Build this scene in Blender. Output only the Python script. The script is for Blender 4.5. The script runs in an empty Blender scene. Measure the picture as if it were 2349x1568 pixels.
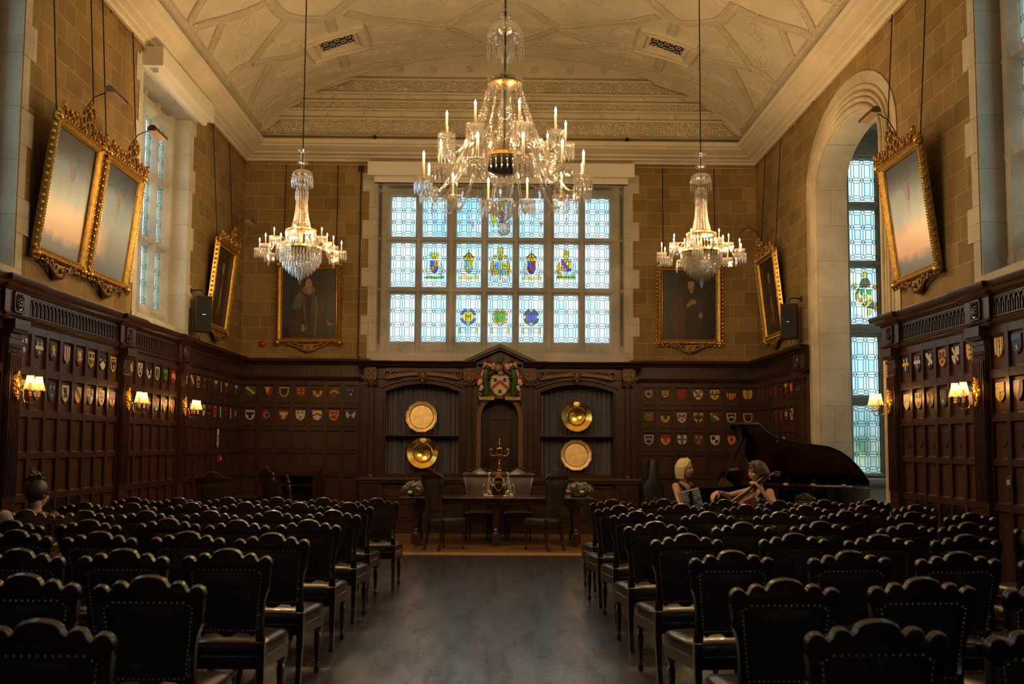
import bpy, bmesh, math, random
from mathutils import Vector, Matrix, Euler
random.seed(7)
PI = math.pi
sc = bpy.context.scene
COL = sc.collection
R_ = math.radians

# ---------------------------------------------------------------- node helpers
def newmat(name):
    m = bpy.data.materials.new(name); m.use_nodes = True
    nt = m.node_tree; nt.nodes.clear()
    out = nt.nodes.new('ShaderNodeOutputMaterial')
    return m, nt, out

def N(nt, kind, ins=None, **props):
    n = nt.nodes.new(kind)
    for k, v in props.items(): setattr(n, k, v)
    for k, v in (ins or {}).items():
        if hasattr(v, 'is_output') or isinstance(v, bpy.types.NodeSocket): nt.links.new(v, n.inputs[k])
        else:
            if isinstance(v, tuple) and len(v) == 3 and n.inputs[k].type == 'RGBA': v = (*v, 1)
            n.inputs[k].default_value = v
    return n

def mixc(nt, fac, a, b, mode='MIX'):
    n = nt.nodes.new('ShaderNodeMix'); n.data_type = 'RGBA'; n.blend_type = mode
    for i, v in ((0, fac), (6, a), (7, b)):
        if isinstance(v, bpy.types.NodeSocket): nt.links.new(v, n.inputs[i])
        else: n.inputs[i].default_value = (*v, 1) if isinstance(v, tuple) else v
    return n.outputs[2]

def ramp(nt, fac, stops):
    n = nt.nodes.new('ShaderNodeValToRGB'); nt.links.new(fac, n.inputs[0])
    cr = n.color_ramp
    while len(cr.elements) < len(stops): cr.elements.new(.5)
    for e, (p, c) in zip(cr.elements, stops):
        e.position = p; e.color = (*c, 1) if isinstance(c, tuple) else (c, c, c, 1)
    return n.outputs[0]

def P(name, col, rough=.5, metal=0., coat=0., spec=.5, noise=None, bump=None, trans=0., emit=None, sss=0., ior=1.5, alpha=1.):
    """principled; noise=(scale, amount, stretch), bump=(scale, strength, dist)"""
    m, nt, out = newmat(name)
    b = N(nt, 'ShaderNodeBsdfPrincipled', {'Roughness': rough, 'Metallic': metal, 'Coat Weight': coat, 'Specular IOR Level': spec,
        'Transmission Weight': trans, 'IOR': ior, 'Alpha': alpha})
    tc = N(nt, 'ShaderNodeTexCoord')
    if noise:
        sc_, am, st = noise
        mp = N(nt, 'ShaderNodeMapping', {'Vector': tc.outputs['Object'], 'Scale': st})
        no = N(nt, 'ShaderNodeTexNoise', {'Vector': mp.outputs[0], 'Scale': sc_, 'Detail': 6., 'Roughness': .6})
        lo = tuple(c * (1 - am) for c in col); hi = tuple(min(1, c * (1 + am)) for c in col)
        c = ramp(nt, no.outputs[0], [(.3, lo), (.7, hi)])
        nt.links.new(c, b.inputs['Base Color'])
    else: b.inputs['Base Color'].default_value = (*col, 1)
    if bump:
        no = N(nt, 'ShaderNodeTexNoise', {'Vector': tc.outputs['Object'], 'Scale': bump[0], 'Detail': 4.})
        bp = N(nt, 'ShaderNodeBump', {'Height': no.outputs[0], 'Strength': bump[1], 'Distance': bump[2]})
        nt.links.new(bp.outputs[0], b.inputs['Normal'])
    if emit:
        b.inputs['Emission Color'].default_value = (*emit[0], 1); b.inputs['Emission Strength'].default_value = emit[1]
    nt.links.new(b.outputs[0], out.inputs[0])
    return m

# ---------------------------------------------------------------- mesh builder
class MB:
    def __init__(s): s.v = []; s.f = []; s.mi = []; s.cur = 0; s.M = Matrix.Identity(4)
    def add(s, vs, fs):
        o = len(s.v)
        s.v += [tuple(s.M @ Vector(v)) for v in vs]
        s.f += [tuple(i + o for i in f) for f in fs]
        s.mi += [s.cur] * len(fs)
        return s
    def box(s, x0, x1, y0, y1, z0, z1, rot=None):
        if rot is not None:
            cx, cy, cz = (x0+x1)/2, (y0+y1)/2, (z0+z1)/2
            m = Matrix.Translation((cx, cy, cz)) @ rot
            vs = [m @ Vector((a*(x1-x0)/2, b*(y1-y0)/2, c*(z1-z0)/2)) for c in (-1, 1) for b in (-1, 1) for a in (-1, 1)]
        else: vs = [(x, y, z) for z in (z0, z1) for y in (y0, y1) for x in (x0, x1)]
        return s.add(vs, [(0,2,3,1),(4,5,7,6),(0,1,5,4),(2,6,7,3),(0,4,6,2),(1,3,7,5)])
    def prism(s, poly, a, b, ax='y'):
        """2d polygon extruded along ax; poly coords are the two other axes in order (x,z) for y, (x,y) for z, (y,z) for x"""
        n = len(poly)
        def pt(p, t):
            return {'y': (p[0], t, p[1]), 'z': (p[0], p[1], t), 'x': (t, p[0], p[1])}[ax]
        vs = [pt(p, a) for p in poly] + [pt(p, b) for p in poly]
        fs = [tuple(range(n)), tuple(range(2*n-1, n-1, -1))] + [(i, i+n, (i+1) % n+n, (i+1) % n) for i in range(n)]
        return s.add(vs, fs)
    def lathe(s, prof, c=(0,0,0), seg=12, ax=None, sx=1., sy=1.):
        """prof [(r,z)...] about z at c"""
        vs = []; fs = []; n = len(prof)
        m = Matrix.Translation(c) @ (ax if ax is not None else Matrix.Identity(4))
        for r, z in prof:
            for k in range(seg):
                a = 2*PI*k/seg; vs.append(m @ Vector((r*math.cos(a)*sx, r*math.sin(a)*sy, z)))
        for i in range(n-1):
            for k in range(seg):
                k2 = (k+1) % seg; fs.append((i*seg+k, i*seg+k2, (i+1)*seg+k2, (i+1)*seg+k))
        if prof[0][0] > 1e-4: fs.append(tuple(range(seg-1, -1, -1)))
        if prof[-1][0] > 1e-4: fs.append(tuple((n-1)*seg+k for k in range(seg)))
        return s.add(vs, fs)
    def ball(s, c, r, seg=8, rings=5, sx=1., sy=1., sz=1.):
        pr = [(max(r*math.sin(PI*i/rings), 1e-5), -r*math.cos(PI*i/rings)*sz) for i in range(rings+1)]
        return s.lathe(pr, c, seg, sx=sx, sy=sy)
    def tube(s, pts, r, seg=6, cap=True):
        """r float or list"""
        pts = [Vector(p) for p in pts]; n = len(pts)
        rs = r if isinstance(r, (list, tuple)) else [r]*n
        vs = []; fs = []; up = None
        for i, p in enumerate(pts):
            t = (pts[min(i+1, n-1)] - pts[max(i-1, 0)])
            if t.length < 1e-9: t = Vector((0,0,1))
            t.normalize()
            if up is None:
                up = Vector((0,0,1)) if abs(t.z) < .9 else Vector((1,0,0))
            u = (up - t*up.dot(t))
            if u.length < 1e-6: u = t.orthogonal()
            u.normalize(); up = u; w = t.cross(u)
            for k in range(seg):
                a = 2*PI*k/seg; vs.append(p + (u*math.cos(a) + w*math.sin(a))*rs[i])
        for i in range(n-1):
            for k in range(seg):
                k2 = (k+1) % seg; fs.append((i*seg+k, i*seg+k2, (i+1)*seg+k2, (i+1)*seg+k))
        if cap: fs += [tuple(range(seg-1, -1, -1)), tuple((n-1)*seg+k for k in range(seg))]
        return s.add(vs, fs)
    def sweep(s, prof, path, closed=False):
        """prof [(out,z)], path [(x,y)] horizontal; mitred"""
        n = len(path); vs = []; fs = []; m = len(prof)
        for i in range(n):
            p = Vector(path[i])
            a = Vector(path[i-1]) if (i > 0 or closed) else None
            b = Vector(path[(i+1) % n]) if (i < n-1 or closed) else None
            d1 = (p-a).normalized() if a is not None else (b-p).normalized()
            d2 = (b-p).normalized() if b is not None else d1
            n1 = Vector((d1.y, -d1.x)); n2 = Vector((d2.y, -d2.x))
            nn = (n1+n2); nn = nn/ (nn.dot(n1) if abs(nn.dot(n1)) > 1e-6 else 1)
            for o, z in prof: vs.append((p.x+nn.x*o, p.y+nn.y*o, z))
        for i in range(n if closed else n-1):
            j = (i+1) % n
            for k in range(m-1): fs.append((i*m+k, i*m+k+1, j*m+k+1, j*m+k))
        if not closed: fs += [tuple(range(m-1, -1, -1)), tuple((n-1)*m+k for k in range(m))]
        return s.add(vs, fs)
    def build(s, name, mats, parent=None, smooth=None, loc=None, rz=0., bevel=0.):
        me = bpy.data.meshes.new(name)
        me.from_pydata(s.v, [], s.f)
        if not isinstance(mats, (list, tuple)): mats = [mats]
        for m in mats: me.materials.append(m)
        if len(mats) > 1: me.polygons.foreach_set('material_index', s.mi)
        me.update()
        bm = bmesh.new(); bm.from_mesh(me)
        if bevel: 
            bmesh.ops.remove_doubles(bm, verts=bm.verts, dist=1e-5)
            es = [e for e in bm.edges if len(e.link_faces) == 2 and e.calc_face_angle(0) > .6]
            bmesh.ops.bevel(bm, geom=es, offset=bevel, segments=2, affect='EDGES', profile=.5, clamp_overlap=True)
        bmesh.ops.recalc_face_normals(bm, faces=bm.faces); bm.to_mesh(me); bm.free()
        if smooth is not None:
            me.shade_smooth(); me.set_sharp_from_angle(angle=R_(smooth))
        o = bpy.data.objects.new(name, me); COL.objects.link(o)
        if parent is not None: o.parent = parent
        if loc is not None: o.location = loc
        o.rotation_euler.z = rz
        return o

def tag(o, label=None, cat=None, group=None, kind=None):
    for k, v in (('label', label), ('category', cat), ('group', group), ('kind', kind)):
        if v: o[k] = v
    return o
def empty(name, loc=(0,0,0), rz=0., label=None, cat=None, group=None, rx=0., ry=0.):
    o = bpy.data.objects.new(name, None); COL.objects.link(o)
    o.location = loc; o.rotation_euler = (rx, ry, rz); o.empty_display_size = .05
    return tag(o, label, cat, group)
def copy_tree(o, parent=None):
    kids = [c for c in KIDS.get(o.name, [])] if o.name in KIDS else list(o.children)
    c = o.copy(); COL.objects.link(c)
    if parent is not None: c.parent = parent
    for ch in kids: copy_tree(ch, c)
    return c
KIDS = {}
def reg(o):
    KIDS[o.name] = list(o.children)
    for c in KIDS[o.name]: reg(c)
    return o
def arc(cx, cy, r, a0, a1, n, ry=None):
    ry = ry or r
    return [(cx+r*math.cos(R_(a0+(a1-a0)*i/n)), cy+ry*math.sin(R_(a0+(a1-a0)*i/n))) for i in range(n+1)]
def T(x=0, y=0, z=0): return Matrix.Translation((x, y, z))
def RX(a): return Matrix.Rotation(R_(a), 4, 'X')
def RY(a): return Matrix.Rotation(R_(a), 4, 'Y')
def RZ(a): return Matrix.Rotation(R_(a), 4, 'Z')
TXT = {}
def text_mesh(s, size, mat, name, parent, loc=(0,0,0), depth=.001, align='CENTER', rot=(PI/2, 0, 0), shear=0., sx=1., bold=0.):
    key = (s, size, shear, depth, bold)
    if key not in TXT:
        cu = bpy.data.curves.new('txt', 'FONT'); cu.body = s; cu.size = size; cu.align_x = align; cu.align_y = 'TOP'
        cu.extrude = depth; cu.shear = shear; cu.resolution_u = 1; cu.offset = bold; cu.space_line = .95
        tmp = bpy.data.objects.new('txt', cu); COL.objects.link(tmp)
        dg = bpy.context.evaluated_depsgraph_get()
        me = bpy.data.meshes.new_from_object(tmp.evaluated_get(dg)); me.materials.clear()
        bpy.data.objects.remove(tmp); bpy.data.curves.remove(cu)
        TXT[key] = me
    me = TXT[key].copy(); me.name = name; me.materials.append(mat)
    o = bpy.data.objects.new(name, me); COL.objects.link(o); o.parent = parent; o.location = loc; o.rotation_euler = rot; o.scale.x = sx
    return o

# ---------------------------------------------------------------- materials
def wood(name, c0, c1, rough=.35, scale=6., coat=.3, st=(14, 14, 1.2), bump=.15):
    m, nt, out = newmat(name)
    tc = N(nt, 'ShaderNodeTexCoord')
    mp = N(nt, 'ShaderNodeMapping', {'Vector': tc.outputs['Object'], 'Scale': st})
    no = N(nt, 'ShaderNodeTexNoise', {'Vector': mp.outputs[0], 'Scale': scale, 'Detail': 8., 'Roughness': .65, 'Distortion': .6})
    n2 = N(nt, 'ShaderNodeTexNoise', {'Vector': tc.outputs['Object'], 'Scale': 1.6, 'Detail': 3.})
    c = ramp(nt, no.outputs[0], [(.3, c0), (.72, c1)])
    c = mixc(nt, .55, c, ramp(nt, n2.outputs[0], [(.3, (.45, .45, .45)), (.7, (1.25, 1.2, 1.15))]), 'MULTIPLY')
    r = N(nt, 'ShaderNodeMapRange', {'Value': no.outputs[0], 3: rough-.08, 4: rough+.12})
    bp = N(nt, 'ShaderNodeBump', {'Height': no.outputs[0], 'Strength': bump, 'Distance': .004})
    b = N(nt, 'ShaderNodeBsdfPrincipled', {'Base Color': c, 'Roughness': r.outputs[0], 'Coat Weight': coat, 'Coat Roughness': .25, 'Normal': bp.outputs[0]})
    nt.links.new(b.outputs[0], out.inputs[0]); return m

def stone(name, axis, c0, c1, mortar, bw=.46, rh=.25, bricks=True, rough=.85, ms=.006):
    m, nt, out = newmat(name)
    tc = N(nt, 'ShaderNodeTexCoord'); sp = N(nt, 'ShaderNodeSeparateXYZ', {0: tc.outputs['Object']})
    cb = N(nt, 'ShaderNodeCombineXYZ', {0: sp.outputs[1 if axis == 'x' else 0], 1: sp.outputs[2]})
    n1 = N(nt, 'ShaderNodeTexNoise', {'Vector': tc.outputs['Object'], 'Scale': 1.1, 'Detail': 7., 'Roughness': .65})
    n2 = N(nt, 'ShaderNodeTexNoise', {'Vector': tc.outputs['Object'], 'Scale': 45., 'Detail': 3.})
    if bricks:
        br = N(nt, 'ShaderNodeTexBrick', {'Vector': cb.outputs[0], 'Color1': c0, 'Color2': c1, 'Mortar': mortar, 'Scale': 1., 'Mortar Size': ms, 'Mortar Smooth': .3,
            'Bias': 0., 'Brick Width': bw, 'Row Height': rh}, offset=.42, squash=.7, squash_frequency=3)
        col = br.outputs[0]; h = br.outputs[1]
    else: col = ramp(nt, n1.outputs[0], [(.3, c0), (.7, c1)]); h = n2.outputs[0]
    col = mixc(nt, .8, col, ramp(nt, n1.outputs[0], [(.28, (.6, .58, .52)), (.72, (1.2, 1.18, 1.12))]), 'MULTIPLY')
    col = mixc(nt, .35, col, ramp(nt, n2.outputs[0], [(.3, (.8, .8, .8)), (.7, (1.15, 1.15, 1.15))]), 'MULTIPLY')
    bp = N(nt, 'ShaderNodeBump', {'Height': h, 'Strength': .35, 'Distance': -.006 if bricks else .002})
    b2 = N(nt, 'ShaderNodeBump', {'Height': n2.outputs[0], 'Strength': .2, 'Distance': .003, 'Normal': bp.outputs[0]})
    b = N(nt, 'ShaderNodeBsdfPrincipled', {'Base Color': col, 'Roughness': rough, 'Normal': b2.outputs[0]})
    nt.links.new(b.outputs[0], out.inputs[0]); return m

def relief(name, col, kind, scale=6., dist=.02, rough=.75):
    """plaster or carved wood with procedural low relief"""
    m, nt, out = newmat(name)
    tc = N(nt, 'ShaderNodeTexCoord')
    if kind == 'scroll':
        vo = N(nt, 'ShaderNodeTexVoronoi', {'Vector': tc.outputs['Object'], 'Scale': scale}, feature='F1')
        w = N(nt, 'ShaderNodeMath', {0: vo.outputs[0], 1: 26.}, operation='MULTIPLY'); w = N(nt, 'ShaderNodeMath', {0: w.outputs[0]}, operation='SINE')
        h = w.outputs[0]
    else:
        no = N(nt, 'ShaderNodeTexNoise', {'Vector': tc.outputs['Object'], 'Scale': scale, 'Detail': 2.}); h = no.outputs[0]
    bp = N(nt, 'ShaderNodeBump', {'Height': h, 'Strength': .8, 'Distance': dist})
    n1 = N(nt, 'ShaderNodeTexNoise', {'Vector': tc.outputs['Object'], 'Scale': 1.3, 'Detail': 5.})
    c = mixc(nt, .5, col, ramp(nt, n1.outputs[0], [(.3, (.8, .78, .74)), (.7, (1.1, 1.1, 1.1))]), 'MULTIPLY')
    b = N(nt, 'ShaderNodeBsdfPrincipled', {'Base Color': c, 'Roughness': rough, 'Normal': bp.outputs[0]})
    nt.links.new(b.outputs[0], out.inputs[0]); return m

def glass(name, col, gloss=.06):
    m, nt, out = newmat(name)
    tc = N(nt, 'ShaderNodeTexCoord')
    no = N(nt, 'ShaderNodeTexNoise', {'Vector': tc.outputs['Object'], 'Scale': 3., 'Detail': 3.})
    c = mixc(nt, .5, col, ramp(nt, no.outputs[0], [(.3, (.86, .9, .9)), (.7, (1.05, 1.05, 1.05))]), 'MULTIPLY')
    t = N(nt, 'ShaderNodeBsdfTransparent', {'Color': c}); g = N(nt, 'ShaderNodeBsdfGlossy', {'Color': (.8, .8, .8), 'Roughness': .25})
    mx = N(nt, 'ShaderNodeMixShader', {0: gloss, 1: t.outputs[0], 2: g.outputs[0]})
    nt.links.new(mx.outputs[0], out.inputs[0]); return m

def crystal(name, tint=(1, .97, .92), tr=.5, gl=.38):
    m, nt, out = newmat(name)
    t = N(nt, 'ShaderNodeBsdfTransparent', {'Color': (1, .98, .95)})
    g = N(nt, 'ShaderNodeBsdfGlossy', {'Color': tint, 'Roughness': .07})
    d = N(nt, 'ShaderNodeBsdfTranslucent', {'Color': tint}); d2 = N(nt, 'ShaderNodeBsdfDiffuse', {'Color': tint})
    dd = N(nt, 'ShaderNodeMixShader', {0: .5, 1: d.outputs[0], 2: d2.outputs[0]})
    lw = N(nt, 'ShaderNodeLayerWeight', {'Blend': .35})
    a = N(nt, 'ShaderNodeMixShader', {0: gl/(gl+(1-tr-gl)), 1: dd.outputs[0], 2: g.outputs[0]})
    fr = N(nt, 'ShaderNodeMapRange', {'Value': lw.outputs['Facing'], 3: (1-tr)*.75, 4: .95})
    mx = N(nt, 'ShaderNodeMixShader', {0: fr.outputs[0], 1: t.outputs[0], 2: a.outputs[0]})
    nt.links.new(mx.outputs[0], out.inputs[0]); return m

M = {}
M['oak'] = wood('oak_panel', (.020, .0062, .0026), (.066, .024, .009), .36, coat=.35)
M['oak_pale'] = wood('oak_field', (.026, .0082, .0032), (.090, .033, .011), .4, coat=.25)  # slightly lighter oak for panel fields, columns and mouldings
M['oak_carved'] = relief('oak_carved', (.06, .023, .010), 'scroll', 14., .012, .38)
M['oak_gold'] = relief('oak_polished_carving', (.16, .065, .02), 'noise', 60., .006, .4)
M['mahog'] = wood('mahogany', (.022, .006, .004), (.05, .013, .008), .24, coat=.8, bump=.05)
M['chairwood'] = wood('chair_mahogany', (.016, .005, .004), (.040, .011, .008), .2, coat=.9, bump=.03)
M['leather'] = P('dark_leather', (.034, .022, .021), .30, coat=.45, bump=(180., .12, .002), noise=(9., .3, (1, 1, 1)))
M['leather_grey'] = P('grey_leather', (.050, .041, .037), .38, bump=(160., .12, .002), noise=(9., .2, (1, 1, 1)))
M['stone_x'] = stone('stone_side', 'x', (.215, .132, .044), (.300, .192, .070), (.42, .30, .135))
M['stone_y'] = stone('stone_rear', 'y', (.225, .138, .046), (.325, .208, .078), (.42, .30, .135))
M['ashlar_x'] = stone('dressed_stone_side', 'x', (.50, .46, .38), (.58, .53, .44), (.34, .31, .26), 1.1, .55, ms=.004)
M['ashlar_y'] = stone('dressed_stone_reveal', 'y', (.50, .46, .38), (.58, .53, .44), (.34, .31, .26), .8, .55, ms=.004)
M['mould'] = stone('moulded_stone', 'x', (.42, .34, .23), (.53, .45, .33), (.3, .3, .3), bricks=False)
M['mullion'] = stone('mullion_stone', 'x', (.40, .37, .31), (.52, .48, .41), (.3, .3, .3), bricks=False)
M['plaster'] = P('cream_plaster', (.66, .57, .42), .8, noise=(1.4, .12, (1, 1, 1)), bump=(30., .15, .003))
M['plaster_rib'] = relief('cream_plaster_ribs', (.72, .62, .46), 'scroll', 16., .006)
M['plaster_frieze'] = relief('cream_plaster_frieze', (.66, .56, .40), 'scroll', 7., .014)
M['vent_dark'] = P('vent_shade', (.03, .024, .018), .9)
M['white'] = P('white_paint', (.74, .68, .58), .45)
M['gilt'] = P('gilt_gesso', (.50, .28, .055), .33, metal=.75, bump=(55., .45, .006), noise=(18., .4, (1, 1, 1)))
M['gilt_dull'] = P('gilt_dull', (.30, .17, .045), .45, metal=.5, bump=(70., .5, .006), noise=(20., .5, (1, 1, 1)))
M['gold'] = P('gold_plate', (.95, .62, .13), .16, metal=1., bump=(6., .05, .01))
M['gold_eng'] = P('gold_engraved', (.85, .60, .27), .42, metal=.85, bump=(120., .35, .002), noise=(10., .2, (1, 1, 1)))
M['silvergilt'] = P('silver_gilt', (.90, .80, .55), .2, metal=1.)
M['brass'] = P('brass', (.55, .36, .12), .3, metal=1.)
M['brass_dk'] = P('aged_brass', (.20, .12, .05), .35, metal=.8)
M['studs'] = P('nail_brass', (.75, .60, .35), .25, metal=1.)
M['black'] = P('black_paint', (.012, .012, .012), .4)
M['blackgloss'] = P('piano_black', (.004, .004, .005), .12, coat=.25, spec=.25)
M['iron'] = P('dark_iron', (.02, .018, .016), .5, metal=.3)
M['crystal'] = crystal('crystal_glass', (.74, .74, .74), .62, .32)
M['crystal_w'] = crystal('crystal_warm', (.66, .61, .55), .60, .34)
M['candle'] = P('candle_sleeve', (.34, .27, .18), .5)
M['bulb'] = P('glowing_bulb', (1, .8, .5), .3, emit=((1, .72, .40), 22.))
M['shade'] = P('silk_shade', (.85, .62, .34), .8, emit=((1, .46, .12), .7), alpha=.62)
M['red'] = P('red_plastic', (.42, .006, .006), .3)
M['paper'] = P('sheet_paper', (.78, .76, .74), .7)
M['ink'] = P('printing_ink', (.03, .03, .035), .7)
M['velvet'] = P('blue_grey_velvet', (.075, .07, .09), .7, noise=(40., .25, (1, 1, .1)))
M['velvet'].node_tree.nodes['Principled BSDF'].inputs['Sheen Weight'].default_value = 1.; M['velvet'].node_tree.nodes['Principled BSDF'].inputs['Sheen Tint'].default_value = (.75, .66, .75, 1)
M['skin'] = P('skin', (.62, .34, .24), .5, noise=(12., .06, (1, 1, 1)))
M['blackcloth'] = P('black_cloth', (.010, .010, .012), .8)
M['leads'] = P('window_leads', (.03, .075, .075), .5)
# ================================================================ SHELL
W = 4.85; YB = 18.6; YF = -6.; TH = .42
def struct(o): o['kind'] = 'structure'; return o

# ---- floor
m, nt, out = newmat('dark_boards')
tc = N(nt, 'ShaderNodeTexCoord')
sp = N(nt, 'ShaderNodeSeparateXYZ', {0: tc.outputs['Object']})
cb = N(nt, 'ShaderNodeCombineXYZ', {0: sp.outputs[1], 1: sp.outputs[0]})
br = N(nt, 'ShaderNodeTexBrick', {'Vector': cb.outputs[0], 'Color1': (.015, .008, .006, 1), 'Color2': (.026, .014, .010, 1), 'Mortar': (.14, .12, .11, 1), 'Scale': 1., 'Mortar Size': .003,
    'Brick Width': 1.9, 'Row Height': .15}, offset=.37)
mp1 = N(nt, 'ShaderNodeMapping', {'Vector': tc.outputs['Object'], 'Scale': (3.2, 60, 1)})
mp2 = N(nt, 'ShaderNodeMapping', {'Vector': tc.outputs['Object'], 'Scale': (70, 4.5, 1), 'Rotation': (0, 0, .06)})
s1 = N(nt, 'ShaderNodeTexNoise', {'Vector': mp1.outputs[0], 'Scale': 2.4, 'Detail': 9., 'Roughness': .75})
s2 = N(nt, 'ShaderNodeTexNoise', {'Vector': mp2.outputs[0], 'Scale': 2., 'Detail': 9., 'Roughness': .75})
s3 = N(nt, 'ShaderNodeTexNoise', {'Vector': tc.outputs['Object'], 'Scale': 1.3, 'Detail': 5.})
w1 = ramp(nt, s1.outputs[0], [(.50, 0.), (.72, 1.)]); w2 = ramp(nt, s2.outputs[0], [(.52, 0.), (.74, 1.)])
wear = mixc(nt, .5, w1, w2, 'SCREEN')
col = mixc(nt, .25, br.outputs[0], (.15, .12, .105)); 
colm = N(nt, 'ShaderNodeMath', {0: N(nt, 'ShaderNodeSeparateColor', {0: wear}).outputs[0], 1: .30}, operation='MULTIPLY')
col = mixc(nt, colm.outputs[0], br.outputs[0], (.115, .12, .13))
rr = N(nt, 'ShaderNodeMapRange', {'Value': N(nt, 'ShaderNodeSeparateColor', {0: wear}).outputs[0], 3: .24, 4: .36})
s4 = N(nt, 'ShaderNodeTexNoise', {'Vector': tc.outputs['Object'], 'Scale': 55., 'Detail': 5., 'Roughness': .7})
mp5 = N(nt, 'ShaderNodeMapping', {'Vector': tc.outputs['Object'], 'Scale': (2.2, .35, 1)})
s5 = N(nt, 'ShaderNodeTexNoise', {'Vector': mp5.outputs[0], 'Scale': 2.2, 'Detail': 6., 'Roughness': .7})
pat = mixc(nt, .5, ramp(nt, s1.outputs[0], [(.36, 0.), (.66, 1.)]), ramp(nt, s2.outputs[0], [(.36, 0.), (.66, 1.)]))
pat = mixc(nt, .45, pat, ramp(nt, s4.outputs[0], [(.35, 0.), (.65, 1.)])); pat = mixc(nt, .3, pat, ramp(nt, s5.outputs[0], [(.35, 0.), (.62, 1.)]))
patv = N(nt, 'ShaderNodeSeparateColor', {0: pat}).outputs[0]
cw = N(nt, 'ShaderNodeMapRange', {'Value': patv, 1: .28, 2: .70, 3: .15, 4: 1.5})
spv = N(nt, 'ShaderNodeMapRange', {'Value': patv, 1: .25, 2: .72, 3: .15, 4: 1.})
bp = N(nt, 'ShaderNodeBump', {'Height': pat, 'Strength': .5, 'Distance': .004})
bp2 = N(nt, 'ShaderNodeBump', {'Height': br.outputs[1], 'Strength': .3, 'Distance': -.002, 'Normal': bp.outputs[0]})
b = N(nt, 'ShaderNodeBsdfPrincipled', {'Base Color': col, 'Roughness': rr.outputs[0], 'Normal': bp2.outputs[0], 'Specular IOR Level': spv.outputs[0], 'IOR': 1.9, 'Coat IOR': 2.4, 'Coat Weight': cw.outputs[0], 'Coat Roughness': .26})
nt.links.new(b.outputs[0], out.inputs[0]); M['floor_dk'] = m
m, nt, out = newmat('pale_parquet')
tc = N(nt, 'ShaderNodeTexCoord')
br = N(nt, 'ShaderNodeTexBrick', {'Vector': tc.outputs['Object'], 'Color1': (.20, .10, .035, 1), 'Color2': (.33, .18, .065, 1), 'Mortar': (.06, .03, .012, 1), 'Scale': 1., 'Mortar Size': .003,
    'Brick Width': .42, 'Row Height': .085}, offset=.43)
no = N(nt, 'ShaderNodeTexNoise', {'Vector': tc.outputs['Object'], 'Scale': 5., 'Detail': 6.})
col = mixc(nt, .6, br.outputs[0], ramp(nt, no.outputs[0], [(.3, (.6, .55, .5)), (.7, (1.2, 1.15, 1.1))]), 'MULTIPLY')
b = N(nt, 'ShaderNodeBsdfPrincipled', {'Base Color': col, 'Roughness': .33, 'Coat Weight': .2})
nt.links.new(b.outputs[0], out.inputs[0]); M['parquet'] = m
M['pine'] = wood('pine_edge', (.42, .22, .06), (.58, .34, .11), .35, 3., st=(1.2, 12, 12))

mb = MB(); mb.box(-W-.5, 7.6, YF, 14.5, -.12, 0)
fl = struct(mb.build('floor', M['floor_dk']))
mb = MB(); mb.box(-W-.5, 7.6, 14.82, 19.2, -.12, .0); mb.build('parquet', M['parquet'], fl)
mb = MB(); mb.box(-W-.5, W, 14.5, 14.82, -.12, .004); mb.build('edge_board', M['pine'], fl)
mb = MB(); mb.box(W, 7.6, 14.5, 14.82, -.12, 0); mb.build('bay_boards', M['floor_dk'], fl)

# ---- walls with window openings
ZT = 7.45
SW = [(13.16, 15.26), (7.72, 9.86), (2.3, 4.44), (-3.1, -.96)]     # side windows (y ranges)
Z0, Z1 = 3.30, 6.62
def wall_x(name, x0, x1, openings, arch=None):
    mb = MB(); y = YF
    cuts = sorted([(a, b, 'w') for a, b in openings] + ([(arch[0], arch[1], 'a')] if arch else []))
    for a, b, k in cuts:
        mb.box(x0, x1, y, a, 0, ZT)
        if k == 'w': mb.box(x0, x1, a, b, 0, Z0); mb.box(x0, x1, a, b, Z1, ZT)
        else:
            c = (a+b)/2; hw = (b-a)/2
            pts = [(c+hw*math.cos(R_(t)), 5.57+.62*math.sin(R_(t))) for t in range(0, 181, 12)]
            for p, q in zip(pts[:-1], pts[1:]):
                mb.prism([(q[0], q[1]), (p[0], p[1]), (p[0], ZT), (q[0], ZT)], x0, x1, 'x')
            # jamb part above spring handled by the strips
        y = b
    mb.box(x0, x1, y, YB+.5, 0, ZT)
    return mb
wl = struct(wall_x('wall_left', -W-TH, -W, SW).build('wall_left', M['stone_x']))
ARCH = (12.40, 14.95)
wr = struct(wall_x('wall_right', W, W+TH, SW[1:], ARCH).build('wall_right', M['stone_x']))
mb = MB()
OX, OZ0, OZ1 = 2.36, 3.26, 6.56
mb.box(-W, -OX, YB, YB+.55, 0, 9.3); mb.box(OX, W, YB, YB+.55, 0, 9.3)
mb.box(-OX, OX, YB, YB+.55, 0, OZ0); mb.box(-OX, OX, YB, YB+.55, OZ1, 9.3)
wb = struct(mb.build('wall_back', M['stone_y']))
mb = MB(); mb.box(-W-TH, W+TH, YF-.3, YF, 0, 9.2); struct(mb.build('wall_front', M['stone_y']))

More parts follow.
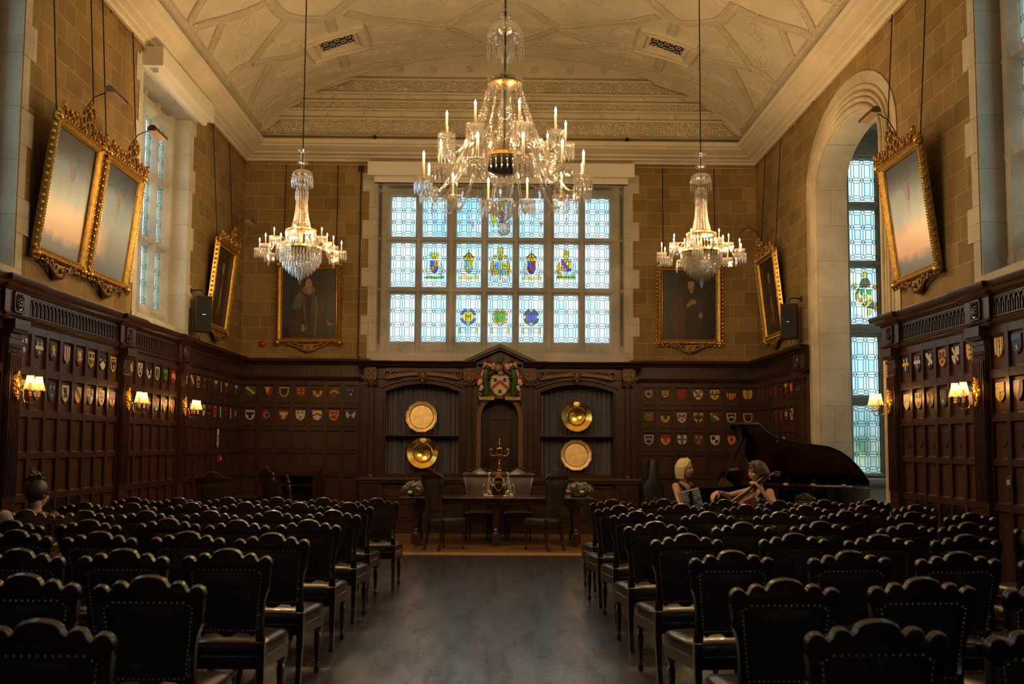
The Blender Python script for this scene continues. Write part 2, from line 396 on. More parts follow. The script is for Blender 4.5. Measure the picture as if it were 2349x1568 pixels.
# ---- vault
def vz(x):
    t = min(abs(x)/4.7, 1.)
    e = 7.33+1.7*math.sqrt(max(0, 1-t*t)); Rr = (4.7**2+1.7**2)/3.4
    c = 9.03-(Rr-math.sqrt(Rr*Rr-min(abs(x), 4.7)**2))
    return (e+c)/2
NX = 48
def uarc():   # arc-length table
    xs = [-4.72+9.44*i/400 for i in range(401)]; s = [0.]
    for a, b in zip(xs[:-1], xs[1:]): s.append(s[-1]+math.hypot(b-a, vz(b)-vz(a)))
    return xs, s
mb = MB(); vs = []; fs = []
for i in range(NX+1):
    t = -1+2*i/NX; x = 4.72*math.sin(t*PI/2)
    z = vz(x) if abs(x) < 4.7 else 7.33
    for y in (YF-.2, YB+.02): vs.append((x, y, z))
for i in range(NX): fs.append((2*i, 2*i+1, 2*i+3, 2*i+2))
mb.add(vs, fs)
n = len(vs)
mb.add([(v[0]*1.04, v[1], v[2]+.12) for v in vs], [tuple(reversed(f)) for f in fs])
ce = struct(mb.build('ceiling', M['plaster'], smooth=40))

# ---- main cornice (all round)
prof = [(0, 6.93), (.03, 6.93), (.05, 6.97), (.10, 6.985), (.11, 7.01), (.20, 7.035), (.21, 7.06), (.25, 7.075), (.36, 7.13), (.37, 7.16), (.41, 7.165), (.43, 7.21), (.43, 7.24), (.30, 7.25), (.28, 7.30), (.14, 7.33), (.0, 7.34)]
mb = MB()
path = [(-W, YF), (-W, YB), (W, YB), (W, YF)]
mb.sweep(prof, path)
struct(mb.build('trim_1', M['plaster'], smooth=30))
# picture rail
mb = MB()
mb.tube([(-W+.05, YF+.1, 6.88), (-W+.05, YB-.06, 6.88)], .014)
mb.tube([(-W+.1, YB-.05, 6.86), (-2.55, YB-.05, 6.86)], .014); mb.tube([(2.55, YB-.05, 6.86), (W-.1, YB-.05, 6.86)], .014)
mb.tube([(W-.05, YB-.06, 6.88), (W-.05, 15.0, 6.88)], .014); mb.tube([(W-.05, 12.2, 6.88), (W-.05, YF+.1, 6.88)], .014)
for y in range(-4, 18, 2):
    for s in (-1, 1):
        if not (s == 1 and 12.3 < y < 15): mb.box(s*(W)-.06 if s > 0 else -W, s*W if s > 0 else -W+.06, y-.012, y+.012, 6.865, 6.905)
for x in (-4.4, -3.4, -2.8, 2.8, 3.6, 4.4): mb.box(x-.012, x+.012, YB-.06, YB, 6.845, 6.885)
pr = struct(mb.build('trim_2', P('picture_rail', (.42, .30, .16), .5)))

# ---- tympanum friezes on back wall
mb = MB()
def trap(z0, z1, x0, x1, y=.05): return [(-x0, z0), (x0, z0), (x1, z1), (-x1, z1)]
mb.prism([(-W, 7.2), (W, 7.2), (4.7, 7.36)] + [(x, vz(x)-.0) for x in [4.6, 4.4, 4.1, 3.7, 3.1, 2.4, 1.6, .8, 0, -.8, -1.6, -2.4, -3.1, -3.7, -4.1, -4.4, -4.6]] + [(-4.7, 7.36)], YB-.02, YB-.001)
for i in range(0, 13):
    pass
ty = struct(mb.build('trim_3', M['plaster']))
mb = MB()
for (z0, z1, x0, x1) in [(7.43, 7.72, 4.52, 4.18), (7.94, 8.06, 3.95, 3.78), (8.26, 8.49, 3.45, 2.83)]:
    mb.cur = 0; mb.prism(trap(z0, z1, x0, x1), YB-.07, YB-.02)
    mb.cur = 1; mb.prism(trap(z0-.035, z0, x0+.05, x0+.02), YB-.11, YB-.02); mb.prism(trap(z1, z1+.035, x1+.02, x1+.03), YB-.11, YB-.02)
# raised scroll ornament on the bands
mb.cur = 1
def scroll(mb, cx, cz, r, y, flip=1, turns=1.4, th=.012):
    pts = []
    for i in range(15):
        t = i/14; a = turns*2*PI*t; rr = r*(1-.8*t)
        pts.append((cx+flip*rr*math.cos(a), y, cz+rr*math.sin(a)))
    mb.tube(pts, [th*(1-.4*i/14) for i in range(15)], 4)
for zc, h, xm, r in [(7.575, .14, 4.2, .10), (8.0, .05, 3.75, .045), (8.375, .11, 2.85, .085)]:
    nn = int(xm*2/(r*2.3))
    for i in range(nn):
        x = -xm+(i+.5)*2*xm/nn; scroll(mb, x, zc, r, YB-.075, 1 if i % 2 else -1)
        mb.ball((x+r*1.15, YB-.07, zc+(.04 if i % 2 else -.04)), .022, 6, 4)
# small emblems between bands
for x in [-3.3, -2.6, -1.9, -1.2, -.45, .45, 1.2, 1.9, 2.6, 3.3]:
    for z in (7.84, 8.17): mb.ball((x+.12*(z > 8), YB-.03, z), .035, 7, 4)
for x in (-1.95, -.62, .62, 1.3, 1.95, -1.3):
    z = 8.72 if abs(x) > 1 else 8.74
    for k in range(5):
        a = 2*PI*k/5; mb.ball((x+.05*math.cos(a), YB-.03, z+.05*math.sin(a)), .028, 6, 4)
mb.build('frieze', [M['plaster_frieze'], M['plaster']], ty, smooth=40)

# ---- window builder (local frame: room side is -y, x along, z up; y = 0 is the room face)
def gm(n, c): M[n] = glass(n, c); M[n+'_bright'] = glass(n+'_bright', tuple(min(.97, v*2.7) for v in c)); return n  # second variant passes more light, added to lift the room's daylight
gl = [gm('glass_clear', (.27, .335, .33)), gm('glass_blue', (.21, .285, .325)), gm('glass_cream', (.335, .33, .26)), gm('glass_pink', (.31, .295, .31)), gm('glass_green', (.22, .32, .27))]
def lattice(x0, x1, z0, z1, mb, gmb, y, rnd, g=.0042):
    w = x1-x0; h = z1-z0
    nx = max(2, round((w-.096)/.18)); xs = [x0+.048+i*(w-.096)/nx for i in range(nx+1)]
    nz = max(1, round((h-.1)/.27)); zs = [z0+.05+i*(h-.1)/nz for i in range(nz+1)]
    def ln(ax, az, bx, bz):
        d = Vector((bx-ax, bz-az)); L = d.length
        if L < 1e-4: return
        d /= L; nrm = Vector((-d.y, d.x))*g
        mb.add([(ax+nrm.x, y, az+nrm.y), (bx+nrm.x, y, bz+nrm.y), (bx-nrm.x, y, bz-nrm.y), (ax-nrm.x, y, az-nrm.y),
                (ax+nrm.x, y+.0025, az+nrm.y), (bx+nrm.x, y+.0025, bz+nrm.y), (bx-nrm.x, y+.0025, bz-nrm.y), (ax-nrm.x, y+.0025, az-nrm.y)],
               [(0,1,2,3), (7,6,5,4), (0,4,5,1), (2,6,7,3)])
    r = .037; c = .045
    for i, cx in enumerate(xs):
        for j, cz in enumerate(zs):
            for a, b in ((1, 1), (1, -1), (-1, 1), (-1, -1)):
                ln(cx+a*r, cz, cx, cz+b*r); ln(cx+a*r*.55, cz+b*r*.55, cx+a*c, cz+b*c)
            if 0 < j < nz: ln(cx-r, cz, cx+r, cz)
    for cx in xs:
        for j in range(nz):
            a, b = zs[j]+r, zs[j+1]-r
            ln(cx, a, cx, b)
            for s in (-1, 1):
                if x0+.004 < cx+s*c < x1-.004: ln(cx+s*c, zs[j]+c, cx+s*c, zs[j+1]-c)
    for cz in zs:
        ln(x0, cz, xs[0]-r, cz); ln(xs[-1]+r, cz, x1, cz)
        for i in range(nx):
            ln(xs[i]+r, cz, xs[i+1]-r, cz)
            for s in (-1, 1):
                if z0+.004 < cz+s*c < z1-.004: ln(xs[i]+c, cz+s*c, xs[i+1]-c, cz+s*c)
    # glass pieces
    X = sorted({x0, x1} | {v for cx in xs for v in (cx-c, cx, cx+c) if x0 < v < x1}); Z = sorted({z0, z1} | {v for cz in zs for v in (cz-c, cz, cz+c) if z0 < v < z1})
    for a, b in zip(X[:-1], X[1:]):
        for p, q in zip(Z[:-1], Z[1:]):
            gmb.cur = rnd.choices([0, 1, 2, 3, 4], [6, 3, 1.2, 1.2, 1.4])[0]
            gmb.add([(a, y+.003, p), (b, y+.003, p), (b, y+.003, q), (a, y+.003, q)], [(0, 1, 2, 3)])

def window(n, loc, rz, cols, rows, half, z0, z1, depth=.34, emblems=None, bar=.11, label=None, sill=True, thick=None, thin=False):
    """cols/rows are glass ranges; bars fill what is between"""
    thick = thick or TH
    o = MB(); yb = depth
    xs = [-half] + [v for c in cols for v in c] + [half]; zs = [z0] + [v for r in rows for v in r] + [z1]
    def vbar(a, b, za, zb):
        if b-a < .01: return
        cx = (a+b)/2; w = (b-a)/2
        o.prism([(a, yb+.06), (a, yb), (cx-w*.35, yb-bar), (cx+w*.35, yb-bar), (b, yb), (b, yb+.06)], za, zb, 'z')
    def hbar(a, b, xa, xb):
        if b-a < .01: return
        cz = (a+b)/2; w = (b-a)/2
        o.prism([(yb+.06, a), (yb, a), (yb-bar*.8, cz-w*.35), (yb-bar*.8, cz+w*.35), (yb, b), (yb+.06, b)], xa, xb, 'x')
    for i in range(0, len(xs), 2): vbar(xs[i], xs[i+1], z0, z1)
    for i in range(0, len(zs), 2): hbar(zs[i], zs[i+1], -half, half)
    root = o.build('window_%d' % n, M['mullion'], smooth=30, loc=loc, rz=rz); struct(root)
    mb = MB()                              # reveals
    t = .02
    mb.box(-half, -half+t, 0, yb, z0, z1); mb.box(half-t, half, 0, yb, z0, z1); mb.box(-half, half, 0, yb, z1-t, z1)
    for s in (-1, 1):                      # dressed surround with long-and-short blocks
        z = z0-.18; k = 0
        while z < z1+.15:
            h = (.55, .36)[k % 2]; ww = (.14, .26)[k % 2]; zz = min(z+h, z1+.2)
            a, b = sorted((s*half, s*(half+ww))); mb.box(a, b, -.012, .01, z, zz-.004); z += h; k += 1
    mb.box(-half, half, -.012, .01, z1, z1+.2)
    mb.build('reveal', M['ashlar_y'], root)
    if sill:
        mb = MB(); mb.prism([(-.02, z0-.16), (-.02, z0-.0), (yb, z0+.14), (yb, z0-.16)], -half, half, 'x')
        mb.box(-half-.14, half+.14, -.014, 0, z0-.2, z0); mb.build('sill', M['ashlar_y'], root)
    rnd = random.Random(n)
    for j, (a, b) in enumerate(rows):
        for i, (c, d) in enumerate(cols):
            L = MB(); G = MB(); lattice(c, d, a, b, L, G, yb-.012, rnd, .0028 if thin else .0042)
            p = G.build('pane', [M[g+('_bright' if thin else '')] for g in gl], root); L.build('lead_lattice', M['leads'], p)
            if emblems and (i, j) in emblems: emblems[(i, j)](p, c, d, a, b, yb-.02)
    return root

# ---- stained glass pictures
SG = {}
for k, c in dict(Y=(.95, .72, .06), O=(.90, .42, .03), B=(.05, .14, .65), L=(.25, .50, .85), Rr=(.75, .04, .03), G=(.05, .50, .06), D=(.03, .16, .05), Wt=(.88, .88, .84), K=(.02, .02, .02), Pk=(.78, .66, .56), Br=(.25, .16, .07)).items():
    SG[k] = glass('stained_'+k, c)
SK = list(SG)
def stain(parent, x0, x1, z0, z1, y, pieces, name='stained_emblem', texts=()):
    mb = MB(); w = x1-x0; h = z1-z0
    for i, (k, poly) in enumerate(pieces):
        mb.cur = SK.index(k)
        pts = [(x0+px*w, y-.001*(1+i*.05), z1-pz*h) for px, pz in poly]
        mb.add(pts, [tuple(range(len(pts)))])
        if k != 'K':                       # lead line round each piece
            mb.cur = SK.index('K'); cx = sum(p[0] for p in pts)/len(pts)
            for a, b in zip(pts, pts[1:]+pts[:1]):
                d = Vector((b[0]-a[0], 0, b[2]-a[2]))
                if d.length < 1e-5: continue
                nn = Vector((-d.z, 0, d.x)).normalized()*.0028
                mb.add([(a[0]-nn.x, a[1]-.0015, a[2]-nn.z), (b[0]-nn.x, b[1]-.0015, b[2]-nn.z), (b[0]+nn.x, b[1]-.0015, b[2]+nn.z), (a[0]+nn.x, a[1]-.0015, a[2]+nn.z)], [(0, 1, 2, 3)])
    o = mb.build(name, [SG[k] for k in SK], parent)
    for (s, px, pz, size, mk) in texts:
        text_mesh(s, size, SG[mk] if mk in SG else M[mk], 'lettering', o, (x0+px*w, y-.005, z1-pz*h), .0003)
    return o
def rect(a, b, c, d): return [(a, b), (c, b), (c, d), (a, d)]
def disc(cx, cz, rx, rz, a0=0, a1=360, n=16): return [(cx+rx*math.cos(R_(a0+(a1-a0)*i/n)), cz-rz*math.sin(R_(a0+(a1-a0)*i/n))) for i in range(n if a1-a0 == 360 else n+1)]
def ringseg(cx, cz, r0x, r1x, k, a0, a1, n=4):
    return [(cx+r0x*math.cos(R_(a0+(a1-a0)*i/n)), cz-r0x*k*math.sin(R_(a0+(a1-a0)*i/n))) for i in range(n+1)] + [(cx+r1x*math.cos(R_(a1-(a1-a0)*i/n)), cz-r1x*k*math.sin(R_(a1-(a1-a0)*i/n))) for i in range(n+1)]
def crown(cx, cz, w, h, c='Y'):
    p = []
    for i in range(9):
        x = cx-w/2+w*i/8; p.append((x-(i-4)*0, cz-(h if i % 2 == 0 else h*.55)*(1 if i in (0, 8) else 1.12)))
    return [(c, [(cx-w*.36, cz)]+p+[(cx+w*.36, cz)])]
def qshield(cx, z0, w, h, a, b, fl=0):
    hw = w/2; m = z0+h*.45
    out_ = [(a, [(cx-hw, z0), (cx, z0), (cx, m), (cx-hw, m)]), (b, [(cx, z0), (cx+hw, z0), (cx+hw, m), (cx, m)]),
            (b, [(cx-hw, m), (cx, m), (cx, z0+h), (cx-hw*.6, z0+h*.88), (cx-hw, z0+h*.65)]), (a, [(cx, m), (cx+hw, m), (cx+hw, z0+h*.65), (cx+hw*.6, z0+h*.88), (cx, z0+h)])]
    for sx in (-.75, -.4):
        out_.append(('K', disc(cx+sx*hw, z0+h*.2, .012, .008, n=5)))
    for sz in (.1, .2, .3): out_.append(('K', rect(cx+hw*.2, z0+h*sz, cx+hw*.8, z0+h*(sz+.03))))
    for sz in (.55, .65, .75): out_.append(('K', rect(cx-hw*.8, z0+h*sz, cx-hw*.2, z0+h*(sz+.03))))
    return out_
def beast(cx, z0, s, c, f=1):
    """upright supporter beast"""
    P_ = [(0, .08), (.05, 0), (.12, .01), (.15, .06), (.12, .10), (.16, .15), (.27, .13), (.28, .17), (.17, .21), (.15, .30), (.22, .38), (.26, .47), (.20, .49), (.15, .41), (.09, .38), (.07, .49), (0, .5), (.02, .4), (-.06, .28), (-.05, .15)]
    return [(c, [(cx+f*s*p[0], z0+s*p[1]) for p in P_])]
def e_crown_beasts(cc, ground, sh=('B', 'Rr'), b1='Wt', b2='Pk', full=False):
    def fn(p, c, d, a, b, y):
        L = crown(.5, .36, .42, .14, cc)
        if full:
            L = [('Rr' if i % 2 == 0 else 'Y', [(.5, .20), (.27+.092*i, .33), (.27+.092*(i+1), .33)]) for i in range(5)] + [('Y', disc(.5, .17, .03, .02, n=6)), ('Y', [(.25, .33), (.75, .33), (.69, .40), (.31, .40)])]
        L += qshield(.5, .41, .34, .30, *sh) + beast(.2, .45, .62, b1, 1) + beast(.83, .45, .62, b2, -1) + [(ground, [(.08, .79), (.3, .76), (.55, .78), (.85, .76), (.93, .79), (.85, .82), (.15, .82)])]
        return stain(p, c, d, a, b, y, L)
    return fn
def e_royal(p, c, d, a, b, y, small=False):
    L = [('Y', [(.38, .20), (.40, .06), (.45, .12), (.55, .10), (.62, .08), (.62, .20)]), ('Y', [(.36, .21), (.64, .21), (.60, .27), (.40, .27)]), ('O', disc(.5, .315, .11, .04, n=10)),
         ('Y', [(.40, .36), (.60, .36), (.5, .43)]), ('O', [(.2, .28), (.34, .26), (.36, .34), (.22, .37)]), ('O', [(.8, .28), (.66, .26), (.64, .34), (.78, .37)])]
    L += qshield(.5, .44, .44, .32, 'L', 'Y') + beast(.13, .40, .72, 'O', 1) + beast(.87, .40, .72, 'O', -1)
    L += [('Wt', rect(.2, .78, .38, .88)), ('Wt', rect(.62, .78, .8, .88)), ('Y', [(.44, .78), (.56, .78), (.5, .86)]), ('Wt', [(.05, .76), (.16, .8), (.13, .86), (.03, .84)]), ('Wt', [(.95, .76), (.84, .8), (.87, .86), (.97, .84)])]
    return stain(p, c, d, a, b, y, L, texts=[('E', .29, .80, .07, 'Br'), ('R', .71, .80, .07, 'Br')])
def e_stuart(p, c, d, a, b, y):
    L = [('O', [(.39, .24), (.40, .13), (.46, .13), (.50, .16), (.62, .17), (.62, .24)]), ('Y', [(.36, .25), (.63, .25), (.60, .33), (.39, .33)])]
    for i in range(4):
        for j in range(4):
            L.append((['B', 'L', 'Y', 'Rr', 'O'][(i*2+j*3) % 5], rect(.29+.105*i, .35+.07*j, .29+.105*(i+1), .35+.07*(j+1))))
    L += beast(.14, .43, .7, 'O', 1) + beast(.86, .45, .6, 'Wt', -1) + [('G', rect(.12, .74, .86, .775)), ('Y', rect(.12, .78, .9, .81)), ('Y', [(.46, .70), (.56, .70), (.51, .76)])]
    return stain(p, c, d, a, b, y, L)
def e_top(p, c, d, a, b, y):
    L = beast(.15, .2, 1.1, 'Y', 1) + beast(.9, .3, .9, 'Wt', -1) + [('Rr', rect(.45, .35, .62, .5)), ('B', rect(.45, .51, .62, .65)), ('Wt', [(.1, .85), (.4, .82), (.5, .9), (.65, .82), (.92, .86), (.5, .97)]), ('Y', disc(.5, .2, .14, .08, n=9))]
    return stain(p, c, d, a, b, y, L)
def e_roundel(rim, inner, texts, scr):
    def fn(p, c, d, a, b, y):
        k = (d-c)/(b-a); L = []
        for i in range(12): L.append(('Wt' if i % 3 == 0 else rim, ringseg(.5, .47, .235, .34, k, 75+i*30, 105+i*30, 3)))
        L.append((inner, disc(.5, .47, .23, .23*k, n=20)))
        L.append(('Wt', [(.14, .72), (.18, .71), (.84, .71), (.88, .72), (.86, .80), (.82, .81), (.18, .81), (.13, .82)])); L += [('Y', rect(.13, .705, .18, .82)), ('Y', rect(.84, .705, .9, .83))]
        return stain(p, c, d, a, b, y, L, texts=texts+[(scr, .5, .725, .026, 'Br')])
    return fn
def e_merch(p, c, d, a, b, y):
    L = [('Y', [(.40, .14), (.48, .08), (.62, .09), (.62, .16), (.42, .17)]), ('Br', [(.42, .20), (.62, .18), (.72, .27), (.70, .35), (.32, .36), (.34, .28)]), ('Y', [(.05, .30), (.2, .27), (.22, .36), (.12, .40)]),
         ('O', [(.14, .46), (.28, .45), (.30, .56), (.16, .58)]), ('Br', [(.24, .38), (.34, .37), (.30, .44), (.2, .47)]), ('G', [(.36, .38), (.5, .40), (.42, .50), (.33, .47)]), ('G', [(.56, .40), (.76, .39), (.74, .50), (.60, .47)]),
         ('Y', [(.43, .50), (.55, .48), (.60, .54), (.46, .56)]), ('O', [(.28, .56), (.40, .54), (.44, .60), (.32, .63)]), ('Y', [(.38, .66), (.72, .52), (.78, .58), (.46, .72)]), ('Br', [(.56, .72), (.80, .59), (.86, .74)]),
         ('K', disc(.47, .665, .03, .018, n=6)), ('K', disc(.58, .62, .03, .018, n=6)), ('K', disc(.70, .58, .03, .018, n=6)), ('O', [(.88, .64), (.97, .62), (.99, .76), (.86, .78)]), ('Y', [(.6, .75), (.74, .76), (.7, .84), (.6, .85)]),
         ('Wt', [(.14, .84), (.45, .88), (.45, .93), (.14, .90)]), ('O', [(.84, .30), (.95, .33), (.9, .40), (.8, .36)])]
    return stain(p, c, d, a, b, y, L)
cols = [(-2.11, -1.65), (-1.51, -1.05), (-.85, -.385), (-.24, .22), (.36, .82), (1.03, 1.49), (1.63, 2.09)]
rows = [(3.55, 4.455), (4.605, 5.455), (5.58, 6.36)]
emb = {(1, 1): e_crown_beasts('Y', 'G', ('B', 'O')), (2, 1): e_crown_beasts('Y', 'Y', ('L', 'Y'), 'Wt', 'Wt', True), (3, 1): e_royal, (4, 1): e_crown_beasts('O', 'Y', ('B', 'Rr'), 'Pk', 'Wt', True), (5, 1): e_stuart, (3, 2): e_top,
       (2, 0): e_roundel('B', 'Y', [('M', .5, .40, .17, 'K'), ('N', .48, .33, .05, 'K')], 'William Master\nWarden 1663'), (3, 0): e_roundel('O', 'G', [('R F', .5, .45, .12, 'Rr')], 'Robert Freeman\nMaster 1663'),
       (4, 0): e_roundel('D', 'B', [('T', .5, .37, .22, 'Rr'), ('R', .33, .45, .05, 'Rr')], 'Robert Tailor\nWarden 1663')}
window(1, (0, YB, 0), 0, cols, rows, OX, OZ0, OZ1, .36, emb)
sc3 = [(-.79, -.33), (-.23, .23), (.33, .79)]; sr = [(3.58, 4.44), (4.58, 5.44), (5.56, 6.34)]
nwin = 2
for s in (-1, 1):
    for i, (a, b) in enumerate(SW):
        if s == 1 and i == 0: continue
        window(nwin, (s*W, (a+b)/2, 0), -s*PI/2, sc3, sr, (b-a)/2, Z0, Z1, .33, thin=True); nwin += 1  # side glass made clearer than the rear window to brighten the room

# ---- bay behind the arch
BX = 7.3; BY0, BY1 = 11.2, 16.35; BZ = 6.85
mb = MB()
mb.box(W+TH, BX+.3, BY0-.3, BY0, 0, BZ)
mb.box(W+TH, 5.80, BY1, BY1+.3, 0, BZ); mb.box(7.02, BX+.3, BY1, BY1+.3, 0, BZ); mb.box(5.80, 7.02, BY1, BY1+.3, 0, 1.08); mb.box(5.80, 7.02, BY1, BY1+.3, 6.5, BZ)
for a, b in ((BY0, 11.5), (BY1-.35, BY1)): mb.box(BX, BX+.3, a, b, 0, BZ)
mb.box(BX, BX+.3, 11.5, BY1-.35, 0, 1.08); mb.box(BX, BX+.3, 11.5, BY1-.35, 6.5, BZ)
mb.box(W+TH, BX+.3, BY0-.3, BY1+.3, BZ, BZ+.2)
mb.prism([(14.95, 0), (14.95, BZ), (BY1, BZ), (BY1, 0)], W+TH, W+TH+.02, 'x')
struct(mb.build('wall_bay', M['ashlar_y']))
brow = [(1.165, 2.27), (2.45, 3.42), (3.64, 4.59), (4.72, 5.58), (5.72, 6.44)]
window(20, (6.41, BY1, 0), 0, [(-.54, -.08), (.06, .52)], brow, .61, 1.08, 6.5, .14, {(0, 2): e_merch}, bar=.08, sill=False)
window(21, (BX, (11.5+BY1-.35)/2, 0), -PI/2, [(-2.1+i*.6, -2.1+i*.6+.46) for i in range(7)], brow, 2.25, 1.08, 6.5, .14, None, bar=.08, sill=False)
mb = MB()
mb.prism([(BY1, .95), (BY1-.10, .95), (BY1-.14, 1.0), (BY1-.14, 1.06), (BY1, 1.08)], W+TH, BX, 'x')
mb.prism([(BY1, .62), (BY1-.22, .62), (BY1-.24, .68), (BY1-.05, .72), (BY1, .72)], W+TH, BX, 'x')
mb.box(W+TH, BX, BY1-.20, BY1, 0, .62)
struct(mb.build('trim_4', M['ashlar_y'], smooth=30))

# ---- arch mouldings on the room side of the opening
mb = MB(); c = (ARCH[0]+ARCH[1])/2; hw = (ARCH[1]-ARCH[0])/2
def apath(o):
    pts = [(c+hw+o, 0), (c+hw+o, 5.57)] + [(c+(hw+o)*math.cos(R_(t)), 5.57+(.62+o)*math.sin(R_(t))) for t in range(10, 171, 10)] + [(c-hw-o, 5.57), (c-hw-o, 0)]
    return pts
for o, xx, r in ((.05, W-.01, .05), (.15, W-.012, .035), (.23, W-.012, .035), (.33, W-.006, .03)):
    mb.tube([(xx, p, z) for p, z in apath(o)], r, 8)
struct(mb.build('trim_5', M['mould'], smooth=50))
mb = MB()
for o0, o1 in ((0, .52),):
    a = apath(o0); b = apath(o1)
    for i in range(len(a)-1):
        mb.prism([a[i], a[i+1], b[i+1], b[i]], W-.014, W-.001, 'x')
struct(mb.build('trim_6', M['mould']))
mb = MB()                                  # ashlar lining of the reveal
a = apath(-.0); b = apath(-.02)
for i in range(len(a)-1): mb.prism([a[i], a[i+1], b[i+1], b[i]], W, W+TH+.02, 'x')
struct(mb.build('trim_7', M['ashlar_y'], smooth=40))
# ================================================================ WAINSCOT (local: faces -y, x along)
RAILS = [(2.67, 2.76), (2.25, 2.33), (1.83, 1.90), (1.41, 1.47), (.98, 1.05), (0, .2)]
PAN = .312
def flute_unit(mb, x, w, z0, z1, y):
    """one lancet of the carved frieze"""
    t = w*.13; h = z1-z0; r = w/2-t
    mb.box(x, x+t, y-.014, y, z0, z1)
    for i in range(5):
        a0, a1 = PI*i/5, PI*(i+1)/5; cx = x+w/2; cz = z1-r-.012
        mb.prism([(cx+r*math.cos(a0), cz+r*math.sin(a0)), (cx+(r+t)*math.cos(a0), cz+(r+t)*math.sin(a0)), (cx+(r+t)*math.cos(a1), cz+(r+t)*math.sin(a1)), (cx+r*math.cos(a1), cz+r*math.sin(a1))], y-.014, y)
    cx = x+w/2                                  # inner drop
    mb.prism([(cx-.009, z0), (cx-.013, z0+h*.3), (cx-.006, z0+h*.52), (cx-.009, z0+h*.68), (cx+.009, z0+h*.68), (cx+.006, z0+h*.52), (cx+.013, z0+h*.3), (cx+.009, z0)], y-.011, y)
def rosette(mb, x, z, s, y):
    mb.box(x-s, x+s, y-.02, y, z-s, z-s+.016); mb.box(x-s, x+s, y-.02, y, z+s-.016, z+s); mb.box(x-s, x-s+.014, y-.02, y, z-s, z+s); mb.box(x+s-.014, x+s, y-.02, y, z-s, z+s)
    ring = [(x+s*.62*math.cos(2*PI*i/14), y-.016, z+s*.78*math.sin(2*PI*i/14)) for i in range(15)]
    mb.tube(ring, .011, 5)
    for k in range(7):
        a = 2*PI*k/7; mb.ball((x+s*.3*math.cos(a), y-.012, z+s*.36*math.sin(a)), .016, 6, 4)
    mb.ball((x, y-.018, z), .018, 6, 4)
    for a in (-1, 1):
        for b in (-1, 1): mb.ball((x+a*s*.72, y-.01, z+b*s*.74), .017, 5, 3)
def pilaster(mb, cx, w, base=1.05):
    """fluted flat pilaster"""
    y = -.10; h = w/2
    mb.box(cx-h, cx+h, y-.045, 0, 0, 2.62)
    mb.box(cx-h-.015, cx+h+.015, y-.065, 0, 0, .22)
    n = 7
    for i in range(n):
        x = cx-h+.018+(w-.036)*i/(n-1)
        mb.box(x-.0075, x+.0075, y-.062, y-.04, 1.06, 2.42)
    for z in (2.42, 2.46, 2.50):
        mb.box(cx-h+.008, cx+h-.008, y-.060, y-.04, z, z+.008)
    for i in range(n-1):
        x = cx-h+.018+(w-.036)*(i+.5)/(n-1)
        for zz in (2.43, 2.5): mb.tube([(x-.013, y-.05, zz-.03), (x-.013, y-.05, zz), (x, y-.05, zz+.018), (x+.013, y-.05, zz), (x+.013, y-.05, zz-.03)], .004, 4)
        for zz in (1.0, .93): mb.ball((x, y-.05, zz), .007, 5, 3)
    mb.box(cx-h-.012, cx+h+.012, y-.06, 0, 2.58, 2.62)
    mb.box(cx-h-.03, cx+h+.03, y-.11, 0, 2.665, 2.76)
    for i in range(9):
        x = cx-h-.02+(w+.04)*i/8; mb.box(x-.009, x+.009, y-.095, y, 2.63, 2.665)
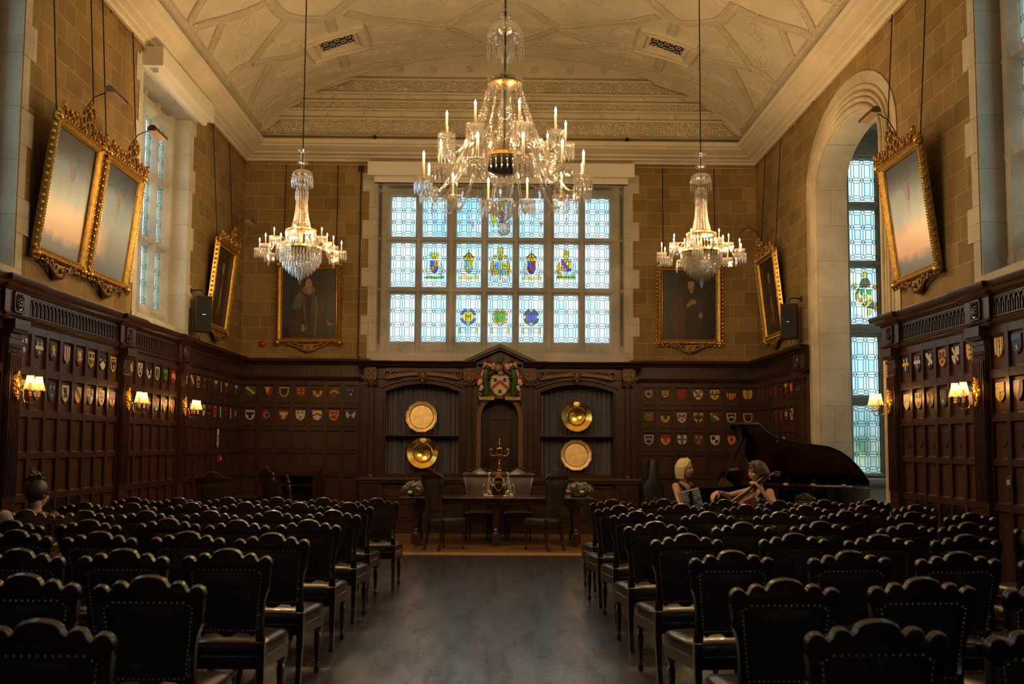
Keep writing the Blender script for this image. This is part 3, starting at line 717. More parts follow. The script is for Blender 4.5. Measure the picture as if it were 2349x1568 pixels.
def wainscot(name, loc, rz, L, pil, grilles=(), lo=0., panels=None):
    """pil = pilaster centres; between them panels of about PAN"""
    root = MB(); root.box(lo, L, -.07, 0, 0, 2.78)
    root = root.build(name, M['oak_pale'], loc=loc, rz=rz); struct(root)
    fr = MB(); PW = .25
    edges = sorted(set([lo]+[e for p in pil for e in (p-PW/2, p+PW/2)]+[L]))
    spans = []
    prev = lo
    for p in sorted(pil): spans.append((prev, p-PW/2)); prev = p+PW/2
    spans.append((prev, L))
    if panels: spans = [panels]
    cells = []
    for a, b in spans:
        if b-a < .2: continue
        n = max(1, round((b-a)/PAN)); d = (b-a)/n
        for i in range(n+1):
            x = a+i*d; wd = .034 if i % 2 else .026
            fr.box(max(a, x-wd), min(b, x+wd), -.10, -.069, .2, 2.76)
        for z0, z1 in RAILS: fr.box(a, b, -.098, -.069, z0, z1)
        for i in range(n):
            cells.append((a+(i+.5)*d, d))
            for k in range(len(RAILS)-1):      # thin bevel moulding under each rail and above the lower one
                zt = RAILS[k][0]; zb = RAILS[k+1][1]
                fr.prism([(-.098, zt), (-.07, zt), (-.07, zt-.014)], a+i*d+.03, a+(i+1)*d-.03, 'x')
                fr.prism([(-.098, zb), (-.07, zb+.018), (-.07, zb)], a+i*d+.03, a+(i+1)*d-.03, 'x')
        for i in range(n+1):                   # pegs
            for z0, z1 in RAILS[:-1]:
                for dx in (-.01, .01): fr.ball((a+i*d+dx, -.10, (z0+z1)/2+dx), .004, 4, 3)
    fr.build('rails_and_stiles', M['oak'], root)
    for p in pil:
        mb = MB(); pilaster(mb, p, PW); mb.build('pilaster', M['oak'], root)
    cor = MB()
    pr = [(0, 2.75), (.105, 2.75), (.115, 2.775), (.14, 2.785), (.145, 2.805), (.115, 2.815), (.105, 2.83), (.105, 3.035), (.12, 3.04), (.125, 3.055), (.15, 3.062), (.155, 3.075), (.19, 3.10), (.215, 3.105), (.23, 3.145), (.23, 3.165), (0, 3.175)]
    path = [(lo, 0)]; k = .045
    for p in sorted(pil):
        for q in ((p-PW/2-.02, 0), (p-PW/2-.02, -k), (p+PW/2+.02, -k), (p+PW/2+.02, 0)): path.append((min(max(q[0], lo), L), q[1]))
    path.append((L, 0)); pp = [path[0]]
    for q in path[1:]:
        if abs(q[0]-pp[-1][0])+abs(q[1]-pp[-1][1]) > 1e-4: pp.append(q)
    cor.sweep(pr, pp)
    cor.build('cornice', M['oak'], root, smooth=25)
    den = MB(); x = lo+.02
    while x < L-.02:
        k2 = .045 if any(abs(x-p) < PW/2+.02 for p in pil) else 0
        den.box(x, x+.012, -.146-k2, -.10-k2, 3.062, 3.078); x += .024
    den.build('dentils', M['oak'], root)
    fz = MB()
    for a, b in spans:
        if b-a < .2: continue
        if panels: a, b = lo, L
        n = max(1, round((b-a-.03)/.088)); d = (b-a-.03)/n
        for i in range(n): flute_unit(fz, a+.01+i*d, d, 2.84, 3.02, -.105)
        fz.box(b-.02, b-.008, -.118, -.10, 2.84, 3.02)
        fz.box(a, b, -.118, -.10, 2.83, 2.842); fz.box(a, b, -.118, -.10, 3.02, 3.034)
    for p in pil: rosette(fz, p, 2.93, .10, -.15)
    fz.build('carved_frieze', M['oak'], root)
    if grilles:
        g = MB()
        for x0, x1, z0, z1 in grilles:
            g.box(x0, x1, -.080, -.071, z0, z1)
            x = x0+.012
            while x < x1: g.box(x, x+.005, -.088, -.08, z0, z1); x += .018
            z = z0+.012
            while z < z1: g.box(x0, x1, -.088, -.08, z, z+.005); z += .018
        g.build('grille', M['iron'], root)
    return root, cells, spans
FACE = .072
# back wall, either side of the overmantel
wl_b, cells_bl, _ = wainscot('trim_8', (0, YB, 0), 0, -2.42, [], lo=-W+.07, panels=(-W+.07, -2.61))
wr_b, cells_br, _ = wainscot('trim_9', (0, YB, 0), 0, W-.07, [], lo=2.42, panels=(2.62, W-.07))
# left wall: local x = world y - 2 (wall faces +x, so rz = +90 maps local x -> world y)
def lw(y): return y
PL = [1.0, 3.9, 6.78, 9.68, 12.58, 14.84]
wl_l, cells_l, spans_l = wainscot('trim_10', (-W, 0, 0), PI/2, 18.5, PL, lo=-2., grilles=[(10.18+.33*i, 10.18+.33*i+.27, .55, .95) for i in range(4)])
# right wall: rz = -90 maps local x -> world -y
PRr = [-11.88, -9.70, -6.8, -4.3, -1.8]
wl_r, cells_r, spans_r = wainscot('trim_11', (W, 0, 0), -PI/2, 2., PRr, lo=-12.03, grilles=[(-11.36+.313*i, -11.36+.313*i+.25, .5, .95) for i in range(4)])
wl_f, cells_f, _ = wainscot('trim_12', (W, 0, 0), -PI/2, -15.45, [-15.62], lo=-18.5)
# ================================================================ OVERMANTEL (screen behind the table)
MY = 18.12      # face of the upper stage
om = empty('oak_overmantel', (0, 18.6, 0), 0, 'tall carved oak screen with columns, pediment and two curtained display bays under the big window', 'overmantel')
def om_add(mb, name, mat, **k): 
    o = mb.build(name, mat, om, **k); o.location = (0, -18.6, 0); return o
# base cabinet
mb = MB()
BYf = 17.98
mb.box(-2.5, 2.5, BYf+.05, 18.5, .02, .93)
mb.box(-2.53, 2.53, BYf-.0, 18.5, 0, .16)
for cx in (-2.3, -.75, .75, 2.3): mb.box(cx-.2, cx+.2, BYf+.0, BYf+.06, .1, .93)
base = om_add(mb, 'base', M['oak'])
mb = MB()
for z0, z1 in ((.90, .94), (.94, .985)): mb.box(-2.55-.02*(z0 > .93), 2.55+.02*(z0 > .93), BYf-.04-.03*(z0 > .93), 18.5, z0, z1)
om_add(mb, 'counter', M['oak_pale'], bevel=.006)
for a, b in ((-2.1, -.95), (-.55, .55), (.95, 2.1)):
    mb = MB(); n = 2; d = (b-a)/n
    for i in range(n):
        x0 = a+i*d+.03; x1 = a+(i+1)*d-.03
        for z0, z1 in ((.60, .84), (.22, .54)):
            mb.box(x0, x1, BYf+.03, BYf+.051, z0, z0+.025); mb.box(x0, x1, BYf+.03, BYf+.051, z1-.025, z1); mb.box(x0, x0+.025, BYf+.03, BYf+.051, z0, z1); mb.box(x1-.025, x1, BYf+.03, BYf+.051, z0, z1)
            mb.box(x0+.06, x1-.06, BYf+.036, BYf+.051, z0+.06, z1-.06)
    # diagonal strapwork in the lower panels
    for i in range(n):
        x0 = a+i*d+.08; x1 = a+(i+1)*d-.08
        mb.box(x0, x1, BYf+.02, BYf+.045, .365, .395, RY(32 if i else -32))
    om_add(mb, 'base_panelling', M['oak_pale'])
for cx in (-2.3, -.75, .75, 2.3): mb = MB(); mb.box(cx-.13, cx+.13, BYf-.012, BYf+.002, .56, .82); om_add(mb, 'carved_panel', M['oak_carved'])
for cx in (-1.75, -1.3, 1.3, 1.75): mb = MB(); mb.ball((cx, BYf+.01, .72), .018, 8, 5); om_add(mb, 'knob', M['brass_dk'])
# upper stage: back wall with openings
def segarch(x0, x1, zs, zc, n=14):
    c = (x0+x1)/2; hw = (x1-x0)/2; h = zc-zs; Rr = (hw*hw+h*h)/(2*h)
    pts = []
    for i in range(n+1):
        x = x0+(x1-x0)*i/n; pts.append((x, zc-Rr+math.sqrt(Rr*Rr-(x-c)**2)))
    return pts
mb = MB()
Y0, Y1 = MY, 18.5
for s in (-1, 1):
    x0, x1 = sorted((s*2.09, s*.72))
    mb.box(*sorted((s*2.48, s*2.09)), Y0, Y1, .98, 3.0); mb.box(*sorted((s*.72, s*.40)), Y0, Y1, .98, 3.0)
    A = segarch(x0, x1, 2.55, 2.70)
    for p, q in zip(A[:-1], A[1:]): mb.prism([p, q, (q[0], 3.0), (p[0], 3.0)], Y0, Y1)
    mb.box(x0, x1, Y0, Y1, .98, 1.05)
hw = .40
A = [(-.40, 2.08)] + [(.40*math.cos(R_(180-t)), 2.08+.40*math.sin(R_(t))) for t in range(12, 169, 12)] + [(.40, 2.08)]
for p, q in zip(A[:-1], A[1:]): mb.prism([p, q, (q[0], 3.0), (p[0], 3.0)], Y0, Y1)
mb.box(-2.48, 2.48, 18.47, 18.52, .98, 3.0)
om_add(mb, 'upper_stage', M['oak'])
# arch mouldings of bays
for s in (-1, 1):
    x0, x1 = sorted((s*2.09, s*.72)); mb = MB()
    A = [(x0, 1.05)]+segarch(x0, x1, 2.55, 2.70)+[(x1, 1.05)]
    mb.tube([(p[0], Y0-.01, p[1]) for p in A], .022, 6)
    B = segarch(x0-.07, x1+.07, 2.62, 2.78)
    mb.tube([(p[0], Y0-.012, p[1]) for p in B], .03, 6)
    om_add(mb, 'bay_architrave', M['oak_pale'], smooth=50)
    mb = MB()                              # arched scroll console
    c = (x0+x1)/2
    B = [(c+(x1-x0)*.46*t, 2.865-.075*t*t) for t in [-1+i/8 for i in range(17)]]
    for p, q in zip(B[:-1], B[1:]): mb.prism([(p[0], p[1]-.03), (q[0], q[1]-.03), (q[0], q[1]+.03), (p[0], p[1]+.03)], Y0-.10, Y0-.02)
    for e in (-1, 1):
        pts = []
        for i in range(20):
            t = i/19; a = -PI/2+e*(-1)*0+t*2.6*PI; rr = .085*(1-.72*t)
            pts.append((c+e*((x1-x0)*.46+rr*math.cos(a)*1.), Y0-.08, 2.855+rr*math.sin(a)))
        mb.tube(pts, [.022*(1-.5*i/19) for i in range(20)], 6)
    om_add(mb, 'scroll_console', M['oak_gold'], smooth=50)
    mb = MB()
    for k in range(16):
        x = c+(k-7.5)*.072
        if abs(x-c) > .12: mb.ball((x, Y0-.04, 2.925-.01*abs(k-7.5)*.3), .028, 6, 4)
    mb.ball((c, Y0-.12, 2.83), .055, 8, 6, sz=1.5); mb.ball((c, Y0-.12, 2.74), .035, 8, 6, sz=1.3)
    for e in (-1, 1): mb.ball((c+e*.05, Y0-.12, 2.90), .035, 8, 5); mb.ball((c+e*.045, Y0-.1, 2.79), .03, 7, 5, sz=1.5)
    om_add(mb, 'pendant_carving', M['oak_gold'], smooth=60)
# columns
def column(x):
    mb = MB()
    y = Y0-.07; seg = 20; prof = [(.075, 1.0), (.075, 1.03), (.07, 1.045), (.075, 1.06), (.062, 1.075), (.066, 1.09), (.055, 1.10)]
    mb.lathe(prof, (x, y, 0), 16)
    vs = []; fs = []; zz = (1.10, 1.9, 2.62); rr = (.052, .050, .044)
    for z, r in zip(zz, rr):
        for k in range(40): a = 2*PI*k/40; q = r*(1 if k % 4 in (0, 1) else .86); vs.append((x+q*math.cos(a), y+q*math.sin(a), z))
    for i in range(2):
        for k in range(40): fs.append((i*40+k, i*40+(k+1) % 40, (i+1)*40+(k+1) % 40, (i+1)*40+k))
    mb.add(vs, fs)
    mb.box(x-.085, x+.085, y-.085, y+.07, .975, 1.0)
    c = om_add(mb, 'column', M['oak_pale'], smooth=30)
    mb = MB(); mb.lathe([(.045, 2.62), (.06, 2.64), (.06, 2.66), (.05, 2.67)], (x, y, 0), 14)
    mb.box(x-.09, x+.09, y-.08, y+.07, 2.74, 2.77)
    for e in (-1, 1):
        pts = []
        for i in range(16):
            t = i/15; a = PI/2-e*t*3.2*PI; q = .042*(1-.75*t)
            pts.append((x+e*.07+q*math.cos(a), y-.06, 2.695+q*math.sin(a)))
        mb.tube(pts, .010, 5)
    for k in range(3): mb.ball((x-.03+.03*k, y-.065, 2.70), .016, 6, 4)
    mb.box(x-.07, x+.07, y-.05, y+.05, 2.67, 2.74)
    o = mb.build('capital', M['oak_pale'], c, smooth=40)
for x in (-2.33, -.56, .56, 2.33): column(x)
# entablature
mb = MB()
mb.box(-2.52, 2.52, Y0-.03, 18.5, 2.77, 2.83)
pr = [(0, 2.98), (.02, 2.98), (.04, 3.0), (.07, 3.01), (.08, 3.03), (.13, 3.06), (.15, 3.065), (.16, 3.09), (0, 3.10)]
mb.sweep(pr, [(-2.5, 18.5), (-2.5, Y0-.06), (-2.14, Y0-.06), (-2.14, Y0-.02), (-.72, Y0-.02), (-.72, Y0-.08), (-.42, Y0-.08)])
mb.sweep(pr, [(.42, Y0-.08), (.72, Y0-.08), (.72, Y0-.02), (2.14, Y0-.02), (2.14, Y0-.06), (2.5, Y0-.06), (2.5, 18.5)])
mb.box(-2.5, -.42, Y0, 18.5, 3.0, 3.098); mb.box(.42, 2.5, Y0, 18.5, 3.0, 3.098)
om_add(mb, 'entablature', M['oak'], smooth=25)
for x in (-2.33, -.56, .56, 2.33):
    mb = MB(); mb.box(x-.085, x+.085, Y0-.12, Y0, 2.78, 2.965)
    for a, b, c, d in ((x-.1, x+.1, 2.77, 2.785), (x-.1, x+.1, 2.955, 2.97), (x-.1, x-.085, 2.77, 2.97), (x+.085, x+.1, 2.77, 2.97)): mb.box(a, b, Y0-.135, Y0, c, d)
    for a in (-1, 1):
        for b in (-1, 1): mb.ball((x+a*.045, Y0-.12, 2.872+b*.045), .026, 6, 4)
    mb.ball((x, Y0-.125, 2.872), .022, 6, 4)
    om_add(mb, 'carved_block', M['oak_gold'], smooth=40)
# pediment
mb = MB()
def bar(x0, z0, x1, z1, w, y0, y1):
    d = Vector((x1-x0, z1-z0)).normalized(); n = Vector((-d.y, d.x))*w
    mb.prism([(x0, z0), (x1, z1), (x1+n.x, z1+n.y), (x0+n.x, z0+n.y)], y0, y1)
for s in (-1, 1):
    mb.prism([(s*.72, 3.07), (0, 3.405), (0, 3.335), (s*.60, 3.07)], Y0-.30, 18.5)
    mb.prism([(s*.62, 3.06), (0, 3.34), (0, 3.30), (s*.54, 3.06)], Y0-.22, 18.5)
    mb.box(*sorted((s*.40, s*.46)), Y0-.1, 18.5, 2.75, 3.05)
om_add(mb, 'pediment', M['oak'])
mb = MB(); mb.prism([(-.55, 3.0), (.55, 3.0), (0, 3.30)], Y0-.02, 18.5); mb.box(-.42, .42, Y0-.02, 18.5, 2.62, 3.05)
om_add(mb, 'tympanum', M['oak'])
# niche
mb = MB()
A = [(.34*math.cos(R_(t)), 2.08+.36*math.sin(R_(t))) for t in range(0, 181, 12)]; Bq = [(.42*math.cos(R_(t)), 2.08+.45*math.sin(R_(t))) for t in range(0, 181, 12)]
for i in range(len(A)-1): mb.prism([A[i], A[i+1], Bq[i+1], Bq[i]], Y0-.03, Y0+.02)
for s in (-1, 1): mb.box(*sorted((s*.34, s*.42)), Y0-.02, Y0+.02, 1.0, 2.08)
mb.box(-.05, .05, Y0-.08, Y0, 2.42, 2.62)
om_add(mb, 'niche_arch', M['oak_gold'])
mb = MB()
for s in (-1, 1):
    mb.box(*sorted((s*.20, s*.215)), 18.44, 18.47, 1.0, 2.05)
    for i in range(5): mb.ball((s*(.36+.02*(i % 2)), Y0-.01, 2.5-.05*i), .03, 6, 4)
mb.box(-.2, .2, 18.44, 18.47, 2.05, 2.065)
om_add(mb, 'niche_panel', M['oak'])
# shelves in bays
for s in (-1, 1):
    x0, x1 = sorted((s*2.09, s*.72)); mb = MB(); mb.box(x0, x1, Y0+.03, 18.4, 1.735, 1.757); om_add(mb, 'shelf', M['oak'])
    c = s*1.41
    for z in (1.757, 1.05): mb = MB(); mb.box(c-.22, c+.22, Y0+.04, Y0+.17, z, z+.02); mb.box(c-.16, c+.16, Y0+.10, Y0+.16, z+.02, z+.045); om_add(mb, 'plate_stand', M['mahog'])
# curtains
for s, nm in ((-1, 'left'), (1, 'right')):
    x0, x1 = sorted((s*2.09, s*.72)); mb = MB(); n = 150; vs = []; rnd = random.Random(3+s)
    ph = [rnd.uniform(0, 6) for _ in range(4)]
    for j in range(5):
        z = 1.05+1.66*j/4
        for i in range(n+1):
            t = i/n; x = x0+.003+(x1-x0-.006)*t
            e = min(t, 1-t)
            am = .022+.02*max(0, .25-e)*4
            y = 18.385+am*math.sin(t*95+ph[0]+.6*math.sin(t*14+ph[1])+.12*j)+.014*math.sin(t*37+ph[2]+.2*j)-.04*max(0, .18-e)*4
            vs.append((x, y, z))
    fs = [(j*(n+1)+i, j*(n+1)+i+1, (j+1)*(n+1)+i+1, (j+1)*(n+1)+i) for j in range(4) for i in range(n)]
    mb.add(vs, fs)
    o = mb.build('curtain', M['velvet'], smooth=80)
    tag(o, 'dark blue-grey velvet curtain behind the two gold dishes in the %s-hand display bay' % nm, 'curtain')
# gold dishes
def dish(x, z, r, eng, label):
    root = empty('display_dish', (x, Y0+.09, z-r), 0, label, 'dish', 'gold dishes shown in the two bays', rx=R_(-6))
    mb = MB(); ax = RX(90)
    if eng:
        n = 72; vs = []; fs = []
        rings = [(.001, .012), (.76, .012), (.80, -.004), (.86, -.010), (.94, -.012), (1., -.018), (.97, .004), (.80, .016), (.001, .02)]
        for k, (q, yy) in enumerate(rings):
            for i in range(n):
                a = 2*PI*i/n; rr = r*q
                if k in (4, 5, 6): rr *= 1+.035*abs(math.sin(a*6))+.02*abs(math.cos(a*12))
                vs.append((rr*math.cos(a), yy, r+rr*math.sin(a)))
        for k in range(len(rings)-1):
            for i in range(n): fs.append((k*n+i, k*n+(i+1) % n, (k+1)*n+(i+1) % n, (k+1)*n+i))
        mb.add(vs, fs); mb.build('plate', M['gold_eng'], root, smooth=50)
        mb = MB()
        for i in range(36):
            a = 2*PI*i/36; mb.ball((r*.82*math.cos(a), -.006, r+r*.82*math.sin(a)), .009, 6, 4)
        for i in range(48):
            a = 2*PI*i/48; mb.ball((r*.97*math.cos(a), -.014, r+r*.97*math.sin(a)), .011, 5, 3)
        mb.build('rim_beading', M['gold'], root, smooth=60)
    else:
        prof = [(.001, .0), (.5, .0), (.53, .006), (.56, .022), (.60, .028), (.63, .024), (.66, .03), (.93, .034), (.97, .042), (1., .036), (1., .02), (.6, .010), (.55, -.01), (.001, -.012)]
        mb.lathe([(q*r, zz) for q, zz in prof], (0, 0, r), 56, ax); mb.build('plate', M['gold'], root, smooth=40)
        mb = MB(); mb.lathe([(.001, .038), (.05*r/.28, .04), (.06*r/.28, .034)], (0, -.0, r+r*.8), 14, ax); mb.build('engraved_boss', M['gold_eng'], root, smooth=40)
dish(-1.43, 2.09, .275, True, 'engraved gold dish with scalloped rim on the upper shelf, left bay')
dish(-1.40, 1.43, .29, False, 'plain polished gold dish with broad rim at the bottom, left bay')
dish(1.41, 2.11, .285, False, 'plain polished gold dish with broad rim on the upper shelf, right bay')
dish(1.40, 1.41, .272, True, 'engraved gold dish with scalloped rim at the bottom, right bay')
# coat of arms carving (hangs on the screen)
ca = empty('carved_coat_of_arms', (0, Y0-.03, 2.45), 0, 'painted carving of a shield held up by two green beasts under red and cream plumes', 'coat of arms')
mb = MB(); oy = 0
SH = [(-.155, .30), (-.14, .36), (0, .40), (.14, .36), (.155, .30), (.15, .17), (.09, .07), (0, .02), (-.09, .07), (-.15, .17)]
pm = {k: P('arms_'+k, c, .45) for k, c in dict(green=(.05, .085, .018), red=(.32, .015, .02), cream=(.60, .47, .30), gold=(.55, .33, .06), black=(.02, .02, .03), grey=(.22, .19, .14), scroll=(.50, .36, .08)).items()}
mb.prism([(x*1.0, z) for x, z in SH], -.10, -.06); mb.build('shield', pm['cream'], ca, bevel=.004)
mb = MB(); mb.prism([(x*1.13, (z-.2)*1.1+.2) for x, z in SH], -.075, -.05); mb.build('shield_border', pm['gold'], ca)
mb = MB(); mb.prism([(-.145, .13), (0, .25), (.145, .13), (.145, .19), (0, .31), (-.145, .19)], -.11, -.09); mb.build('chevron', pm['red'], ca)
mb = MB()
for x, z in ((-.085, .31), (.085, .31), (0, .10)): mb.prism([(x-.026, z+.03), (x+.026, z+.03), (x+.03, z-.035), (x-.03, z-.035)], -.11, -.09)
mb.build('charge', pm['black'], ca)
mb = MB()
for x, z in ((-.08, .19), (0, .25), (.08, .19)): mb.tube([(x-.016, -.113, z-.01), (x, -.115, z+.018), (x+.016, -.113, z-.01), (x, -.113, z-.02)], .005, 4)
mb.build('ornament', pm['gold'], ca)
for s in (-1, 1):
    mb = MB()
    mb.tube([(s*.25, -.05, .02), (s*.235, -.06, .13), (s*.26, -.07, .24), (s*.27, -.08, .36), (s*.25, -.09, .46), (s*.24, -.1, .52)], [.03, .038, .042, .055, .05, .025], 8)
    mb.tube([(s*.27, -.04, .03), (s*.31, -.05, .11), (s*.27, -.06, .22)], [.02, .028, .035], 6)
    mb.tube([(s*.25, -.10, .43), (s*.19, -.12, .40), (s*.15, -.12, .44), (s*.11, -.12, .46)], [.028, .022, .018, .014], 6)
    mb.tube([(s*.26, -.10, .38), (s*.20, -.12, .34), (s*.15, -.13, .35)], [.026, .02, .012], 6)
    mb.ball((s*.235, -.12, .54), .042, 8, 6); mb.tube([(s*.235, -.12, .54), (s*.17, -.14, .53)], [.03, .014], 6)
    mb.tube([(s*.28, -.05, .20), (s*.34, -.06, .14), (s*.36, -.06, .22), (s*.33, -.06, .30)], [.02, .02, .018, .01], 6)
    mb.build('supporter_beast', pm['green'], ca, smooth=60)
for s in (-1, 1):
    for cl, pts in (('cream', [(.20, .56, .055), (.30, .45, .05), (.36, .28, .055), (.33, .17, .045), (.12, .56, .05), (.27, .60, .04), (.35, .36, .04)]), ('red', [(.10, .50, .05), (.38, .36, .055), (.41, .31, .04), (.17, .60, .04), (.31, .52, .04), (.06, .57, .04), (.22, .68, .035), (.36, .12, .03)])):
        mb = MB()
        for x, z, r in pts:
            mb.ball((s*x, -.05, z), r, 8, 6, sz=1.2)
            mb.ball((s*(x+.025), -.075, z-.045), r*.6, 7, 5)
        mb.build('plume', pm[cl], ca, smooth=60)
mb = MB()
mb.ball((-.03, -.13, .52), .085, 10, 8, sz=.9); mb.tube([(.0, -.12, .46), (.02, -.12, .40)], [.05, .06], 8); mb.tube([(-.1, -.12, .53), (-.16, -.15, .49)], [.05, .012], 6)
mb.build('helmet', pm['grey'], ca, smooth=60)
mb = MB()
for s in (-1, 1): mb.tube([(s*.02, -.1, .66), (s*.06, -.1, .72), (s*.03, -.1, .78)], [.02, .014, .006], 6)
mb.ball((0, -.1, .66), .04, 8, 5); mb.build('crest_beast', pm['green'], ca, smooth=60)
for s, t in ((-1, 'ASSIDUE'), (1, 'NEC RETRO')):
    mb = MB(); mb.prism([(s*.10, .0), (s*.10, -.055), (s*.37, -.055), (s*.38, .0)], -.10, -.08)
    mb.tube([(s*.37, -.09, 0), (s*.385, -.09, .05), (s*.36, -.09, .075), (s*.335, -.09, .05), (s*.355, -.09, .03)], .009, 5)
    o = mb.build('motto_scroll', pm['scroll'], ca)
    text_mesh(t, .042, pm['black'], 'lettering', o, (s*.235, -.102, -.010), .0005)
# ================================================================ HERALDIC SHIELDS ON THE PANELS
HC = dict(red=(.30, .012, .012), gold=(.62, .36, .045), yellow=(.60, .42, .05), white=(.62, .55, .42), black=(.012, .012, .016), navy=(.015, .035, .10), blue=(.04, .12, .35), green=(.02, .11, .03), brown=(.14, .045, .02), purple=(.16, .03, .05))
for k, c in HC.items(): M['h_'+k] = P('painted_'+k, c, .42)
HK = list(HC)
SO = [(-.5, 0), (.5, 0), (.5, -.5), (.44, -.74), (.30, -.92), (0, -1.08), (-.30, -.92), (-.44, -.74), (-.5, -.5)]
def scl(P_, k, cx=0, cz=-.5): return [(cx+(x-cx)*k, cz+(z-cz)*k) for x, z in P_]
def star(cx, cz, r, n=5):
    return [(cx+(r if i % 2 == 0 else r*.42)*math.sin(PI*i/n), cz+(r if i % 2 == 0 else r*.42)*math.cos(PI*i/n)) for i in range(2*n)]
def dsc(cx, cz, r, n=9): return [(cx+r*math.cos(2*PI*i/n), cz+r*math.sin(2*PI*i/n)) for i in range(n)]
LION = [(-.16, -.2), (-.04, -.12), (.06, -.10), (.12, -.16), (.08, -.22), (.16, -.26), (.18, -.36), (.28, -.40), (.26, -.46), (.15, -.44), (.12, -.52), (.2, -.62), (.26, -.78), (.14, -.8), (.08, -.66), (0, -.6), (-.06, -.7), (-.2, -.84), (-.26, -.78), (-.12, -.62), (-.12, -.5), (-.26, -.42), (-.3, -.2), (-.24, -.16), (-.2, -.36), (-.08, -.42), (-.14, -.3)]
EAGLE = [(0, -.2), (.08, -.12), (.14, -.2), (.1, -.3), (.2, -.28), (.36, -.1), (.42, -.3), (.38, -.5), (.26, -.48), (.2, -.6), (.14, -.56), (.12, -.66), (.22, -.82), (0, -.92), (-.22, -.82), (-.12, -.66), (-.14, -.56), (-.2, -.6), (-.26, -.48), (-.38, -.5), (-.42, -.3), (-.36, -.1), (-.2, -.28), (-.1, -.3), (-.14, -.2), (-.08, -.12)]
def ordn(t):
    if t == 'chevron': return [[(-.5, -.68), (-.5, -.5), (0, -.24), (.5, -.5), (.5, -.68), (0, -.42)]]
    if t == 'chevrons': return [[(-.48, -.5-d), (-.48, -.40-d), (0, -.2-d), (.48, -.40-d), (.48, -.5-d), (0, -.3-d)] for d in (0, .2)]
    if t == 'bend': return [[(-.5, 0), (-.3, 0), (.5, -.62), (.44, -.76), (.36, -.82), (-.5, -.18)]]
    if t == 'cross': return [[(-.09, 0), (.09, 0), (.09, -1.03), (0, -1.08), (-.09, -1.03)], [(-.5, -.36), (-.09, -.36), (-.09, -.54), (-.5, -.54)], [(.5, -.36), (.09, -.36), (.09, -.54), (.5, -.54)]]
    if t == 'saltire': return [[(-.5, 0), (-.34, 0), (.40, -.8), (.32, -.9), (-.5, -.14)], [(.5, 0), (.34, 0), (.07, -.3), (.15, -.4), (.5, -.14)], [(-.40, -.8), (-.32, -.9), (-.07, -.62), (-.15, -.52)]]
    if t == 'flanks': return [[(-.5, 0), (-.03, -.5), (-.36, -.86), (-.5, -.5)], [(.5, 0), (.03, -.5), (.36, -.86), (.5, -.5)]]
    if t == 'fess': return [[(-.5, -.36), (.5, -.36), (.5, -.58), (-.5, -.58)]]
    if t == 'chief': return [[(-.5, 0), (.5, 0), (.5, -.32), (-.5, -.32)]]
    if t == 'pale': return [[(-.14, 0), (.14, 0), (.14, -1.01), (0, -1.08), (-.14, -1.01)]]
    if t == 'pales': return [[(x-.07, 0), (x+.07, 0), (x+.07, -1.08+abs(x)*.55), (x-.07, -1.08+abs(x)*.55)] for x in (-.3, 0, .3)]
    if t == 'half': return [[(0, 0), (.5, 0), (.5, -.5), (.44, -.74), (.30, -.92), (0, -1.08)]]
    if t == 'quarters': return [[(0, 0), (.5, 0), (.5, -.5), (0, -.5)], [(0, -.5), (-.5, -.5), (-.44, -.74), (-.30, -.92), (0, -1.08)]]
    if t == 'balls': return [dsc(-.24, -.22, .13), dsc(.24, -.22, .13), dsc(0, -.74, .13)]
    if t == 'column': return [dsc(0, -.2, .12), dsc(0, -.5, .12), dsc(0, -.8, .12)]
    if t == 'stars': return [star(-.24, -.22, .17), star(.24, -.22, .17), star(0, -.74, .17)]
    if t == 'star4': return [star(x, z, .15, 6) for x in (-.24, .24) for z in (-.25, -.62)]
    if t == 'moons': return [[(cx+.15*math.cos(R_(a)), -.25+.15*math.sin(R_(a))) for a in range(60*(1 if s > 0 else 1), 301, 30)]+[(cx+.02+.11*math.cos(R_(a)), -.25+.11*math.sin(R_(a))) for a in range(290, 70, -30)] for cx, s in ((-.22, 1), (.22, 1))]+[star(0, -.72, .2)]
    if t == 'eagle': return [EAGLE]
    if t == 'lion': return [LION]
    if t == 'lions3': return [scl(LION, .42, c, z) for c, z in ((-.4, -.05), (.4, -.05), (0, -.95))]
    if t == 'fret':
        L = []
        for d in (-.6, -.3, 0, .3, .6):
            for s in (-1, 1):
                q = [(x, z) for x, z in ((s*(-.5), d), (s*(-.5), d-.09), (s*.5, d-.79), (s*.5, d-.70))]
                L.append([(max(-.5, min(.5, x)), max(-.95, min(0, z))) for x, z in q])
        return L
    if t == 'fusils': return [[(x, z+.13), (x+.09, z), (x, z-.13), (x-.09, z)] for x in (-.3, -.1, .1, .3) for z in ((-.2, -.46, -.72) if abs(x) < .2 else (-.2, -.46))]
    if t == 'drops': return [[(x, z+.06), (x+.05, z-.03), (x, z-.06), (x-.05, z-.03)] for x, z in ((-.3, -.15), (0, -.15), (.3, -.15), (-.15, -.4), (.15, -.4), (0, -.7), (-.3, -.62), (.3, -.62))]
    if t == 'lily': return [[(x, z+.12), (x+.05, z+.02), (x+.12, z+.04), (x+.08, z-.06), (x+.03, z-.05), (x+.04, z-.13), (x-.04, z-.13), (x-.03, z-.05), (x-.08, z-.06), (x-.12, z+.04), (x-.05, z+.02)] for x, z in ((-.24, -.22), (.24, -.22), (0, -.72))]
    if t == 'ring': return [[(.26*math.cos(2*PI*(i+a)/12), -.5+.28*math.sin(2*PI*(i+a)/12)) if b else (.34*math.cos(2*PI*(i+a)/12), -.5+.36*math.sin(2*PI*(i+a)/12)) for a, b in ((0, 0), (1, 0), (1, 1), (0, 1))] for i in range(12)]
    if t == 'pile': return [[(-.3, 0), (.3, 0), (0, -.8)]]
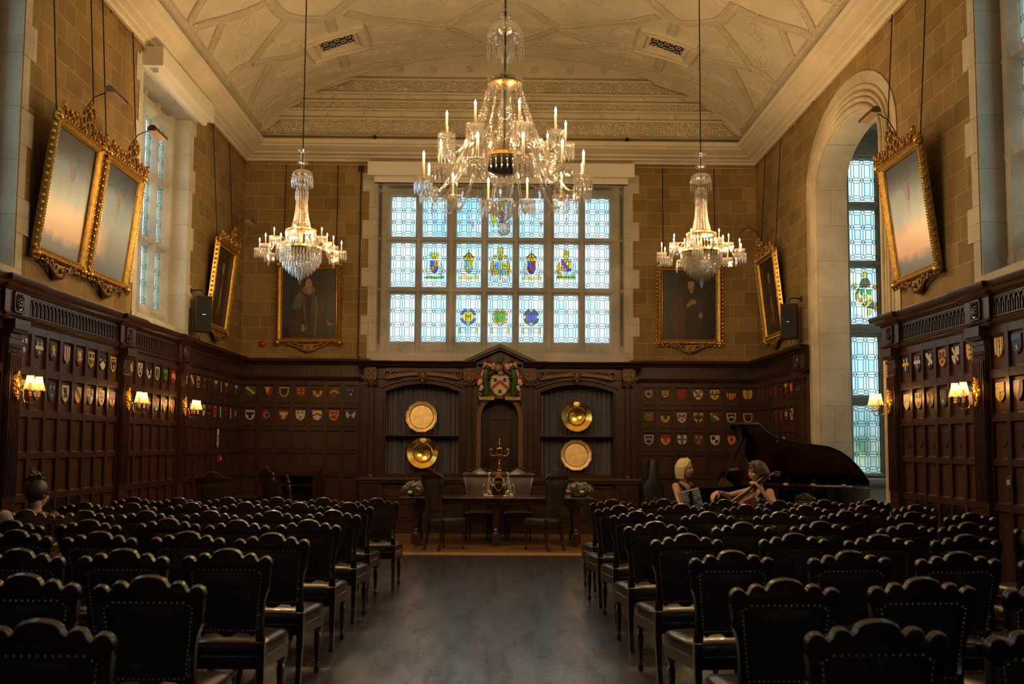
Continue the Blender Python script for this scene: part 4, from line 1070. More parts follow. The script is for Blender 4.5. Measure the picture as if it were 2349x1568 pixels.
    if t == 'disc': return [dsc(0, -.48, .3, 14)]
    return []
SHM = {}
def shield_mesh(field, parts):
    key = (field, tuple(parts))
    if key in SHM: return SHM[key]
    s = .172; a = MB(); a.M = Matrix.Scale(s, 4)
    a.cur = HK.index('brown') ; a.prism(scl(SO, 1.06, 0, -.5), -.05, 0)
    inner = SO; edge = None; k = 1.
    ps = list(parts)
    if ps and ps[0][0] == 'bordure':
        a.cur = HK.index(ps[0][1]); a.prism(SO, -.085, -.05); k = .76; ps = ps[1:]
    a.cur = HK.index(field); a.prism(scl(SO, k, 0, -.47), -.10, -.05)
    c = MB(); c.M = Matrix.Scale(s, 4)
    for i, (t, col) in enumerate(ps):
        c.cur = HK.index(col)
        for poly in ordn(t): c.prism(scl(poly, k, 0, -.47), -.118-.012*i, -.095)
    mats = [M['h_'+h] for h in HK]
    SHM[key] = (a, c, mats); return SHM[key]
SHP = {}
def shield(loc, rz, field, parts, label, group, text=None):
    key = (field, tuple(parts))
    if key not in SHP:
        a, c, mats = shield_mesh(field, parts)
        o = a.build('heraldic_shield', mats); ch = c.build('charge', mats, o) if c.v else None
        SHP[key] = (o, ch); o.location = loc; o.rotation_euler.z = rz
    else:
        o0, ch = SHP[key]; o = o0.copy(); COL.objects.link(o); o.location = loc; o.rotation_euler.z = rz
        if ch: cc = ch.copy(); COL.objects.link(cc); cc.parent = o
    tag(o, label, 'shield', group)
    if text:
        t = text_mesh(text, .036, M['gilt_ink'], 'inscription', o, (0, .004-.0, -.215), .0006, shear=.2, bold=.0006)
    return o
M['gilt_ink'] = P('gilt_lettering', (.42, .22, .03), .4)
ORD = ['first', 'second', 'third', 'fourth', 'fifth', 'sixth', 'seventh', 'eighth', 'ninth', 'tenth', 'eleventh', 'twelfth']
RZT = [2.63, 2.20, 1.785]; RN = ['top', 'second', 'third']
PN = dict(chevron='chevron', chevrons='two chevrons', bend='diagonal band', cross='cross', saltire='saltire', flanks='side wedges', fess='band', chief='top band', pale='stripe', pales='stripes', half='half', quarters='quarters', balls='discs', column='disc column',
          stars='stars', star4='four stars', moons='crescents', eagle='eagle', lion='lion', lions3='three beasts', fret='lattice', fusils='lozenges', drops='specks', lily='lilies', ring='ring', pile='wedge', disc='disc', bordure='border')
def row(cells, zrow, specs, place, wall, order=1, where='', texts=None, group=None):
    """cells in order as counted from the landmark"""
    for i, sp_ in enumerate(specs):
        if sp_ is None or i >= len(cells): continue
        field, parts = sp_
        x = cells[i]
        d = 'plain' if not parts else ' and '.join('%s %s' % (c, PN[t]) for t, c in parts[:2])
        if parts and len(parts) > 1: d = '%s %s and %s' % (parts[0][1], PN[parts[0][0]], PN[parts[1][0]])
        lab = '%s shield, %s, %s row, %s %s' % (field, d, RN[zrow], ORD[i], place)
        loc, rz = wall(x, RZT[zrow])
        shield(loc, rz, field, parts, lab, group or 'painted shields on the oak panelling', texts[i] if texts and i < len(texts) else None)
def wback(x, z): return (x, YB-.0705, z), 0
def wleft(x, z): return (-W+.0705, x, z), PI/2
def wright(x, z): return (W-.0705, -x, z), -PI/2
B = 'bordure'
cl = [c[0] for c in cells_bl]
row(cl, 0, [('green', [('bend', 'gold')]), ('black', [('half', 'red'), ('pile', 'gold')]), ('black', [(B, 'gold')]), ('red', [('star4', 'gold')]), ('gold', [('chief', 'black'), ('lion', 'black')]), ('brown', [('chevron', 'gold')]), ('black', [('moons', 'white')])], 'from the left corner, back wall', wback)
row(cl, 1, [('white', [('eagle', 'black')]), ('red', [('half', 'black'), ('ring', 'gold')]), ('red', [('eagle', 'white')]), ('white', [('lions3', 'red')]), ('white', [('chevron', 'red')]), ('red', [(B, 'gold'), ('chevron', 'gold')]), ('navy', [('flanks', 'white')])], 'from the left corner, back wall', wback,
    texts=['Sir Richard Lyons\n1990', 'Samuel Duncan\nKelly\n1994', 'William Leslie\nMedley\n1999', 'Timothy Peter B\nCresswell-Gilbert\n2002', 'Michael John\nNickless\n2008', 'Andrew Richard\nPaul Lowden\n2011', 'Sir Gordon\nDowney\n2013'])
cr = [c[0] for c in cells_br]
row(cr, 0, [('gold', [(B, 'black'), ('disc', 'black')]), ('black', [('ring', 'gold'), ('fusils', 'gold')]), ('red', [('balls', 'brown')]), ('white', [('saltire', 'brown'), ('moons', 'brown')]), ('yellow', [('fess', 'brown'), ('balls', 'brown')]), ('gold', [('pales', 'red'), ('chief', 'black')]), ('gold', [('pale', 'black'), ('column', 'gold')])], 'right of screen, back wall', wback)
row(cr, 1, [('black', [('fret', 'gold')]), ('gold', [('chief', 'black'), ('lion', 'black')]), ('white', [('chevron', 'brown'), ('balls', 'brown')]), ('gold', [('cross', 'black'), ('star4', 'black')]), ('green', [('bend', 'gold'), ('balls', 'green')]), ('black', [(B, 'gold'), ('chevron', 'white')]), ('black', [(B, 'gold'), ('lions3', 'brown')])], 'right of screen, back wall', wback)
row(cr, 2, [('navy', [(B, 'white'), ('chevrons', 'white')]), ('gold', [('chief', 'red'), ('lion', 'red')]), ('white', [('cross', 'red'), ('pale', 'blue')]), ('red', [('flanks', 'green'), ('stars', 'gold')]), ('black', [(B, 'white'), ('quarters', 'white')]), ('gold', [(B, 'red'), ('lion', 'black')]), None], 'right of screen, back wall', wback,
    texts=['Richard E P\nBudden\n2004', 'Jonathan P\nMunday\n2003/05', 'Richard L\nFenton\n2006', 'R J Chesshire\n2009', 'Patrick\nConnaughty\n2010', 'Martin J\nPearson\n2012'])
ci = [c[0] for c in cells_l]
def sel(a, b, cells): return [c for c in cells if a < c < b]
A = sel(9.8, 12.5, ci)
row(A, 0, [('navy', [('fess', 'black'), ('lions3', 'white')]), ('navy', [('fess', 'white'), ('stars', 'gold')]), ('black', [('lion', 'gold')]), ('purple', [('pales', 'white')]), ('brown', [('lion', 'white'), ('drops', 'white')]), ('black', [(B, 'yellow'), ('cross', 'yellow')]), ('white', [('chief', 'black'), ('chevron', 'black')]), ('black', [(B, 'yellow'), ('balls', 'yellow')])], 'in nearest full left-wall bay', wleft)
row(A, 1, [('navy', [('chief', 'white')]), ('white', [('chevron', 'red'), ('lions3', 'gold')]), ('navy', [('lily', 'gold')]), ('white', [('drops', 'black'), ('lion', 'black')]), ('gold', [('bend', 'navy')]), ('white', [('quarters', 'navy'), ('lions3', 'gold')]), ('white', [('fusils', 'red')]), ('white', [('cross', 'red'), ('chief', 'blue')])], 'in nearest full left-wall bay', wleft,
    texts=['Henry Francis\n1909', 'Alfred Calvert\n1911', 'Percy Robert Adams\nCrossley Selby\n1927', 'Arthur Spencer\nHume\n1930', 'Peter\n1932', 'William Adair\nHayes\n1934', 'Frank Lee\n1936', 'Eric Arthur\nWebb\n1938'])
A = sel(12.7, 14.8, ci)
row(A, 0, [('green', [('lion', 'gold'), ('drops', 'gold')]), ('black', [(B, 'white'), ('saltire', 'white')]), ('white', [('chief', 'black'), ('lion', 'black')]), ('black', [(B, 'white'), ('column', 'white')]), ('green', [('lions3', 'gold')]), ('red', [('chevrons', 'white')])], 'in middle left-wall bay', wleft)
row(A, 1, [('blue', [('chief', 'navy')]), ('blue', [('drops', 'white')]), ('black', [('stars', 'gold'), ('fess', 'gold')]), ('white', [('saltire', 'blue'), ('chief', 'red')]), ('red', [('cross', 'white'), ('quarters', 'gold')]), ('gold', [('half', 'red'), ('balls', 'green')])], 'in middle left-wall bay', wleft,
    texts=['John Hall\n1948', 'Edgar Ray\n1950', 'Francis Chapman\n1952', 'Geoffrey Ball\n1955', 'Sidney Cole\n1958', 'Ralph Green\nwood\n1960'])
A = sel(14.9, 18.5, ci)
row(A, 0, [('green', [('chief', 'yellow'), ('saltire', 'yellow')]), ('purple', [('bend', 'white')]), ('black', [(B, 'yellow'), ('balls', 'white')]), ('brown', [('chevron', 'black')]), ('black', [(B, 'brown')]), ('brown', [('chief', 'yellow')]), ('black', [('pale', 'gold')]), ('red', [('chief', 'gold')]), ('brown', [('lion', 'black')]), ('brown', [('chief', 'white')])], 'in farthest left-wall bay', wleft)
row(A, 1, [('white', [('pales', 'blue')]), ('white', [('quarters', 'red')]), ('black', [('lion', 'white')]), ('white', [('chevron', 'green')]), ('red', [('fess', 'black')]), ('red', [(B, 'gold')]), ('green', [('pale', 'white')]), ('navy', [('chief', 'red')]), ('black', [('pale', 'white')]), ('navy', [('disc', 'gold')])], 'in farthest left-wall bay', wleft,
    texts=['Noel Moore\n1962', 'Jack Stone\n1964', 'Denis Hill\n1966', 'Hugh Lane\n1968', 'Guy Martin\n1970', 'Basil Wood\n1972', 'Ian Marsh\n1974', 'Leo Banks\n1976', 'Rex Dale\n1978', 'Max Field\n1980'])
A = sel(6.9, 9.6, ci)[::-1]
row(A, 0, [('red', [('chevron', 'gold')]), ('navy', [('cross', 'gold')]), ('black', [('lion', 'white')])], 'left wall, left of big pilaster', wleft)
row(A, 1, [('white', [('fess', 'red')]), ('green', [('bend', 'white')]), ('gold', [('eagle', 'black')])], 'left wall, left of big pilaster', wleft)
cj = [-c[0] for c in cells_r]
A = sel(9.8, 11.8, cj)[::-1] if sel(9.8, 11.8, cj)[0] < sel(9.8, 11.8, cj)[-1] else sel(9.8, 11.8, cj)
wr2 = lambda y, z: ((W-.0705, y, z), -PI/2)
row(A, 0, [('navy', [('fess', 'yellow'), ('lions3', 'white')]), ('navy', [('fess', 'white'), ('lions3', 'gold')]), ('black', [('bend', 'white'), ('balls', 'white')]), ('gold', [('chevron', 'purple'), ('balls', 'purple')]), ('black', [('saltire', 'white'), ('quarters', 'white')]), ('yellow', [('pale', 'black'), ('column', 'yellow')])], 'from the arch, right wall', wr2)
row(A, 1, [('white', [('chevron', 'gold')]), ('gold', [('balls', 'white'), ('stars', 'navy')]), ('black', [('flanks', 'gold')]), ('black', [('moons', 'white')]), ('navy', [('lily', 'white')]), ('white', [('chief', 'blue')])], 'from the arch, right wall', wr2)
A = sorted(sel(6.9, 9.6, cj), reverse=True)
row(A, 0, [('gold', [('column', 'navy'), ('pales', 'white')]), ('navy', [('lions3', 'white'), ('chief', 'blue')]), ('green', [('chevron', 'gold')])], 'past nearer lamp, right wall', wr2)
row(A, 1, [('gold', [('fusils', 'white'), ('quarters', 'yellow')]), ('red', [('half', 'purple'), ('pile', 'white')]), ('white', [('eagle', 'navy')])], 'past nearer lamp, right wall', wr2)
A = sorted([-c[0] for c in cells_f if 15.8 < -c[0] < 18.45])
row(A, 0, [('black', [('column', 'yellow'), (B, 'yellow')]), ('red', [('lion', 'gold')]), ('brown', [('chief', 'gold')]), ('black', [('cross', 'brown')]), ('red', [('chevron', 'brown')]), ('brown', [('lion', 'black')])], 'beyond the arch, right wall', wr2)
row(A, 1, [('white', [('chevron', 'red'), ('balls', 'red')]), ('white', [('bend', 'red'), ('stars', 'black')]), ('brown', [('chevrons', 'white')]), ('purple', [('cross', 'brown')]), ('brown', [('fess', 'black')])], 'beyond the arch, right wall', wr2)
# blank carved shield shapes in the third row of the right wall
for nm, A_ in (('arch', sel(9.8, 11.8, cj)), ('near', sel(6.9, 9.6, cj))):
    for y in A_:
        mb = MB(); s = .17; mb.M = Matrix.Scale(s, 4); mb.prism(SO, -.045, 0)
        o = mb.build('blank_shield', M['oak'], wl_r, bevel=.0015)
        o.location = (-y, -.0705, 1.76)
# ================================================================ CHAIRS AND TABLE
def crest_profile(hw, zs):
    """half outline from the crown of the crest outward (x, dz); simple audience chair"""
    p = [(0, 0)] + [(.070*math.sin(t), -.026*(1-math.cos(t))*1.15) for t in (.5, .9, 1.25, 1.57)]
    p += [(.078, -.043), (.090, -.049), (.100, -.046), (.106, -.036)]
    p += [(.114, -.029), (.128, -.026), (.142, -.030), (.150, -.040)]
    p += [(.156, -.055), (.166, -.066), (.178, -.067), (.186, -.060), (.192, -.050)]
    p += [(.204, -.043), (.218, -.043), (.232, -.052), (.239, -.068), (.240, -.09)]
    return p
def sides():
    return [(.236, -.125), (.231, -.165), (.228, -.195), (.231, -.205), (.222, -.222), (.206, -.27), (.197, -.33), (.193, -.40), (.194, -.46), (.200, -.515)]
def chair_meshes(kind='hall'):
    D = {}
    lean = RX(7)
    zt = .99
    hi = kind == 'hall'
    k = 1.
    mb = MB()
    cp = crest_profile(.24, 0); sd = sides()
    outl = cp+sd
    pw, pb = .19, .155
    ptop, pbot = -.115, -.445
    right = [(x, z) for x, z in outl]
    full = [(-x, z) for x, z in reversed(right[1:])] + right
    # frame made of top block, stiles and bottom rail round the pad opening
    M0 = T(0, -.205, .47) @ lean @ T(0, 0, zt-.47+.004)
    mb.M = M0
    top = [(-x, z) for x, z in reversed(cp[1:])] + cp + [(.238, ptop), (-.238, ptop)]
    # triangulate via strips so the outline stays crisp
    def strip(uppts, zlow, y0, y1):
        for a, b in zip(uppts[:-1], uppts[1:]):
            if abs(b[0]-a[0]) < 1e-6: continue
            mb.prism([(a[0], zlow), (b[0], zlow), (b[0], b[1]), (a[0], a[1])], y0, y1)
    T_ = .019
    ring_in = [(-pw, ptop)] + [(pw, ptop)] + [(pb, pbot), (-pb, pbot)]
    n = len(top)
    vs = [(x, -T_, z) for x, z in top[:-2]]
    mb.prism([(x, z) for x, z in top], -T_, T_)
    for s in (-1, 1):
        xs = [(.238, ptop)] + sd
        for a, b in zip(xs[:-1], xs[1:]):
            def inn(z): t = min(1, max(0, (ptop-z)/(ptop-pbot))); return pw+(pb-pw)*t
            mb.prism([(s*inn(a[1]), a[1]), (s*a[0], a[1]), (s*b[0], b[1]), (s*inn(b[1]), b[1])], -T_, T_)
    sc_ = [(-pb, -.470), (-.14, -.485), (-.115, -.468), (-.06, -.462), (-.04, -.475), (-.025, -.486), (-.0, -.488), (.025, -.486), (.04, -.475), (.06, -.462), (.115, -.468), (.14, -.485), (pb, -.470)]
    mb.prism([(-pb, pbot), (pb, pbot)] + list(reversed(sc_)), -T_, T_)
    D['back_frame'] = (mb, 'chairwood', .005, 35)
    mb = MB(); mb.M = M0                      # rounded lip following the crest
    for yy in (-.010, .010):
        mb.tube([(x, yy, z-.004) for x, z in top[:-2]], .0105, 6)
        for s in (-1, 1): mb.tube([(s*(x-.004), yy, z) for x, z in [(.238, ptop)]+sd], .0105, 6)
    D['crest_moulding'] = (mb, 'chairwood', 0, 60)
    mb = MB(); mb.M = M0
    nx, nz = 8, 10; V = []
    for side in (-1, 1):
        o = len(V)
        for j in range(nz+1):
            t = j/nz; hw = pw+(pb-pw)*t
            for i in range(nx+1):
                u = -1+2*i/nx; b_ = (1-u**4)*(1-(2*t-1)**4)
                V.append((u*hw, side*(.012+.020*b_), ptop+(pbot-ptop)*t))
    F = []
    for side in (0, 1):
        o = side*(nx+1)*(nz+1)
        for j in range(nz):
            for i in range(nx): F.append((o+j*(nx+1)+i, o+j*(nx+1)+i+1, o+(j+1)*(nx+1)+i+1, o+(j+1)*(nx+1)+i))
    mb.add(V, F); D['back_pad'] = (mb, 'leather', 0, 60)
    mb = MB(); mb.M = M0
    def stud(x, y, z, r=.0042): mb.ball((x, y, z), r, 5, 3)
    for side in (-1, 1):
        y = side*.0205
        for i in range(15):
            u = -1+2*i/14; stud(u*(pw-.012), y, ptop+.004-(.014 if i in (0, 14) else 0)); 
            if i % 1 == 0: stud(u*(pb+.0), y, pbot-.004)
        for j in range(1, 16):
            t = j/16; hw = pw+(pb-pw)*t
            for s in (-1, 1): stud(s*(hw+.004), y, ptop+(pbot-ptop)*t)
    mb.M = Matrix.Identity(4)
    for i in range(26):
        y = -.17+.40*i/25; x = .205+.03*i/25
        for s in (-1, 1): stud(s*(x+.007), y, .395, .0036)
    for i in range(26): stud(-.235+.47*i/25, .245, .395, .0036); stud(-.19+.38*i/25, -.202, .395, .0036)
    D['nail_heads'] = (mb, 'studs', 0, 60)
    mb = MB()                                 # seat cushion
    out_ = []
    def ring(sx, z, yo=0):
        pts = []
        for (x, y) in [(-.200, -.195), (-.10, -.20), (.10, -.20), (.200, -.195), (.215, -.05), (.235, .12), (.245, .22), (.225, .245), (.12, .252), (-.12, .252), (-.225, .245), (-.245, .22), (-.235, .12), (-.215, -.05)]:
            pts.append((x*sx, (y-.02)*sx+.02, z))
        return pts
    rings = [ring(1, .385), ring(1.0, .43), ring(.985, .452), ring(.93, .470), ring(.75, .482), ring(.4, .487)]
    V = [p for r in rings for p in r]; n = 14; F = []
    for j in range(5):
        for i in range(n): F.append((j*n+i, j*n+(i+1) % n, (j+1)*n+(i+1) % n, (j+1)*n+i))
    F.append(tuple(5*n+i for i in range(n))); F.append(tuple(range(n-1, -1, -1)))
    mb.add(V, F); D['seat'] = (mb, 'leather', 0, 50)
    mb = MB(); r0 = ring(1.0, .385); r1 = ring(1.0, .325)
    V = r0+r1; F = [(i, (i+1) % n, n+(i+1) % n, n+i) for i in range(n)]+[tuple(n+i for i in range(n))]
    mb.add(V, F); D['seat_rail'] = (mb, 'chairwood', 0, 30)
    return D
def front_leg(mb, x, y, zt=.33):
    pr = [(.012, 0), (.019, .006), (.021, .025), (.013, .045), (.010, .055), (.019, .07), (.013, .083), (.016, .10), (.0225, .20), (.0245, .245), (.016, .252), (.026, .258), (.016, .265), (.022, .275), (.036, .295), (.036, .31), (.022, .325)]
    mb.lathe([(r, z*zt/.325) for r, z in pr], (x, y, 0), 12)
    mb.box(x-.024, x+.024, y-.024, y+.024, zt-.005, zt+.05)
def rear_leg(mb, x, top=.47):
    pts = [(x*1.0, -.205, top), (x, -.200, .40), (x, -.205, .28), (x*1.02, -.235, .14), (x*1.04, -.285, 0)]
    for a, b in zip(pts[:-1], pts[1:]):
        wa = .021 if a[2] > .2 else .017; wb = .021 if b[2] > .2 else .016
        mb.add([(a[0]-wa, a[1]-wa, a[2]), (a[0]+wa, a[1]-wa, a[2]), (a[0]+wa, a[1]+wa, a[2]), (a[0]-wa, a[1]+wa, a[2]), (b[0]-wb, b[1]-wb, b[2]), (b[0]+wb, b[1]-wb, b[2]), (b[0]+wb, b[1]+wb, b[2]), (b[0]-wb, b[1]+wb, b[2])],
               [(0,1,2,3), (7,6,5,4), (0,4,5,1), (1,5,6,2), (2,6,7,3), (3,7,4,0)])
def make_chair(name='dining_chair'):
    t = empty(name)
    for k, (mb, mat, bev, sm) in chair_meshes().items(): mb.build(k, M[mat], t, smooth=sm, bevel=bev)
    for s in (-1, 1):
        mb = MB(); front_leg(mb, s*.205, .205); mb.build('leg', M['chairwood'], t, smooth=40)
        mb = MB(); rear_leg(mb, s*.185); mb.build('leg', M['chairwood'], t, smooth=60)
    return reg(t)
proto = make_chair(); used = [False]
def place(proto_, x, y, rz, label, group, used=used, cat='chair', sc_=1., z=0):
    o = proto_ if not used[0] else copy_tree(proto_)
    used[0] = True
    o.location = (x, y, z); o.rotation_euler = (0, 0, rz); o.scale = (sc_,)*3
    tag(o, label, cat, group); return o
LEFT = [
[(-1.34,11.18),(-1.93,11.21),(-2.46,11.25),(-2.97,11.20),(-3.46,11.05),(-3.96,11.09)],
[(-1.50,10.30),(-2.00,10.25),(-2.55,10.28),(-3.05,10.15),(-3.58,10.04),(-4.09,10.13)],
[(-1.46,9.11),(-1.99,9.00),(-2.52,8.95),(-3.04,8.91),(-3.60,8.92),(-4.12,8.95)],
[(-1.47,7.94),(-2.00,7.88),(-2.56,8.02),(-3.10,7.85),(-3.66,7.76)],
[(-1.47,6.77),(-2.05,6.86),(-2.62,6.83),(-3.21,6.93)],
[(-1.50,5.77),(-2.06,5.74),(-2.63,5.71)],
[(-1.53,4.62),(-2.10,4.66)],
[(-1.50,3.51)]]
RIGHT = [
[(1.21,11.17),(1.81,11.33),(2.49,11.30),(3.04,11.18),(3.59,11.33),(4.17,11.48)],
[(1.16,10.09),(1.84,10.38),(2.49,10.33),(3.07,10.26),(3.69,10.32),(4.26,10.46)],
[(1.22,9.20),(1.84,9.16),(2.51,9.19),(3.15,9.37),(3.74,9.29),(4.26,9.21)],
[(1.20,7.96),(1.85,7.92),(2.51,8.06),(3.12,7.91),(3.68,8.05),(4.24,7.95)],
[(1.23,6.88),(1.97,6.96),(2.54,6.90),(3.15,6.94),(3.72,6.80)],
[(1.27,5.80),(1.95,5.83),(2.57,5.80),(3.12,5.75)],
[(1.25,4.61),(1.89,4.68),(2.44,4.62)],
[(1.26,3.57),(1.83,3.52)]]
rnd = random.Random(11)
RWN = ['front', 'second', 'third', 'fourth', 'fifth', 'sixth', 'seventh', 'nearest']
for sd, rowsD, base in (('left', LEFT, 0), ('right', RIGHT, 5)):
    for ri, rw in enumerate(rowsD):
        for ci_, (x, y) in enumerate(rw):
            pos = 'beside the aisle' if ci_ == 0 else '%s from the aisle' % ORD[ci_]
            lab = 'carved dark leather-backed chair, %s row of the %s block, %s' % (RWN[ri], sd, pos)
            place(proto, x, y+.09, R_(base+rnd.uniform(-3, 3)), lab, 'audience chairs in the %s block' % sd)
# two ornate high-backed chairs in front of the table, carved armless
def highback(name, wide=.42, H=1.22, mat='leather', carved=False):
    t = empty(name)
    lean = RX(8); M0 = T(0, -.20, .47) @ lean
    h = H-.47; w = wide/2
    mb = MB(); mb.M = M0
    crest = [(0, h), (.018, h-.004), (.028, h-.02), (.045, h-.022), (.055, h-.035), (.075, h-.036), (.085, h-.052), (.11, h-.056), (.125, h-.075), (.15, h-.08), (.165, h-.078), (w-.02, h-.085), (w-.003, h-.10), (w, h-.12)]
    low = h-.16
    poly = [(-x, z) for x, z in reversed(crest[1:])]+crest+[(w-.01, low), (-(w-.01), low)]
    mb.prism(poly, -.02, .02)
    for s in (-1, 1):
        mb.prism([(s*(w-.05), low), (s*(w-.008), low), (s*(w+.0), low-.06), (s*(w-.035), low-.16), (s*(w-.06), .02), (s*(w-.10), .02), (s*(w-.085), low-.2)], -.02, .02)
        mb.ball((s*(w-.002), 0, low-.07), .016, 7, 5); mb.ball((s*(w-.02), -.0, h-.105), .022, 7, 5)
    mb.box(-(w-.08), w-.08, -.018, .018, .08, .14)
    mb.build('back_frame', M['chairwood'], t, bevel=.004, smooth=35)
    mb = MB(); mb.M = M0
    mb.tube([(x, 0, z) for x, z in poly[:-2]], .017, 6)
    if carved:
        for k in range(13):
            u = -1+k/6; mb.ball((u*w*.8, -.02, h-.02-.05*u*u+.02*(k % 2)), .024, 6, 4); mb.ball((u*w*.75, -.02, h-.06-.04*u*u), .022, 6, 4)
    else:
        for k in range(5): mb.ball(((k-2)*.045, 0, h-.012*abs(k-2)+.008), .013, 6, 4)
    mb.build('crest_carving', M['chairwood'], t, smooth=60)
    mb = MB(); mb.M = M0; nx, nz = 8, 10; V = []; F = []
    for side in (-1, 1):
        for j in range(nz+1):
            tt = j/nz; hw = (w-.052)+(-.034)*tt
            for i in range(nx+1):
                uu = -1+2*i/nx; V.append((uu*hw, side*(.014+.02*(1-uu**4)*(1-(2*tt-1)**4)), low+.0+(.14-low)*tt))
    for side in (0, 1):
        o = side*(nx+1)*(nz+1)
        for j in range(nz):
            for i in range(nx): F.append((o+j*(nx+1)+i, o+j*(nx+1)+i+1, o+(j+1)*(nx+1)+i+1, o+(j+1)*(nx+1)+i))
    mb.add(V, F); mb.build('back_pad', M[mat], t, smooth=60)
    mb = MB(); mb.M = M0
    for side in (-1, 1):
        for j in range(26):
            tt = j/25; hw = (w-.048)-.034*tt
            for s in (-1, 1): mb.ball((s*hw, side*.021, low+(.14-low)*tt), .004, 5, 3)
        for i in range(16):
            mb.ball((-w+.06+(2*w-.12)*i/15, side*.021, low+.003), .004, 5, 3)
    mb.build('nail_heads', M['studs'], t)
    cm = chair_meshes()
    for k in ('seat', 'seat_rail'):
        b_, mat_, bev, sm = cm[k]; b_.build(k, M[mat_], t, smooth=sm)
    for s in (-1, 1):
        mb = MB(); front_leg(mb, s*.205, .205); mb.build('leg', M['chairwood'], t, smooth=40)
        mb = MB(); rear_leg(mb, s*.145); mb.build('leg', M['chairwood'], t, smooth=60)
    if carved:
        for s in (-1, 1):
            mb = MB(); mb.tube([(s*.235, -.22, .70), (s*.26, -.10, .70), (s*.265, .08, .685), (s*.25, .14, .66)], [.016, .02, .022, .018], 7)
            mb.tube([(s*.25, .10, .67), (s*.245, .12, .55), (s*.235, .14, .42)], .016, 7); mb.build('arm', M['chairwood'], t, smooth=60)
    return reg(t)
hb = highback('high_backed_chair'); u1 = [False]
place(hb, -.83, 15.30, R_(-40), 'tall studded leather chair at left front of the long table, turned to the right', 'tall chairs in front of the table', u1)
place(hb, .70, 15.27, R_(36), 'tall studded leather chair at right front of the long table, turned to the left', 'tall chairs in front of the table', u1)
place(hb, -3.42, 15.9, R_(-48), 'tall studded chair turned sideways beside the bookstand in the far left corner', 'spare tall chairs in the corner', u1)
place(hb, -3.02, 15.6, R_(-72), 'tall studded chair half hidden right of the bookstand, far left', 'spare tall chairs in the corner', u1, sc_=.9)
hc = highback('armchair', .56, 1.19, 'leather_grey', True); u2 = [False]
place(hc, -.345, 16.95, R_(180), 'carved armchair with grey padded back behind the table, left of the silver beasts', 'carved armchairs behind the table', u2)
place(hc, .315, 16.95, R_(180), 'carved armchair with grey padded back behind the table, right of the silver beasts', 'carved armchairs behind the table', u2)
hm = highback('master_chair', .52, 1.16, 'leather', False); u3 = [False]
place(hm, -4.18, 15.0, R_(0), 'big dark padded chair with scrolled crest by the left wall, under the red call point', None, u3)
# long table
tb = empty('long_table', (-.03, 16.05, 0), 0, 'long dark polished table on turned trestle legs with castors, in front of the carved screen', 'table')
mb = MB(); mb.box(-1.53, 1.50, -.46, .46, .735, .765); mb.build('tabletop', M['mahog'], tb, bevel=.006)
mb = MB(); mb.box(-1.27, 1.24, -.40, -.37, .655, .735); mb.box(-1.27, 1.24, .37, .40, .655, .735)
for x in (-1.27, -.04, 1.20): mb.box(x, x+.04, -.38, .38, .655, .735)
mb.build('apron', M['mahog'], tb, bevel=.004)
for x in (-1.27, -.02, 1.24):
    mb = MB()
    for s in (-1, 1):
        yy = s*.30
        mb.prism([(x-.075, .655), (x+.075, .655), (x+.05, .55), (x+.045, .30), (x+.035, .20), (x-.035, .20), (x-.045, .30), (x-.05, .55)], yy-.035, yy+.035)
        mb.lathe([(.045, .18), (.06, .20), (.045, .22), (.05, .25), (.035, .28)], (x, yy, 0), 10)
        mb.box(x-.07, x+.07, yy-.06, yy+.06, .05, .19)
    mb.box(x-.03, x+.03, -.3, .3, .08, .14)
    for s in (-1, 1):
        for q in (-.30, .30):
            if abs(x+s*.3) > 1.42 : continue
            pts = [(x+s*.05, .43)]+[(x+s*(.05+.23*(1-math.cos(R_(a)))), .43+.225*math.sin(R_(a))) for a in range(15, 91, 15)]+[(x+s*.05, .655)]
            mb.prism(pts, q-.02, q+.02)
    lg = mb.build('leg', M['mahog'], tb, bevel=.003)
    for s in (-1, 1):
        mb = MB(); mb.lathe([(.022, -.012), (.024, -.01), (.024, .01), (.022, .012)], (x, s*.30, .024), 10, RY(90)); mb.box(x-.015, x+.015, s*.3-.01, s*.3+.01, .03, .055)
        mb.build('castor', M['brass_dk'], lg)
# side table far left and bookstand
st = empty('side_table', (-4.0, 15.72, 0), 0, 'low dark table by the left wall behind the front row of chairs', 'table')
mb = MB(); mb.box(-.62, .26, -.30, .30, .735, .76); mb.build('tabletop', M['mahog'], st, bevel=.004)
mb = MB(); mb.box(-.57, .21, -.26, .26, .66, .735); mb.build('apron', M['mahog'], st)
for x in (-.55, .19):
    for y in (-.24, .24): mb = MB(); mb.lathe([(.015, 0), (.022, .03), (.015, .06), (.02, .3), (.03, .5), (.02, .56), (.028, .66)], (x, y, 0), 9); mb.build('leg', M['mahog'], st, smooth=50)
mb = MB(); mb.box(-.045, .045, -.004, .004, 0, .17, RX(-12)); lf = mb.build('leaflet', M['paper'], loc=(-4.55, 15.6, .765)); tag(lf, 'small white leaflet with red print standing on the side table, far left', 'leaflet')
mb = MB(); mb.box(-.03, .03, -.026, -.022, .06, .12); mb.build('print', M['red'], lf)
mb = MB(); mb.ball((0, 0, .03), .03, 8, 6); bb = mb.build('red_bauble', M['red'], loc=(-4.36, 15.6, .762), smooth=60); tag(bb, 'tiny red ball beside the white leaflet on the side table', 'ornament')
bs = empty('bookstand', (-3.55, 17.95, 0), R_(-8), 'dark wooden open bookstand with sloping top against the back wall, left', 'stand')
mb = MB()
for x in (-.33, .29): mb.box(x, x+.04, -.2, .2, 0, 1.12)
mb.box(-.33, .33, .17, .2, 0, 1.12); mb.build('side_panel', M['oak'], bs)
for z in (.12, .5, .84): mb = MB(); mb.box(-.29, .29, -.19, .17, z, z+.025); mb.build('shelf', M['oak'], bs)
